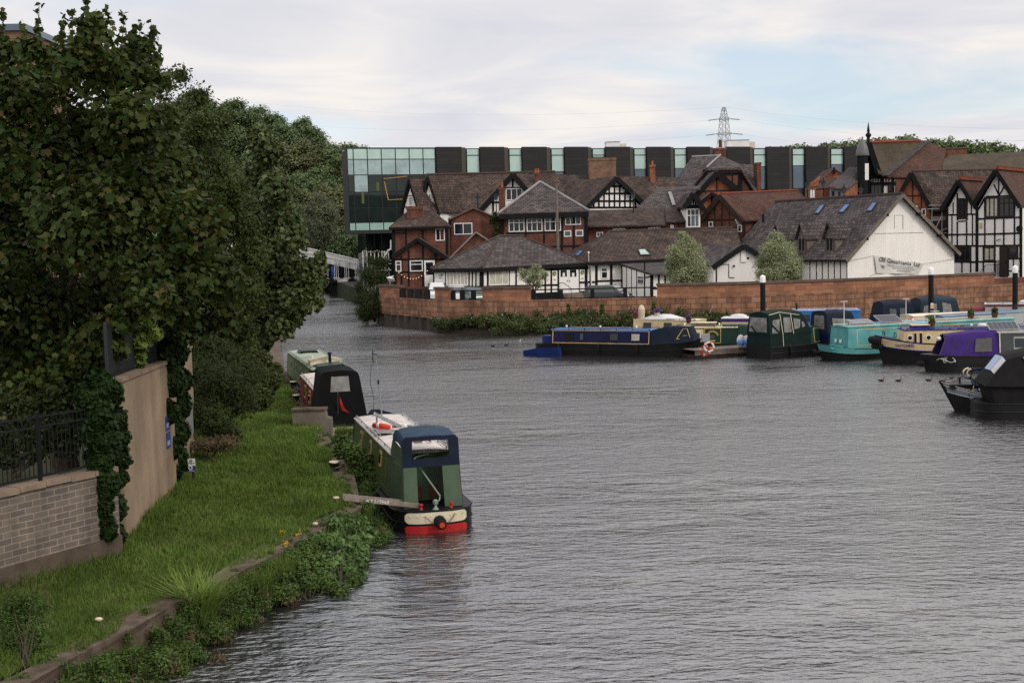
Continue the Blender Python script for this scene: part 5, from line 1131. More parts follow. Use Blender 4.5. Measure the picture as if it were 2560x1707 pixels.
window(fc, h, *Z(308, 322), *Z(432, 605), 2, (.22,), **WD); window(fc, h, *Z(690, 300), *Z(878, 580), 3, (), gm='curtain', **WD); window(fc, h, *Z(880, 298), *Z(1098, 575), 3, (.3,), **WD)
window(fc, h, *Z(255, 985), *Z(485, 1190), 3, (.3,), **WD); window(fc, h, *Z(668, 992), *Z(828, 1190), 2, (), gm='curtain', **WD); window(fc, h, *Z(1022, 990), *Z(1143, 1145), 1, (), **WD)
door(fc, h, *Z(888, 985), *Z(1010, 1415), mat='window_dark_frame')
mb = MB(); fc.beams(mb, [(*Z(555, 370), *Z(530, 400), .14), (*Z(530, 400), *Z(535, 445), .14), (*Z(535, 445), *Z(572, 470), .14)], off=.12); mb.build('downpipe', 'iron_black', h)
mb = MB(); a0, a1, z0, z1 = fc.rect(*Z(618, 655), *Z(648, 725)); mb.obox(fc.A, fc.d, fc.n, a0, a1, .0, .12, z0, z1); mb.build('alarm_box', pmat('alarm', (.5, .42, .12), .5), h)
mb = MB(); p, q = fc.w(*Z(845, 905), .3), fc.w(*Z(890, 890), .25); mb.bar(p, q, .1, .1); mb.bar(q, fc.w(*Z(900, 880), .0), .05, .05); mb.build('security_camera', 'ink', h)
mb = MB(); mb.lathe([(.3, 0), (.3, .08)], fc.w(*Z(1170, 740), .06), 14, fc.n); mb.build('round_lamp', 'iron_black', h)
mb = MB(); a0, a1, z0, z1 = fc.rect(*Z(862, 1175), *Z(885, 1400)); mb.obox(fc.A, fc.d, fc.n, a0, a1, .06, .3, z0, z1); mb.build('meter_cabinet', 'steel_grey', h)
rl = thing('stair_railing', 'black iron stair railing before the half timbered house door', 'railing', fc.w(*Z(750, 1340), 1.2))
mb = MB(); tp = [fc.w(*Z(x, y), 1.2) for x, y in ((615, 1345), (700, 1245), (830, 1245), (890, 1245))]; mb.tube(tp, .03, 6)
for x in range(680, 880, 20): mb.bar(fc.w(*Z(x, 1250), 1.2), fc.w(*Z(x, 1370), 1.2), .02, .02)
mb.tube([fc.w(*Z(680, 1368), 1.2), fc.w(*Z(885, 1368), 1.2)], .02, 5); mb.build('rail', 'iron_black', rl)
# ---- brick gable house in front of the turret
fc = Fac(2249, 126.5, 2330, 125.5, 500); h = house('brick_gable_house', 'brick gable with flared black bargeboards next to the half timbered house', fc)
mb = MB(); fc.wall(mb, [(2256, 486), (2278, 436), (2326, 522)], 6, B); mb.build('wall', 'brick_orange', h)
gable_roof(fc, h, (2250, 482), (2278, 428.5), (2329, 522), 7, 'roof_brown', .4, .16, bw=.4, name='verge_roof', ext=.06)
mb = MB(); slabs(mb, [[(2330, 524, 125), (2376, 524, 125), (2490, 505, 129), (2488, 424, 133), (2280, 428.5, 127.5)]], .18); mb.build('roof', 'roof_brown', h)
mb = MB(); mb.tube([at(2280, 428, 127.5), at(2488, 423.5, 133)], .13, 6); mb.build('ridge', 'ridge_dark', h)
mb = MB(); fc.beams(mb, [(2281.5, 445, 2281.5, 530, .13), (2303.5, 480, 2303.5, 530, .12), (2262, 490, 2314, 489, .12)]); mb.build('timber_frame', 'timber_brown', h)
window(fc, h, 2286, 514, 2294, 522); window(fc, h, 2304, 522, 2315, 539)
f2 = Fac(2330, 125.6, 2378, 125.0, 540); mb = MB(); mb.obox(f2.A, f2.d, f2.n, 0, f2.len, -3, 0, B, f2.w(2340, 527).z); mb.build('side_wall', 'timber_brown', h)
sc_ = thing('scaffolding', 'grey tube scaffolding with boards between the brick gable and half timbered house', 'scaffolding', at(2340, 590, 122))
mb = MB()
for a, b in (((2322, 514), (2366, 513)), ((2318, 523), (2366, 522)), ((2355, 520), (2355, 600)), ((2330, 520), (2330, 600)), ((2345, 581), (2368, 570)), ((2348, 583), (2366, 583)), ((2340, 570), (2354, 540)), ((2321, 551), (2352, 551))): mb.tube([at(*a, 122.2), at(*b, 122.2)], .035, 5)
mb.build('tubes', 'steel_grey', sc_); mb = MB(); p = at(2336, 544, 122.6); q = at(2364, 544, 122.6); mb.box(p.x, q.x, 122.5, 123.6, p.z - .25, p.z + .1); mb.build('boards', 'wood_deck', sc_)
# ---- turret house
fc = Fac(2150, 135, 2242, 134.2, 450); h = house('turret_house', 'timbered house with domed turret, spike finial and mossy roof', fc)
mb = MB(); fc.wall(mb, [(2151, 438), (2172, 362), (2200, 438)], 5, B); fc.wall(mb, [(2152, 442), (2238, 440)], 5.1, B); mb.build('wall', 'white_render', h)
f2 = Fac(2238, 134.2, 2300, 136, 450); mb = MB(); f2.wall(mb, [(2238, 438), (2300, 440)], 5, B); mb.build('side_wall', 'brick_red', h)
mb = MB(); sp_ = [at(2172, 358, 136), at(2316, 353, 141), at(2222, 434, 134.2), at(2196, 432, 133.6)]; slabs(mb, [sp_], .18); mb.build('roof', 'roof_moss', h)
mb = MB(); slabs(mb, [[at(2317, 352.5, 141), at(2366, 374, 143), at(2352, 432, 138.5), at(2298, 440, 135.5), at(2212, 440, 133.2)]], .18); mb.build('side_roof', 'roof_red', h)
mb = MB(); mb.bar(at(2316, 353, 140.9), at(2213, 439.5, 133), .75, .12); mb.build('verge', 'roof_grey', h)
mb = MB(); mb.tube([at(2172, 356.5, 136), at(2300, 352.5, 140.5)], .2, 6); mb.build('ridge', 'ridge_red', h)
gable_roof(fc, h, (2148, 442), (2171, 352), (2197, 432), .6, 'timber_black', .6, .2, bw=.6, name='verge_roof')
BM = [(2160, 440, 2160, 490, .3), (2150, 440, 2225, 440, .6), (2176, 390, 2176, 436, .9), (2165, 420, 2165, 436, .1), (2185, 412, 2185, 436, .1), (2152, 461, 2240, 459, .35), (2174, 440, 2174, 490, .3), (2206, 440, 2206, 490, .3), (2232, 440, 2232, 490, .3), (2215, 445, 2215, 455, .1), (2222, 445, 2222, 455, .1)] + [(2177 + 4 * i, 443, 2176 + 4 * i, 458, .09) for i in range(7)]
mb = MB(); fc.beams(mb, BM, off=.06); mb.build('timber_frame', 'timber_black', h)
for q in ((2177, 462, 2204, 490), (2219, 462, 2230, 490), (2153, 462, 2160, 490)): window(fc, h, *q, 3, (), fm='window_dark_frame', out=.08)
tc_ = at(2156, 388, 133.6); mb = MB(); mb.lathe([(.55, -5.4), (.55, -.05)], tc_, 8); tr = mb.build('turret', 'timber_black', h)
mb = MB(); mb.lathe([(.66, -.08), (.68, .05), (.62, .35), (.55, .75), (.40, 1.15), (.22, 1.4), (.10, 1.6), (.05, 1.9)], tc_, 12); mb.build('dome', pmat('lead_dark', (.10, .10, .105), .5), tr, smooth=True)
p = fc.w(2171, 352, .5); mb = MB(); mb.lathe([(.2, -.1), (.16, .3), (.30, .5), (.30, .65), (.12, .85), (.16, 1.0), (.02, 1.9)], p, 8); mb.build('finial', 'iron_black', h)
mb = MB(); a = tc_ + Vector((.1, -.56, -2.6)); mb.box(a.x, a.x + .38, a.y - .03, a.y, a.z, a.z + 1.7); mb.build('turret_panel', 'white_render', tr)
# ---- small houses left of the turret
fc = Fac(2056, 142, 2110, 142, 450); h = house('far_brick_gable', 'small brick gable with dark flue left of the domed turret', fc)
mb = MB(); fc.wall(mb, [(2060, 447), (2085, 422), (2108, 437)], 5, B); mb.build('wall', 'brick_orange', h); gable_roof(fc, h, (2055, 450), (2085, 421), (2111, 438), 5, 'roof_red', .1, .1, 'brick_red', .1)
mb = MB(); slabs(mb, [[(2040, 472, 137), (2080, 470, 137), (2098, 445, 141.5), (2058, 445, 141.5)]], .15); mb.build('front_roof', 'roof_red', h)
mb = MB(); mb.tube([at(2085, 437, 141.8), at(2085, 419, 141.8)], .14, 7); mb.build('flue', 'iron_black', h)
fc = Fac(2073, 132, 2114, 131.2, 480); h = house('grey_cottage', 'grey rendered cottage with plain tiled roof and brick side beside the turret', fc)
mb = MB(); fc.wall(mb, [(2074, 472), (2113, 473)], 5, B); mb.build('wall', pmat('grey_render', (.20, .20, .22), .8), h)
f2 = Fac(2114, 131.2, 2152, 134, 480); mb = MB(); f2.wall(mb, [(2114, 474), (2150, 449)], .3, B); mb.build('brick_side', 'brick_orange', h)
mb = MB(); slabs(mb, [[at(2071, 466, 131.6), at(2115, 474, 130.9), at(2166, 441, 135.2), at(2150, 420, 136.4), at(2124, 417, 136.5)]], .14); mb.build('roof', 'roof_grey', h)
window(fc, h, 2080, 478, 2086, 490, fm='window_dark_frame'); window(fc, h, 2096, 480, 2101, 492, fm='window_dark_frame')
h = thing('chimney_stack', 'weathered brick chimney stack behind the warehouse ridge', 'chimney', at(2025, 500, 136)); mb = MB()
p, q = at(2018, 480, 136), at(2040, 480, 136); mb.box(p.x, q.x, 136, 137, GROUND, at(2030, 470, 136).z); mb.build('stack', 'brick_buff', h)
mb = MB(); mb.prism([at(2020, 471, 136), at(2046, 462, 136), at(2052, 441, 136), at(2040, 452, 136), at(2028, 458, 136)], (0, .8, 0)); mb.build('stepped_flue', 'brick_orange', h)
mb = MB()
for u in (2028, 2034): mb.lathe([(.13, 0), (.1, .9)], at(u, 497, 135.5), 8)
mb.build('chimney_pot', 'white_paint', h)
# far roofs at the right
fc = Fac(2335, 150, 2640, 150, 430); h = house('grey_roofed_hall', 'long low pitched greyish roof at the far right beyond the turret house', fc)
mb = MB(); slabs(mb, [[(2328, 434, 148), (2650, 430, 148), (2650, 375, 156), (2372, 388, 156)]], .2); mb.build('roof', 'roof_moss', h); mb = MB(); fc.wall(mb, [(2335, 438), (2640, 436)], 8, B); mb.build('wall', 'brick_red', h)
h = thing('brick_parapet', 'short brick wall with chimney behind the red side roof', 'wall', at(2390, 385, 158)); mb = MB(); p, q = at(2366, 380, 158), at(2418, 380, 158); mb.box(p.x, q.x, 158, 162, GROUND, at(2390, 372, 158).z); mb.build('brickwork', 'brick_red', h)
mb = MB(); mb.box(p.x - .1, q.x + .1, 157.9, 162.1, at(2390, 372, 158).z + .003, at(2390, 372, 158).z + .15); mb.build('coping', 'coping', h)
fn = thing('roof_finial', 'black spike finial standing on the roof before the grey hall', 'finial', at(2352, 422, 147)); mb = MB(); mb.lathe([(.3, 0), (.12, .3), (.1, .8), (.2, .9), (.03, 1.2)], at(2352, 424, 147), 7); mb.build('spike', 'iron_black', fn)
# ------------------------------------------------------------------ lantern posts, telegraph pole
def lantern(u, v, Y, lab, first=[None]):
    p = at(u, v, Y); H = p.z - GROUND
    t = thing('lantern_post', lab, 'street lamp', (p.x, Y, GROUND), 'black lantern street lamps'); x, y = p.x, Y
    mb = MB(); mb.lathe([(.14, 0), (.12, .8), (.06, 1.0), (.05, H - .75), (.1, H - .7)], (x, y, GROUND), 8); mb.bar((x - .3, y, p.z - .85), (x + .3, y, p.z - .85), .04, .04); mb.build('post', 'iron_black', t)
    mb = MB(); mb.lathe([(.12, -.62), (.24, -.18), (.24, -.16)], p, 6); l_ = mb.build('lantern', 'glass_grey', t)
    mb = MB(); mb.lathe([(.30, -.155), (.12, .02), (.05, .1), (.06, .18), (.01, .35)], p, 6); mb.build('cap', 'iron_black', l_)
for u, v, Y, lab in ((1194, 490, 133, 'black lantern post in front of the long brown tiled roof'), (1240, 486, 133, 'black lantern post beside the white gable dormer'), (1583, 482, 131, 'black lantern post before the chequered gable'), (2019, 456, 128, 'black lantern post above the red brown roof end'), (2058.5, 452, 128, 'black lantern post left of the grey cottage'), (2110, 468, 127, 'black lantern post before the grey cottage corner'), (2152, 470, 127, 'black lantern post at the foot of the domed turret')): lantern(u, v, Y, lab)
p = at(1392, 463, 121); tp = thing('telegraph_pole', 'tall weathered wooden telegraph pole before the window banded house', 'pole', (p.x, 121, GROUND)); mb = MB(); mb.tube([(p.x, 121, GROUND), (p.x - .05, 121, p.z)], .15, 8, .11); mb.build('shaft', 'timber_grey', tp)
mb = MB(); mb.tube([p + Vector((0, 0, -.5)), at(1320, 520, 124.6)], .012, 4); mb.build('wire', 'rubber', tp)
# ------------------------------------------------------------------ white swing bridge and its fences
Yb = 190.0; br_ = thing('swing_bridge', 'white steel plate girder swing bridge across the river', 'bridge', at(800, 700, Yb))
Z5 = lambda x, y: (680 + x / 7.35, 600 + y / 7.35)
def girder(mb, Y, dv=0):
    top = [(-900, 40), (-500, -20), (-150, 10), (200, 70), (550, 130), (900, 205), (1300, 300), (1700, 390), (1800, 430), (1860, 540)]
    bot = [(1540, 545), (1420, 520), (1000, 425), (700, 355), (200, 260), (-150, 215), (-500, 200), (-900, 240)]
    return mb.prism([at(*Z5(x, y), Y) for x, y in top[:-2]] + [at(*Z5(1640, 440), Y)] + [at(*Z5(x, y), Y) for x, y in bot], (0, .45, 0))
mb = MB(); girder(mb, Yb); mb.build('girder', 'pale_metal', br_)
mb = MB(); mb.tube([at(*Z5(x, y), Yb - .05) for x, y in ((-500, 90), (-150, 110), (200, 165), (720, 255), (1000, 310), (1400, 400), (1560, 450))], .08, 5); mb.tube([at(*Z5(x, y), Yb - .05) for x, y in ((1560, 450), (1700, 470), (1790, 520), (1850, 600))], .12, 6); mb.tube([at(*Z5(x, y), Yb - .05) for x, y in ((-150, 10), (200, 70), (550, 130), (900, 205), (1300, 300), (1700, 390), (1780, 420))], .1, 6); mb.build('flange', 'white_paint', br_)
p0, p1 = at(*Z5(-900, 715), Yb), at(*Z5(1950, 715), Yb); zd = at(*Z5(1200, 715), Yb).z
mb = MB(); mb.box(p0.x, p1.x, Yb + .3, Yb + 8, zd - .5, zd); mb.build('deck', 'iron_black', br_)
for i, (x0, x1) in enumerate(((840, 1020), (1020, 1200), (1200, 1390), (1390, 1570), (1570, 1760), (640, 840), (440, 640))):
    a, b = at(*Z5(x0, 745), Yb), at(*Z5(x1, 745), Yb); mb = MB(); mb.box(a.x, b.x, Yb + .1, Yb + .295, zd - .56, zd + .02); mb.build('fascia_block', 'white_paint' if i % 2 == 0 else 'iron_black', br_)
mb = MB(); a, b = at(*Z5(1080, 790), Yb), at(*Z5(1420, 790), Yb); mb.box(a.x, b.x, Yb + 1.5, Yb + 7, -.5, zd - .5); mb.lathe([(3.2, -.5), (3.2, .6), (2.4, .8)], (b.x + 2.2, Yb + 4.5, 0), 16); mb.build('pier', 'iron_black', br_)
mb = MB(); z0, z1 = zd + .15, at(*Z5(1000, 400), Yb).z
for gx in (390, 580, 770, 960, 1150, 1340, 1530, 1720):
    for k in (0, 32, 66):
        p = at(*Z5(gx + k, 600), Yb - .3); mb.bar((p.x, p.y, z0 - .35), (p.x, p.y, z1 + (.15 if k != 32 else .3)), .075, .075)
    a, b = at(*Z5(gx - 30, 600), Yb - .3), at(*Z5(gx + 95, 600), Yb - .3); mb.bar((a.x, a.y, z0), (b.x, b.y, z0), .07, .09); mb.bar((a.x, a.y, z1 - .25), (b.x, b.y, z1 - .25), .07, .09)
mb.build('balustrade', 'white_paint', br_)
mb = MB(); mb.box(p0.x, p1.x, Yb + 5, Yb + 5.4, zd, zd + 2.6); mb.build('far_girder', 'canopy_char', br_)
for u0, u1, v0, v1, lab in ((796, 809, 652, 678, 'large blue tarpaulin bundle on the bridge deck'), (829, 838, 664, 684, 'smaller blue tarpaulin bundle on the bridge deck')):
    a, b = at(u0, (v0 + v1) / 2, Yb + 1.5), at(u1, (v0 + v1) / 2, Yb + 1.5); tb = thing('tarpaulin', lab, 'tarpaulin', (a.x, a.y, zd)); mb = MB(); zt = at(u0, v0, Yb + 1.5).z
    mb.loft([[Vector((a.x + (b.x - a.x) * s, Yb + 1.5 - .5 * math.sin(6.28 * k / 8 + .4) * (1 - .2 * s), zd + (zt - zd) * (.5 + .5 * math.cos(6.28 * k / 8 + .4)) * (1 - .15 * math.sin(3 * s)))) for k in range(8)] for s in (0, .2, .5, .8, 1)]); mb.build('sheet', 'tarp_blue', tb, smooth=True)
fe = thing('white_fence', 'white spiked approach fence with bunting beside the brick cottage', 'fence', at(950, 700, 150)); mb = MB()
for u in (909, 919, 929, 938, 948, 957, 963, 968, 973):
    p = at(u, 690, 150); mb.bar((p.x, 150, GROUND), (p.x, 150, at(u, 627 if u % 2 else 632, 150).z), .09, .09)
for v in (652, 660, 676): mb.bar(at(935, v, 150.05), at(978, v - 1, 150.05), .07, .08)
mb.tube([at(u, v, 149.9) for u, v in ((952, 650), (960, 644), (966, 634), (970, 626), (978, 623))], .11, 6); mb.tube([at(977, 622, 149.9), at(977, 600, 149.9)], .08, 6); mb.build('railings', 'white_paint', fe)
mb = MB()
for i in range(12):
    u = 910 + 5.2 * i; v = 625 + 4 * math.sin(math.pi * (i % 6) / 6); mb.prism([at(u, v, 149.8), at(u + 3, v, 149.8), at(u + 1.5, v + 4.5, 149.8)], (0, .01, 0))
mb.build('bunting', 'fabric_cream', fe)
ds = thing('satellite_dish', 'white tilted panel on a stand behind the wall end pier', 'panel', at(975, 706, 119.5)); mb = MB(); mb.prism([at(966, 694, 119.5), at(984, 697, 119.5), at(985, 704, 119.8), at(973, 705, 119.8)], (.05, .05, .05)); mb.prism([at(970, 693, 119.6), at(984, 690, 119.6), at(976, 699, 119.6)], (.04, .04, .04)); mb.build('panel', 'white_paint', ds)
mb = MB(); mb.tube([at(976, 704, 119.7), at(976, 718, 119.7)], .04, 6); mb.build('stand', 'steel_grey', ds)
# ------------------------------------------------------------------ parked cars
def car(name, lab, u, v, Y, ang, mat, Lc=4.2, Hc=1.45, van=False):
    p = at(u, v, Y); t = thing(name, lab, 'van' if van else 'car', (p.x, Y, GROUND)); T_ = Matrix.Translation((p.x, Y, GROUND)) @ Matrix.Rotation(R(ang), 4, 'Z'); W = .86
    mb = MB(); mb.M = T_
    prof = [(-Lc / 2, .35), (-Lc / 2, .9), (-Lc / 2 + .2, Hc * .95), (-Lc / 2 + .5, Hc), (Lc * .12, Hc), (Lc * .30, .95), (Lc / 2 - .1, .75), (Lc / 2, .5), (Lc / 2, .3)] if not van else [(-Lc / 2, .35), (-Lc / 2, Hc - .1), (-Lc / 2 + .1, Hc), (Lc * .22, Hc), (Lc * .36, 1.05), (Lc / 2 - .05, .9), (Lc / 2, .4)]
    rings = [[Vector((x, s * W * (1 - .20 * max(0, z - .85) / .6), z)) for x, z in prof] for s in (-1, -.92, .92, 1)]
    for k, s in ((0, .97), (3, .97)): rings[k] = [Vector((q.x * s, q.y, .35 + (q.z - .35) * s)) for q in rings[k]]
    mb.loft(rings); b = mb.build('body', mat, t, smooth=True)
    g = MB(); g.M = T_; y = W * .93
    for s in (-1, 1): g.prism([(-Lc * .40, s * y, .92), (Lc * .24, s * y, .92), (Lc * .11, s * (y - .12), Hc - .1), (-Lc * .36, s * (y - .12), Hc - .1)], (0, s * .03, 0))
    g.prism([(Lc * .285, -W * .8, .99), (Lc * .285, W * .8, .99), (Lc * .135, W * .7, Hc - .06), (Lc * .135, -W * .7, Hc - .06)], (.05, 0, .03)); g.build('window', 'glass_grey', t)
    for x in (-Lc * .31, Lc * .31):
        for s in (-1, 1): w = MB(); w.M = T_; w.lathe([(.31, -.1), (.31, .1)], (x, s * W * .92, .31), 14, (0, 1, 0)); w = w.build('wheel', 'rubber', t); k = MB(); k.M = T_; k.lathe([(.18, -.115), (.18, .115)], (x, s * W * .92, .31), 10, (0, 1, 0)); k.build('rim', 'steel_grey', w)
    for s in (-1, 1): k = MB(); k.M = T_; k.ball((Lc / 2 - .08, s * .62, .62), .1, .14, .09, 8, 5); k.build('headlight', 'sign_white', t)
car('parked_van', 'white van half hidden behind the narrow sandstone pier', 1092, 730, 112.6, -85, 'car_white', 4.4, 1.9, True)
car('parked_car', 'white car behind the short railing right of the narrow pier', 1142, 730, 111.5, -84, 'car_white', 4.0, 1.5)
car('parked_car', 'dark green car behind the short railing beside the wide pier', 1184, 735, 110.0, -66, 'car_green', 4.0, 1.45)
car('parked_car', 'dark navy car parked behind the long railing', 1522, 730, 106.0, -24, 'car_navy', 3.9, 1.48)
for u, lab in ((1035, 'dark bin store notice stand with blue base behind the short railing'),):
    t = thing('notice_stand', lab, 'notice board', at(u, 735, 113)); mb = MB(); a, b = at(1020, 722, 113), at(1040, 722, 113); mb.box(a.x, b.x, 113, 113.1, GROUND, GROUND + 1.2); mb.build('board', 'steel_dark', t); mb = MB(); mb.box(a.x + .1, b.x - .1, 112.97, 112.995, GROUND + .15, GROUND + .5); mb.build('blue_panel', 'sign_blue', t); mb = MB(); mb.box(a.x + .15, b.x - .15, 112.97, 112.996, GROUND + .55, GROUND + .95); mb.build('poster', pmat('dk_olive', (.10, .08, .03), .6), t)
# ================================================================== boats
class Boat:
    def __init__(s, name, lab, stern, bow, group=None, cat='narrowboat'):
        a, b = Vector((stern[0], stern[1], 0)), Vector((bow[0], bow[1], 0)); s.L = (b - a).length
        s.ang = math.atan2(b.y - a.y, b.x - a.x); s.M = Matrix.Translation(a) @ Matrix.Rotation(s.ang, 4, 'Z'); s.t = thing(name, lab, cat, a, group)
    def mb(s): m = MB(); m.M = s.M; return m
    def W(s, p): return s.M @ Vector(p)
    def hb(s, x):
        L, w, bl, sr = s.L, s.w, s.bl, s.sr
        if x < sr: k = max(0.0, 1 - ((sr - x) / sr) ** 2.4); return w * (s.sq + (1 - s.sq) * math.sqrt(k)) if s.sq < 1 else w
        if x > L - bl: return max(.03, w * (1 - ((x - (L - bl)) / bl) ** s.bp))
        return w
    def sheer(s, x):
        f = (x / s.L); z = s.hm + (s.hs - s.hm) * max(0, 1 - f / .25) ** 2 + (s.hbow - s.hm) * max(0, (f - (1 - s.shl)) / s.shl) ** 1.8; return z
    def hull(s, width, hm, hbow, hs=None, bl=2.4, sr=.8, sq=.0, bp=2.0, shl=.35, mat='hull_black', rake=.5, strakes=True, top=None, topmat=None):
        s.w, s.hm, s.hbow, s.hs, s.bl, s.sr, s.sq, s.bp, s.shl = width / 2, hm, hbow, hs or hm, bl, sr, sq, bp, shl
        L = s.L; xs = [0.0] + [sr * (1 - math.cos(math.pi / 2 * i / 6)) for i in range(1, 7)] + list(np.linspace(sr, L - bl, 8))[1:-1] + [L - bl + bl * math.sin(math.pi / 2 * i / 9) for i in range(10)]
        xs = [min(x, L - .002) for x in xs]
        def ring(x):
            b = max(.02, s.hb(x)); h = s.sheer(x); t = max(0, (x - (L - bl)) / bl); xr = x - rake * t ** 2
            P = []
            for f, k, rr in ((1, 1, 0), (.72, 1 - .04 * t, .25), (.35, 1 - .10 * t, .6), (0, 1 - .25 * t, .85), (-.5, 1 - .4 * t, 1.0)):
                P.append((x + (xr - x) * rr, b * k, h * f if f >= 0 else -.5))
            return P
        m = s.mb(); rings = []
        for x in xs: r = ring(x); rings.append([Vector(p) for p in r] + [Vector((p[0], -p[1], p[2])) for p in reversed(r)])
        m.loft(rings); o = m.build('hull', mat, s.t, smooth=True)
        if strakes:
            for zf, nm in ((.97, 'gunwale'), (.48, 'rubbing_strake')):
                m = s.mb()
                for sd in (-1, 1):
                    pts = []
                    for x in xs:
                        b = max(.02, s.hb(x)); t = max(0, (x - (L - bl)) / bl); rr = .25 * (1 - zf) / .28 if zf > .72 else .25 + .35 * (.72 - zf) / .37
                        pts.append(Vector((x - rake * t ** 2 * rr, sd * (b * (1 - .06 * t * (1 - zf)) + .008), s.sheer(x) * zf)))
                    m.tube(pts, .028, 5)
                m.build(nm, mat, o)
        s.xs = xs; return o
    def band(s, x0, x1, z0, z1, mat, name, side=(-1, 1), off=.012, n=60, rake=.5, parent=None):
        n = 64
        """painted strake following the hull between two fractions of the sheer"""
        m = s.mb()
        for sd in side:
            top, bot = [], []
            for i in range(n + 1):
                x = x0 + (x1 - x0) * i / n; t = max(0, (x - (s.L - s.bl)) / s.bl); b = max(.02, s.hb(x)); h = s.sheer(x)
                for lst, f in ((top, z1), (bot, z0)):
                    rr = .25 * (1 - f) / .28 if f > .72 else .25 + .35 * (.72 - f) / .37; k = 1 - .04 * t * (1 - f) / .28 if f > .72 else 1 - .04 * t - .06 * t * (.72 - f) / .37
                    lst.append(Vector((x - rake * t ** 2 * rr + (.012 * t), sd * (b * k + off), h * f)))
            m.loft([[a, b_] for a, b_ in zip(top, bot)], closed=False, caps=False)
            m.loft([[b_ - Vector((0, sd * .006, 0)), a - Vector((0, sd * .006, 0))] for a, b_ in zip(top, bot)], closed=False, caps=False)
        return m.build(name, mat, parent or s.t)
    def cabin(s, x0, x1, wb, wt, z0, z1, side, roof, camber=.07, l0=0.0, l1=0.0, over=.03, name='cabin', edge=None):
        s.c = (x0, x1, wb, wt, z0, z1, l0, l1)
        m = s.mb(); P = [(x0, -wb, z0), (x1, -wb, z0), (x1, wb, z0), (x0, wb, z0), (x0 + l0, -wt, z1), (x1 - l1, -wt, z1), (x1 - l1, wt, z1), (x0 + l0, wt, z1)]
        m.add(P, [(3, 2, 1, 0), (0, 1, 5, 4), (1, 2, 6, 5), (2, 3, 7, 6), (3, 0, 4, 7), (4, 5, 6, 7)]); c = m.build(name, side, s.t)
        m = s.mb(); n = 8; r = []
        for x in (x0 + l0 - over, x1 - l1 + over):
            up = [Vector((x, (wt + over) * (2 * i / n - 1), z1 + .005 + camber * (1 - (2 * i / n - 1) ** 2))) for i in range(n + 1)]
            r.append(up + [Vector((x, wt + over, z1 - .035)), Vector((x, -wt - over, z1 - .035))])
        m.loft(r); ro = m.build('roof', roof, s.t)
        if edge:
            m = s.mb()
            for sd in (-1, 1): m.tube([Vector((x0 + l0 + .1, sd * (wt - .05), z1 + .075)), Vector((x1 - l1 - .1, sd * (wt - .05), z1 + .075))], .022, 6)
            k = int((x1 - x0) / 1.1)
            for i in range(k + 1):
                for sd in (-1, 1): x = x0 + l0 + .15 + (x1 - l1 - x0 - l0 - .3) * i / k; m.box(x - .03, x + .03, sd * (wt - .05) - .02, sd * (wt - .05) + .02, z1, z1 + .07)
            m.build('handrail', edge, ro)
        return c
    def sp(s, x, f, sd, off=0.0):
        x0, x1, wb, wt, z0, z1, l0, l1 = s.c; w = wb + (wt - wb) * f; return Vector((x, sd * (w + off), z0 + (z1 - z0) * f))
    def panel(s, x0, x1, f0, f1, sd, mat, name, off=.012, parent=None):
        m = s.mb(); m.prism([s.sp(x0, f0, sd, 0), s.sp(x1, f0, sd, 0), s.sp(x1, f1, sd, 0), s.sp(x0, f1, sd, 0)], (0, sd * off, 0)); return m.build(name, mat, parent or s.t)
    def outline(s, x0, x1, f0, f1, sd, mat, name='coach_line', w=.035, off=.012, parent=None):
        m = s.mb(); q = [(x0, f0), (x1, f0), (x1, f1), (x0, f1)]
        for i in range(4):
            a, b = s.sp(*q[i], sd, off * .5), s.sp(*q[(i + 1) % 4], sd, off * .5); m.bar(a, b, off, w, up=(0, 0, 1)) if abs(a.x - b.x) > .01 else m.bar(a, b, w, off, up=(0, 1, 0))
        return m.build(name, mat, parent or s.t)
    def win(s, x0, x1, f0, f1, sd, fm='steel_dark', gm='glass_dark', parent=None):
        w = s.panel(x0, x1, f0, f1, sd, fm, 'window', .025, parent); d = min(.04, (x1 - x0) * .12); e = .07
        m = s.mb(); m.prism([s.sp(x0 + d, f0 + e, sd, .025), s.sp(x1 - d, f0 + e, sd, .025), s.sp(x1 - d, f1 - e, sd, .025), s.sp(x0 + d, f1 - e, sd, .025)], (0, sd * .006, 0)); m.build('pane', gm, w); return w
    def hood(s, x0, x1, wb, wt, z0, z1, mat, s0=.25, s1=.25, ridge=.12, name='canopy', n=6):
        """pram hood: rounded cross sections, sloping ends"""
        s.h = (x0, x1, wb, wt, z0, z1, s0, s1)
        def sec(f):
            P = []; zs = z1 - .22
            for sd in (-1, 1):
                q = [(wb, z0), (wb + (wt - wb) * .5, z0 + (zs - z0) * .5), (wt, zs), (wt * .93, z1 - .09), (wt * .78, z1 - .02)]
                if sd > 0: q = list(reversed(q))
                if sd > 0: P += [(0, z1 + ridge * f)]
                P += [(sd * y, z) for y, z in q]
            return P
        rings = []
        L_ = x1 - x0
        for i in range(n + 1):
            t = i / n; f = 1 - (2 * t - 1) ** 2 * .5; P = []
            for y, z in sec(f):
                k = (z - z0) / (z1 - z0); xa, xb = x0 + s0 * k, x1 - s1 * k
                sag = -.025 * math.sin(math.pi * ((t * 3) % 1)) * (1 if k > .8 else 0); P.append(Vector((xa + (xb - xa) * t, y, z + sag)))
            rings.append(P)
        m = s.mb(); m.loft(rings); return m.build(name, mat, s.t, smooth=True)
    def hp(s, x, f, sd, off=.0):
        x0, x1, wb, wt, z0, z1, s0, s1 = s.h; zs = z1 - .22; w = wb + (wt - wb) * f; return Vector((x, sd * (w + off), z0 + (zs - z0) * f))
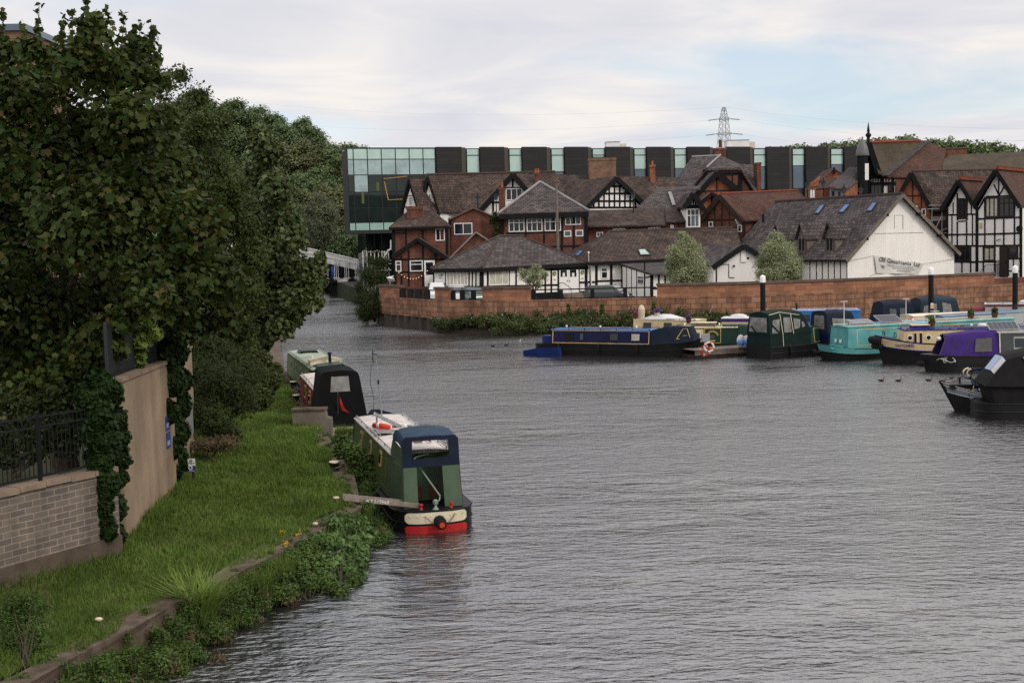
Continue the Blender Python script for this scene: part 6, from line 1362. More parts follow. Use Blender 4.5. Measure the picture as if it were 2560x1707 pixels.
    def hwin(s, q, sd, mat='vinyl', name='clear_panel', parent=None):
        m = s.mb(); m.prism([s.hp(x, f, sd, .003) for x, f in q], (0, sd * .012, 0)); return m.build(name, mat, parent or s.t)
    def hend(s, q, end, mat='vinyl', name='clear_panel', parent=None):
        """panel on the sloping end: q = (y, f)"""
        x0, x1, wb, wt, z0, z1, s0, s1 = s.h; P = []
        for y, f in q:
            z = z0 + (z1 - z0) * f; x = x0 + s0 * f - .003 if end == 0 else x1 - s1 * f + .003; P.append(Vector((x, y, z)))
        m = s.mb(); m.prism(P, (-.012 if end == 0 else .012, 0, 0)); return m.build(name, mat, parent or s.t)
    def seams(s, lst, mat='boat_pale', name='piping', parent=None):
        m = s.mb()
        for a, b in lst: m.bar(a, b, .03, .03)
        return m.build(name, mat, parent or s.t)
    def text(s, txt, x, f, sd, size, mat, name='lettering', z=None, y=None, arc=None):
        p = s.sp(x, f, sd, .02) if z is None else Vector((x, y, z)); xd = s.M.to_3x3() @ Vector((-sd if sd > 0 else 1, 0, 0)); nd = s.M.to_3x3() @ Vector((0, sd, 0.06)); 
        return text_part(name, txt, mat, s.t, frame(s.W(p), xd, nd), size, .004)
def solar(lab, c, w, d, ang, tilt, mat='solar', fm='steel_grey'):
    t = thing('solar_panel', lab, 'solar panel', c); T_ = Matrix.Translation(c) @ Matrix.Rotation(ang, 4, 'Z') @ Matrix.Rotation(tilt, 4, 'X')
    m = MB(); m.M = T_; m.box(-w / 2, w / 2, -d / 2, d / 2, -.02, .02); f = m.build('frame', fm, t)
    m = MB(); m.M = T_; nx, ny = 6, 4; g = .02
    for i in range(nx):
        for j in range(ny): m.box(-w / 2 + .04 + i * (w - .08) / nx + g / 2, -w / 2 + .04 + (i + 1) * (w - .08) / nx - g / 2, -d / 2 + .04 + j * (d - .08) / ny + g / 2, -d / 2 + .04 + (j + 1) * (d - .08) / ny - g / 2, .021, .027)
    m.build('cells', mat, f)
    for x in (-w * .4, w * .4):
      for sg in (1, -1):
        m = MB(); m.M = Matrix.Translation(c) @ Matrix.Rotation(ang, 4, 'Z'); m.bar((x, sg * math.cos(tilt) * d * .4, sg * math.sin(tilt) * d * .4 - .02), (x, sg * math.cos(tilt) * d * .4, -math.sin(abs(tilt)) * d * .5 - .05), .03, .03); m.build('leg', 'steel_grey', t)
    return t
def lifering(name, lab, c, axis, mat, Rr=.25, r=.06, bands='ring_white', group=None):
    t = thing(name, lab, 'life ring', c, group); m = MB(); m.torus(c, axis, Rr, r, 24, 8); b = m.build('ring', mat, t, smooth=True)
    ax = Vector(axis).normalized(); x = ax.orthogonal().normalized(); y = ax.cross(x); m = MB()
    for k in range(4):
        a = k * math.pi / 2 + .4; pts = [Vector(c) + (x * math.cos(a + d) + y * math.sin(a + d)) * Rr for d in (-.14, 0, .14)]; m.tube(pts, r + .006, 8)
    m.build('band', bands, b); return t
def mastant(lab, base, h, wbar, ang=0):
    t = thing('aerial_mast', lab, 'aerial', base); m = MB(); b = Vector(base); m.tube([b - Vector((0, 0, .05)), b + Vector((0, 0, h))], .022, 6); m.build('pole', 'pale_metal', t)
    m = MB(); d = Vector((math.cos(ang), math.sin(ang), 0)) * wbar / 2; m.bar(b + Vector((0, 0, h)) - d, b + Vector((0, 0, h)) + d, .05, .03)
    for k in (-1, -.4, .3, .9): m.bar(b + Vector((0, 0, h)) + d * k - Vector((0, .12, 0)), b + Vector((0, 0, h)) + d * k + Vector((0, .12, 0)), .02, .02)
    m.build('crossbar', 'pale_metal', t); return t
def vent(B, x, y, z, mat='pale_metal', r=.06):
    m = B.mb(); m.lathe([(r * .6, 0), (r * .6, .08), (r * 1.3, .09), (r * .9, .15), (.01, .16)], (x, y, z), 8); return m.build('mushroom_vent', mat, B.t, smooth=True)
# ---- near green boat with navy pram hood
d1 = Vector((-0.245, 0.97, 0)); s1 = Vector((-2.02, 32.05, 0))
b1 = Boat('narrowboat', 'olive green narrowboat with navy pram hood and cream and red banded stern', s1, s1 + d1 * 12.9)
b1.hull(2.1, .56, 1.05, .57, bl=2.6, sr=.85, sq=0.25)
def sternband(B, z0, z1, hw, mat, name, off=.036, n=40):
    m = B.mb(); T, Bo = [], []
    for i in range(n + 1):
        y = hw * (2 * i / n - 1); k = ((abs(y) / B.w - B.sq) / (1 - B.sq)); x = B.sr * (1 - max(0, 1 - max(0, k) ** 2) ** (1 / 2.4)) if k > 0 else 0.0
        e = .55 * abs(2 * i / n - 1) ** 24 * (z1 - z0) * .5; T.append(Vector((x - off, y, z1 - e))); Bo.append(Vector((x - off, y, z0 + e)))
    m.loft([[a, b] for a, b in zip(T, Bo)], closed=False, caps=False); m.loft([[b + Vector((.008, 0, 0)), a + Vector((.008, 0, 0))] for a, b in zip(T, Bo)], closed=False, caps=False); return m.build(name, mat, B.t)
def rivets(B, hw, z, n, par):
    m = B.mb()
    for i in range(n):
        y = hw * (2 * i / (n - 1) - 1); k = (abs(y) / B.w - B.sq) / (1 - B.sq); x = B.sr * (1 - max(0, 1 - max(0, k) ** 2) ** (1 / 2.4)) if k > 0 else 0; m.ball((x - .038, y, z), .022, n=6, k=4)
    m.build('rivets', 'boat_pale', par)
cb = sternband(b1, .25, .53, .80, 'boat_pale', 'cream_band'); rivets(b1, .68, .44, 9, cb); sternband(b1, -.03, .20, .80, 'boat_red', 'red_band')
m = b1.mb(); m.box(.25, 2.1, -.86, .86, .45, .53); m.build('stern_deck', 'hull_black', b1.t)
m = b1.mb(); m.lathe([(.08, -.24), (.15, -.21), (.15, -.02), (.12, .0)], (-.02, -.05, .30), 14, (1, 0, 0)); m.lathe([(.10, -.34), (.125, -.32), (.125, -.25), (.10, -.22)], (-.02, -.06, .26), 14, (1, 0, 0)); fd = m.build('button_fender', 'rubber', b1.t, smooth=True)
m = b1.mb(); m.lathe([(.07, -.36), (.07, -.335)], (-.02, -.06, .26), 12, (1, 0, 0)); m.build('orange_disc', 'ring_orange', fd)
m = b1.mb()
for y0, y1 in ((.42, .12), (-.55, -.26), (-.06, -.05)): m.tube([(.12, y0, .56), (-.1, (y0 + y1) / 2, .40), (-.18, y1, .26)], .012, 5)
m.build('fender_chain', 'rope', fd)
for y in (.36, -.42): m = b1.mb(); m.lathe([(.05, 0), (.03, .05), (.03, .10), (.06, .11), (.05, .15)], (.22, y, .57), 9); m.build('dolly', 'boat_red', b1.t)
m = b1.mb(); m.lathe([(.09, 0), (.04, .06), (.03, .12), (.07, .14), (.07, .22), (.03, .26)], (.14, 0.0, .57), 10); m.tube([(.14, 0, .74), (.12, -.10, .80), (.20, -.13, .90), (.95, .33, 1.66), (1.05, .36, 1.74), (1.15, .28, 1.77), (1.4, -.10, 1.79)], .022, 8); m.build('tiller', pmat('tiller_green', (.16, .23, .17), .4), b1.t, smooth=True)
b1.cabin(2.15, 9.7, .93, .80, .60, 1.74, 'boat_olive', 'boat_roof', .07, 0, .0, .03, edge='boat_ltgrey')
for sd in (1, -1):
    b1.outline(2.35, 9.5, .12, .9, sd, 'boat_green', w=.025)
    for x in (3.6, 5.6, 7.6): b1.win(x, x + .34, .48, .86, sd, 'gold', 'glass_dark')
# hood: green screens, navy roof and arch
m = b1.mb()
for sd, w_ in ((1, .38), (-1, .48)):
    y = .775; m.prism([(.40, sd * y, .55), (.40, sd * (y - w_), .55), (.58, sd * (y - w_ - .01), 1.60), (.58, sd * (y - .03), 1.60)], (.02, 0, 0)); m.prism([(.40, sd * y, .55), (2.2, sd * .90, .56), (2.2, sd * .81, 1.60), (.58, sd * (y - .03), 1.60)], (0, -sd * .02, 0))
sc1 = m.build('side_screens', 'boat_green', b1.t)
m = b1.mb(); m.prism([(1.45, -.80, .55), (1.45, .80, .55), (1.45, .78, 1.58), (1.45, -.78, 1.58)], (.03, 0, 0)); bk_ = m.build('rear_bulkhead', 'boat_green', b1.t)
m = b1.mb()
for y in (-.2, .22): m.prism([(1.44, y - .12, .62), (1.44, y + .12, .62), (1.44, y + .12, .95), (1.44, y - .12, .95)], (-.02, 0, 0))
m.build('door_panel', pmat('door_brown', (.10, .045, .022), .6), bk_)
m = b1.mb(); secs = []
for x, zz in ((.62, 2.36), (.95, 2.43), (1.4, 2.47), (1.9, 2.45), (2.15, 2.40)):
    ring = [(-.735, zz - .30), (-.73, zz - .14), (-.67, zz - .045), (-.52, zz), (-.26, zz + .035), (0, zz + .045), (.26, zz + .035), (.52, zz), (.67, zz - .045), (.73, zz - .14), (.735, zz - .30)]
    secs.append([Vector((x, y, z)) for y, z in ring] + [Vector((x, y * .96, z - .04)) for y, z in reversed(ring)])
m.loft(secs); hd = m.build('hood_roof', 'canopy_slate', b1.t, smooth=True)
m = b1.mb(); X = lambda z: .58 + (z - 1.6) * .05
for sd in (-1, 1): m.prism([(X(1.58), sd * .75, 1.56), (X(1.58), sd * .50, 1.56), (X(2.28), sd * .47, 2.33), (X(2.3), sd * .735, 2.30)], (.03, 0, 0))
m.prism([(X(2.2), -.735, 2.27), (X(2.2), .735, 2.27), (X(2.36), .66, 2.38), (X(2.36), -.66, 2.38)], (.028, 0, 0)); m.prism([(X(1.7), -.5, 1.60), (X(1.7), .5, 1.60), (X(1.7), .48, 1.81), (X(1.7), -.48, 1.83)], (.026, 0, 0)); m.build('hood_arch', 'canopy_navy', hd)
m = b1.mb(); m.prism([(.62, .74, 2.07), (.60, .755, 1.60), (2.25, .815, 1.66), (2.15, .74, 2.13)], (0, -.02, 0)); m.build('hood_side', 'boat_green', hd); m = b1.mb(); m.prism([(.62, -.74, 2.07), (.60, -.755, 1.60), (2.25, -.815, 1.66), (2.15, -.74, 2.13)], (0, .02, 0)); m.build('hood_side', 'boat_green', hd)
m = b1.mb(); m.prism([(9.72, -.80, 1.70), (9.72, .80, 1.70), (9.72, .0, 1.98)], (.02, 0, 0)); m.add([(9.72, -.82, 1.68), (9.72, .82, 1.68), (9.72, 0, 1.98), (11.6, 0, 1.75), (11.6, -.55, 1.1), (11.6, .55, 1.1), (9.72, -.92, .8), (9.72, .92, .8)], [(0, 2, 3, 4), (2, 1, 5, 3), (0, 4, 6), (1, 7, 5), (3, 5, 4)]); m.build('cratch_cover', 'canopy_navy', b1.t)
for x, y in ((4.6, .3), (6.2, -.25), (8.2, .1)): vent(b1, x, y, 1.80, 'sign_white')
w1 = lambda x, y, z: b1.W((x, y, z))
solar('tilted solar panel on the olive boat roof behind the red life ring', w1(6.7, .15, 2.0), .5, 1.0, b1.ang - .2, R(28), 'solar_pale')
solar('flat solar panel on the olive boat roof beside the rail', w1(5.4, .28, 1.86), .6, .9, b1.ang, R(6), 'solar_pale')
lifering('life_ring', 'red life ring lying on the olive boat roof', w1(6.2, .42, 1.90), (0.2, .3, 1), 'ring_orange', .24, .075)
mp_ = thing('radio_mast', 'tall thin radio mast standing on the olive green boat', 'mast', w1(9.2, -.02, 1.8)); m = MB(); m.tube([w1(9.2, -.02, 1.78), w1(9.22, .12, 3.85)], .022, 6, .012); m.build('pole', 'steel_grey', mp_)
m = MB(); m.bar(w1(9.22, .12, 3.8) - Vector((.12, 0, -.05)), w1(9.22, .12, 3.8) + Vector((.05, 0, 0)), .03, .03); m.tube([w1(9.22, .20, 3.95), w1(9.22, .22, 3.65), w1(9.21, .18, 3.55)], .016, 5); m.box(*sorted((w1(9.21, .06, 2.9).x - .03, w1(9.21, .06, 2.9).x + .03)), w1(9.21, .06, 2.9).y - .03, w1(9.21, .06, 2.9).y + .03, 2.85, 3.0); m.tube([w1(9.2, .28, 1.8), w1(9.2, .22, 2.4), w1(9.2, .32, 2.9), w1(9.2, .28, 3.4), w1(9.22, .18, 3.6)], .008, 4); m.build('aerial_head', 'steel_dark', mp_)
# gangplank
q0, q1 = atz(868, 1243, .98), b1.W((.45, .40, .66)); gp = thing('gangplank', 'grey boarding ladder plank numbered 519968 reaching from quay to boat', 'gangplank', q0); dv = (q1 - q0).normalized(); m = MB()
for o in (-.14, .14):
    s_ = dv.cross(Vector((0, 0, 1))).normalized() * o; m.bar(q0 + s_ - dv * .1, q1 + s_, .04, .12)
m.build('rails', 'plank', gp); m = MB(); sx = dv.cross(Vector((0, 0, 1))).normalized()
for i in range(14): c = q0.lerp(q1, (i + .5) / 14); m.bar(c - sx * .14, c + sx * .14, .05, .03)
m.build('rungs', 'plank', gp)
nrm = (sx * (1 if sx.y < 0 else -1)).normalized(); c = q0.lerp(q1, .47) + nrm * .165; text_part('lettering', '519968', 'sign_white', gp, frame(c, dv, nrm), .13, .003)
m = MB(); c = q0.lerp(q1, .30) + nrm * .162; m.bar(c - dv * .1, c + dv * .08, .004, .07); m.build('label_plate', 'sign_white', gp)
# ---- second boat, black hood
d2 = Vector((-0.24, 0.97, 0)); s2 = Vector((-6.42, 47.6, 0)); b2 = Boat('narrowboat', 'narrowboat with tall black stern hood and small red flag', s2, s2 + d2 * 10.5)
b2.hull(2.12, .60, 1.0, .62, bl=2.5, sr=.7, sq=.3); cb = sternband(b2, .26, .56, .85, 'boat_pale', 'cream_band'); sternband(b2, -.02, .18, .85, 'boat_red', 'red_band')
hh = b2.hood(.15, 2.6, 1.0, .74, .60, 2.62, 'canopy_black', .35, .1, .05); b2.hend([(.38, .62), (-.36, .62), (-.33, .90), (.32, .90)], 0, 'vinyl', parent=hh)
b2.cabin(2.5, 8.6, .93, .82, .6, 1.75, 'boat_maroon', 'boat_roof', edge='boat_ltgrey'); [b2.win(x, x + .7, .4, .85, 1, 'gold') for x in (3.5, 5.5)]
m = b2.mb(); m.prism([(8.6, -.8, 1.7), (8.6, .8, 1.7), (8.6, 0, 2.0)], (1.3, 0, -.3)); m.build('cratch_cover', 'canopy_black', b2.t)
fl_ = thing('flag', 'small red ensign hanging on a staff at the black hood', 'flag', b2.W((.12, .1, 1.2))); m = b2.mb(); m.tube([(.22, .14, 1.05), (.02, .14, 1.85)], .012, 5); m.build('staff', 'timber_grey', fl_); m = b2.mb()
m.loft([[Vector((.03 - .05 * math.sin(5 * t), .13 - .12 * t - .03 * math.sin(7 * t), 1.80 - .62 * t)), Vector((.05, .10 - .34 * t - .04 * math.sin(6 * t + 1), 1.62 - .55 * t))] for t in np.linspace(0, 1, 7)], closed=False, caps=False); m.build('cloth', 'flag_red', fl_)
# ---- third boat, pale green roof
d3 = Vector((-0.27, 0.96, 0)); s3 = Vector((-8.0, 56.6, 0)); b3 = Boat('narrowboat', 'farthest of the quayside boats, green with a pale green roof', s3, s3 + d3 * 13)
b3.hull(2.1, .6, 1.0, bl=2.5, sr=.7, sq=.3); b3.cabin(.6, 11, .95, .84, .6, 1.86, 'boat_midgreen', 'boat_roofgreen', .08, edge='boat_roofgreen')
b3.panel(1.6, 10.6, .1, .92, 1, pmat('faded_green', (.16, .20, .10), .6, streak=.3), 'side_panel')
for x in (2.5, 4.5, 6.5, 8.5): b3.win(x, x + .5, .45, .8, 1, 'steel_grey')
m = b3.mb(); m.add([(.5, -.86, 1.7), (.5, .86, 1.7), (.5, .6, 1.98), (.5, -.55, 2.05), (1.5, -.86, 1.88), (1.5, .86, 1.88), (1.5, .5, 2.02), (1.5, -.5, 2.1)], [(0, 1, 2, 3), (7, 6, 5, 4), (1, 5, 6, 2), (2, 6, 7, 3), (3, 7, 4, 0), (0, 4, 5, 1)]); m.build('hatch_cover', 'boat_dkgreen', b3.t)
rb_ = thing('roof_box', 'cream ridged box on the pale green boat roof', 'box', b3.W((2.6, -.1, 1.92))); m = b3.mb(); m.prism([(2.2, .70, 1.9), (2.2, -.70, 1.9), (2.2, -.72, 2.12), (2.2, 0, 2.26), (2.2, .72, 2.12)], (.9, 0, 0)); m.build('body', 'boat_pale', rb_); m = b3.mb(); m.bar((2.1, -.8, 2.13), (2.1, 0, 2.28), .05, .04); m.bar((2.1, .8, 2.13), (2.1, 0, 2.28), .05, .04); m.build('lid_edge', 'boat_roofgreen', rb_)
m = b3.mb(); m.prism([(8.6, .5, 1.93), (8.6, -.5, 1.93), (8.6, -.4, 2.06), (8.6, .4, 2.06)], (1.2, 0, 0)); m.build('forward_hatch', 'boat_dkgreen', b3.t)
vent(b3, 5, .3, 1.94, 'sign_white'); m = b3.mb(); m.lathe([(.07, 0), (.07, .4), (.11, .42), (.09, .48)], (1.9, -.15, 2.0), 8); m.build('stove_chimney', 'iron_black', b3.t)
# ---- right bank: long navy boat with gold lines
b = Boat('narrowboat', 'long navy narrowboat with gold coach lines and canvas covered bow', (1.75, 83.6), (11.6, 78.2)); b.hull(2.1, .74, 1.12, .72, bl=2.6, sr=.8, sq=.2); navy = b
L_ = b.L; b.cabin(1.35, 8.3, .95, .84, .74, 1.62, 'boat_navy', 'boat_skyblue', .05, 0, -.0, .03, edge='boat_navy')
b.outline(1.5, 8.15, .06, .95, -1, 'gold', w=.05, off=.02)
for x, w_, g in ((2.35, .62, 'glass_dark'), (3.4, .30, 'glass_grey'), (5.5, .60, 'glass_dark'), (6.95, .62, 'curtain')): b.win(x, x + w_, .22, .82, -1, 'boat_navy', g)
m = b.mb(); m.add([(8.32, -.98, .74), (8.32, .98, .74), (8.32, -.86, 1.64), (8.32, .86, 1.64), (9.2, -.6, 1.86), (9.2, .6, 1.86), (10.6, -.35, 1.84), (10.6, .35, 1.84), (11.0, -.55, 1.0), (11.0, .55, 1.0), (10.0, -.95, .85), (10.0, .95, .85)], [(2, 4, 5, 3), (4, 6, 7, 5), (0, 10, 4, 2), (10, 8, 6, 4), (1, 3, 5, 11), (11, 5, 7, 9), (6, 8, 9, 7), (0, 2, 3, 1)]); cv = m.build('bow_cover', 'canopy_navy', b.t)
m = b.mb()
for a, c_ in (((9.95, -.86, 1.12), (10.25, -.52, 1.72)), ((10.25, -.52, 1.72), (10.5, -.48, 1.74)), ((10.5, -.48, 1.74), (10.72, -.60, 1.2)), ((9.95, -.86, 1.12), (10.15, -.84, 1.12)), ((10.3, -.66, 1.3), (10.55, -.62, 1.35))): m.bar(a, c_, .03, .03)
m.build('gold_trim', 'gold', cv)
m = b.mb(); m.box(.55, 1.3, -.55, .3, .74, 1.2); m.build('stern_locker', 'boat_blue', b.t); m = b.mb(); m.tube([(.2, -.6, .74), (.2, -.6, 1.15), (.2, .6, 1.15), (.2, .6, .74)], .02, 6); m.build('stern_rail', 'steel_dark', b.t)
dg = Boat('dinghy', 'small flat bottomed bright blue dinghy beside the navy boat stern', (3.3, 81.3), (0.9, 82.5), None, 'dinghy'); m = dg.mb(); Ld = dg.L
m.loft([[Vector((x, y * w_, z)) for y, z in ((-.62, h), (-.45, -.2), (.45, -.2), (.62, h), (.54, h - .01), (.4, -.1), (-.4, -.1), (-.54, h - .01))] for x, w_, h in ((0, .85, .62), (.2, .95, .58), (Ld * .5, 1, .52), (Ld * .8, .92, .42), (Ld, .8, .30))]); m.build('hull', 'boat_blue', dg.t)
m = dg.mb(); m.box(.8, 1.05, -.5, .5, .3, .34); m.build('thwart', 'wood_deck', dg.t)
# pontoon with life rings
po = thing('pontoon', 'weathered wooden mooring pontoon between navy boat and green canopy boat', 'pontoon', at(1800, 890, 77)); A, Bp = atz(1737, 893, .1), atz(1885, 884, .1); dd = (Bp - A).normalized(); nn_ = Vector((-dd.y, dd.x, 0)); m = MB(); m.prism([A - Vector((0, 0, .2)), Bp - Vector((0, 0, .2)), Bp + nn_ * 1.6 - Vector((0, 0, .2)), A + nn_ * 1.6 - Vector((0, 0, .2))], (0, 0, .3)); m.build('float', 'timber_brown', po)
m = MB(); k = 22
for i in range(k): a = A.lerp(Bp, i / k) + dd * .01; c_ = A.lerp(Bp, (i + 1) / k) - dd * .01; m.prism([a - nn_ * .04 + Vector((0, 0, .38)), c_ - nn_ * .04 + Vector((0, 0, .38)), c_ + nn_ * 1.64 + Vector((0, 0, .38)), a + nn_ * 1.64 + Vector((0, 0, .38))], (0, 0, .05))
m.build('decking', 'wood_deck', po); m = MB(); m.prism([A - nn_ * .05 + Vector((0, 0, .1)), Bp - nn_ * .05 + Vector((0, 0, .1)), Bp - nn_ * .05 + Vector((0, 0, .37)), A - nn_ * .05 + Vector((0, 0, .37))], nn_ * .045); m.build('fascia', 'timber_grey', po)
rp_ = at(1768, 876, 75.9); lp = thing('ring_post', 'short grey post box carrying the life rings on the pontoon', 'post', (rp_.x, 76.2, .42)); m = MB(); m.tube([(rp_.x, 76.25, .4), (rp_.x, 76.25, 1.5)], .05, 6); m.build('post', 'steel_grey', lp); p = at(1765, 843, 76.2); m = MB(); m.box(p.x - .25, p.x + .22, 76.1, 76.35, p.z - .25, p.z + .2); m.build('box', 'steel_grey', lp)
lifering('life_ring', 'orange life ring hung low on the pontoon edge', at(1763, 877, 75.95), (.15, -1, .1), 'ring_orange', .27, .065); lifering('life_ring', 'faded white life ring hung in front of the orange one', at(1772.5, 867.5, 75.7), (-.1, -1, .15), 'ring_white', .27, .062, 'ring_orange')
# evergreen boat behind the pontoon
eb = Boat('narrowboat', 'dark green and cream narrowboat lettered EVERGREEN behind the pontoon', (9.9, 82.0), (17.0, 80.0)); eb.hull(2.1, .62, .95, bl=1.6, sr=.6, sq=.3, mat='boat_dkgreen', strakes=False)
eb.cabin(.5, 4.62, .98, .86, .60, 1.62, 'boat_dkgreen', 'boat_pale', .05, edge='boat_dkgreen'); xa = lambda u: ((at(u, 840, 80.4).x) - 9.9) / .9625
e1_, e2_, e3_ = xa(1733), xa(1770), xa(1811); eb.panel(e1_, e2_ - .03, .12, .9, -1, 'boat_cream', 'cream_panel'); eb.win(e1_ + .22, e2_ - .22, .2, .75, -1, 'sign_white', 'glass_grey')
eb.outline(e2_ + .04, e3_ - .03, .05, .93, -1, 'gold', w=.04)
cx_, R0_ = (e2_ + e3_) / 2, .36
for i, ch in enumerate('EVERGREEN'):
    a = R(150 - 120 * i / 8); p = eb.sp(cx_ + R0_ * math.cos(a), .36 + .40 * math.sin(a), -1, .02); t_ = eb.M.to_3x3() @ Vector((math.sin(a), 0, -math.cos(a))); text_part('lettering', ch, 'gold', eb.t, frame(eb.W(p), t_, eb.M.to_3x3() @ Vector((0, -1, .1))), .17, .004, bold=.004)
m = eb.mb(); m.prism([eb.sp(cx_ - .22, .22, -1, .01), eb.sp(cx_ + .22, .22, -1, .01), eb.sp(cx_ + .1, .12, -1, .01), eb.sp(cx_ - .1, .12, -1, .01)], (0, -.01, 0)); m.build('emblem', 'gold', eb.t); m = eb.mb(); m.lathe([(.14, 0), (.14, .02)], eb.sp(cx_, .42, -1, 0), 14, (0, -1, 0)); m.build('porthole', 'glass_grey', eb.t)
eb.hood(e3_, e3_ + 2.2, .95, .7, .62, 1.78, 'boat_dkgreen', .05, .5, .02, 'cratch_cover')
bx = thing('deck_crate', 'low pale crate on the green and cream boat roof', 'crate', eb.W((e1_ + .9, 0, 1.67))); m = eb.mb(); m.box(e1_ + .1, e1_ + 1.6, -.4, .3, 1.68, 1.86); m.build('body', 'timber_grey', bx); m = eb.mb(); m.box(e1_ + .05, e1_ + 1.65, -.45, .35, 1.863, 1.9); m.build('lid', 'boat_pale', bx)
bg = thing('water_bags', 'blue and white bagged bundle on the pontoon end', 'bags', at(1857, 862, 77.6)); m = MB(); c_ = at(1857, 853, 77.6)
m.ball((c_.x - .12, c_.y, c_.z), .26, .25, .42); m.ball((c_.x + .22, c_.y, c_.z - .03), .24, .25, .40); m.build('bag', 'tarp_white', bg, smooth=True); m = MB(); m.ball((c_.x - .12, c_.y - .02, c_.z - .05), .268, .26, .28); m.ball((c_.x + .22, c_.y - .02, c_.z - .06), .25, .26, .26); m.build('label_band', pmat('bag_blue', (.10, .24, .55), .5), bg, smooth=True)
# generic boats seen only by roof and side
def simple(lab, u0, Y0, u1, Y1, zr, side, roof, zg=.62, group=None, hull='hull_black', inset=(1.2, 1.4), edge=None, flip=False, cam=.06):
    a, b_ = at(u0, 800, Y0), at(u1, 800, Y1); a, b_ = (b_, a) if flip else (a, b_); B_ = Boat('narrowboat', lab, (a.x, a.y), (b_.x, b_.y), group); B_.hull(2.1, zg, zg + .35, bl=2.2, sr=.7, sq=.3, mat=hull); B_.cabin(inset[0], B_.L - inset[1], .95, .85, zg - .02, zr, side, roof, cam, edge=edge); B_.sd = 1 if flip else -1; return B_
cbx = simple('cream narrowboat with white tarpaulin and flower pots behind the navy boat', 1560, 92.5, 1800, 88.5, 1.55, 'boat_cream', 'boat_pale', edge='boat_maroon'); [cbx.win(x, x + .6, .3, .8, -1) for x in (2, 3.6)]
tp_ = thing('tarpaulin', 'rumpled pale tarpaulin over the cream boat roof', 'tarpaulin', cbx.W((3, 0, 1.6))); m = cbx.mb(); m.loft([[Vector((1.8 + 2.6 * t, y, 1.58 + h * math.sin(math.pi * (.15 + .75 * t)) * k)) for y, k in ((-.86, .05), (-.7, .6), (-.2, .95 + .1 * math.sin(9 * t)), (.3, .9), (.75, .6), (.86, .05))] for t, h in ((0, .15), (.2, .28), (.45, .36), (.7, .42), (1, .2))]); m.build('sheet', 'tarp_white', tp_, smooth=True)
pp = simple('cream boat with purple and white roof stripe behind the green and cream boat', 1770, 90.5, 1985, 88, 1.62, 'boat_cream', 'tarp_white', .62); pp.panel(pp.c[0], pp.c[1], .74, .95, -1, 'boat_purple', 'purple_stripe'); pp.panel(pp.c[0], pp.c[1], .96, 1.0, -1, 'boat_red', 'red_line', .014)
m = pp.mb(); m.ball((2.2, 0, 1.68), .65, .5, .2, 12, 6); m.build('dome_hatch', 'tarp_white', pp.t, smooth=True)
pr_ = at(1604, 790, 91); ps = thing('parasol', 'folded cream parasol standing behind the navy boat', 'parasol', (pr_.x, 91, 1.0)); m = MB(); m.tube([(pr_.x, 91, .8), at(1604, 763, 91)], .03, 6); m.build('pole', 'timber_grey', ps); m = MB(); tz = at(1604, 762, 91).z; m.lathe([(.20, tz - 1.5), (.12, tz - 1.25), (.20, tz - 1.1), (.22, tz - .7), (.24, tz - .3), (.16, tz - .08), (.02, tz)], (pr_.x, 91, 0), 9); m.build('canopy', 'fabric_cream', ps)
def pot(lab, p, fm, rr=.25, potm='brown_pot'):
    t = thing('flower_pot', lab, 'flower pot', p); m = MB(); m.lathe([(.14, 0), (.2, .26), (.22, .3)], p, 10); m.build('pot', potm, t); V, k = leafcloud([(p.x, p.y, p.z + .45, rr, rr, rr * .9)], 260, .06, 'oval', seed=int(p.x * 10) % 97); leafmesh('flowers', V, k, fm, t)
pot('purple flowers in a pot right of the folded parasol', at(1643, 792, 90.5), 'flower_purple', .32, 'fabric_cream'); pot('purple flower pot at the rear of the cream boat roof', cbx.W((1.0, 0, 1.6)), 'flower_pink', .2); pot('purple flowers beside the rumpled tarpaulin', at(1722, 808, 88), 'flower_purple', .2)
# green canopied boat
g_ = Boat('narrowboat', 'dark green boat with a big dark green canopy and clear panels', (at(1893, 890, 76.0).x, 76.0), (at(1893, 890, 76.0).x + 7.5, 80.6)); g_.hull(2.2, .72, 1.0, .72, bl=2, sr=.3, sq=.75, mat='hull_black'); g_.sd = -1
m = g_.mb(); m.prism([(.08, -1.02, .70), (.08, 1.02, .70), (.14, .98, 1.42), (.14, -.98, 1.42)], (.03, 0, 0)); m.prism([(.08, -1.04, .70), (3.4, -1.04, .72), (3.4, -.98, 1.42), (.14, -.98, 1.42)], (0, .03, 0)); sk = m.build('canvas_skirt', 'canopy_green', g_.t)
hh = g_.hood(.1, 3.55, 1.0, .84, 1.42, 2.72, 'canopy_green', .06, .75, .16)
g_.hend([(.78, .12), (-.75, .12), (-.7, .78), (.72, .78)], 0, 'vinyl', parent=hh)
for q in ([(.28, .08), (.85, .08), (1.0, .85), (.45, .80)], [(1.25, .10), (1.85, .10), (1.85, .90), (1.3, .92)], [(2.1, .22), (2.55, .30), (2.65, .75), (2.1, .85)], [(2.75, .3), (3.0, .36), (2.9, .62), (2.75, .62)]): g_.hwin(q, -1, 'vinyl', parent=hh)
m = g_.mb(); m.bar(g_.hp(.30, .55, -1, .02), g_.hp(.85, .08, -1, .02), .012, .14); m.bar((.085, .6, 1.9), (.085, .2, 1.56), .02, .1); m.build('strap', 'canopy_green', hh)
g_.seams([(g_.hp(1.12, 0, -1, .02), g_.hp(1.05, 1.12, -1, .02)), (g_.hp(1.98, 0, -1, .02), g_.hp(1.9, 1.1, -1, .02)), (Vector((1.12, -1.06, .70)), Vector((1.12, -1.02, 1.42))), (g_.hp(.2, 1.1, -1, .02), g_.hp(1.05, 1.22, -1, .02)), (g_.hp(1.05, 1.22, -1, .02), g_.hp(2.6, 1.0, -1, .02))], parent=hh)
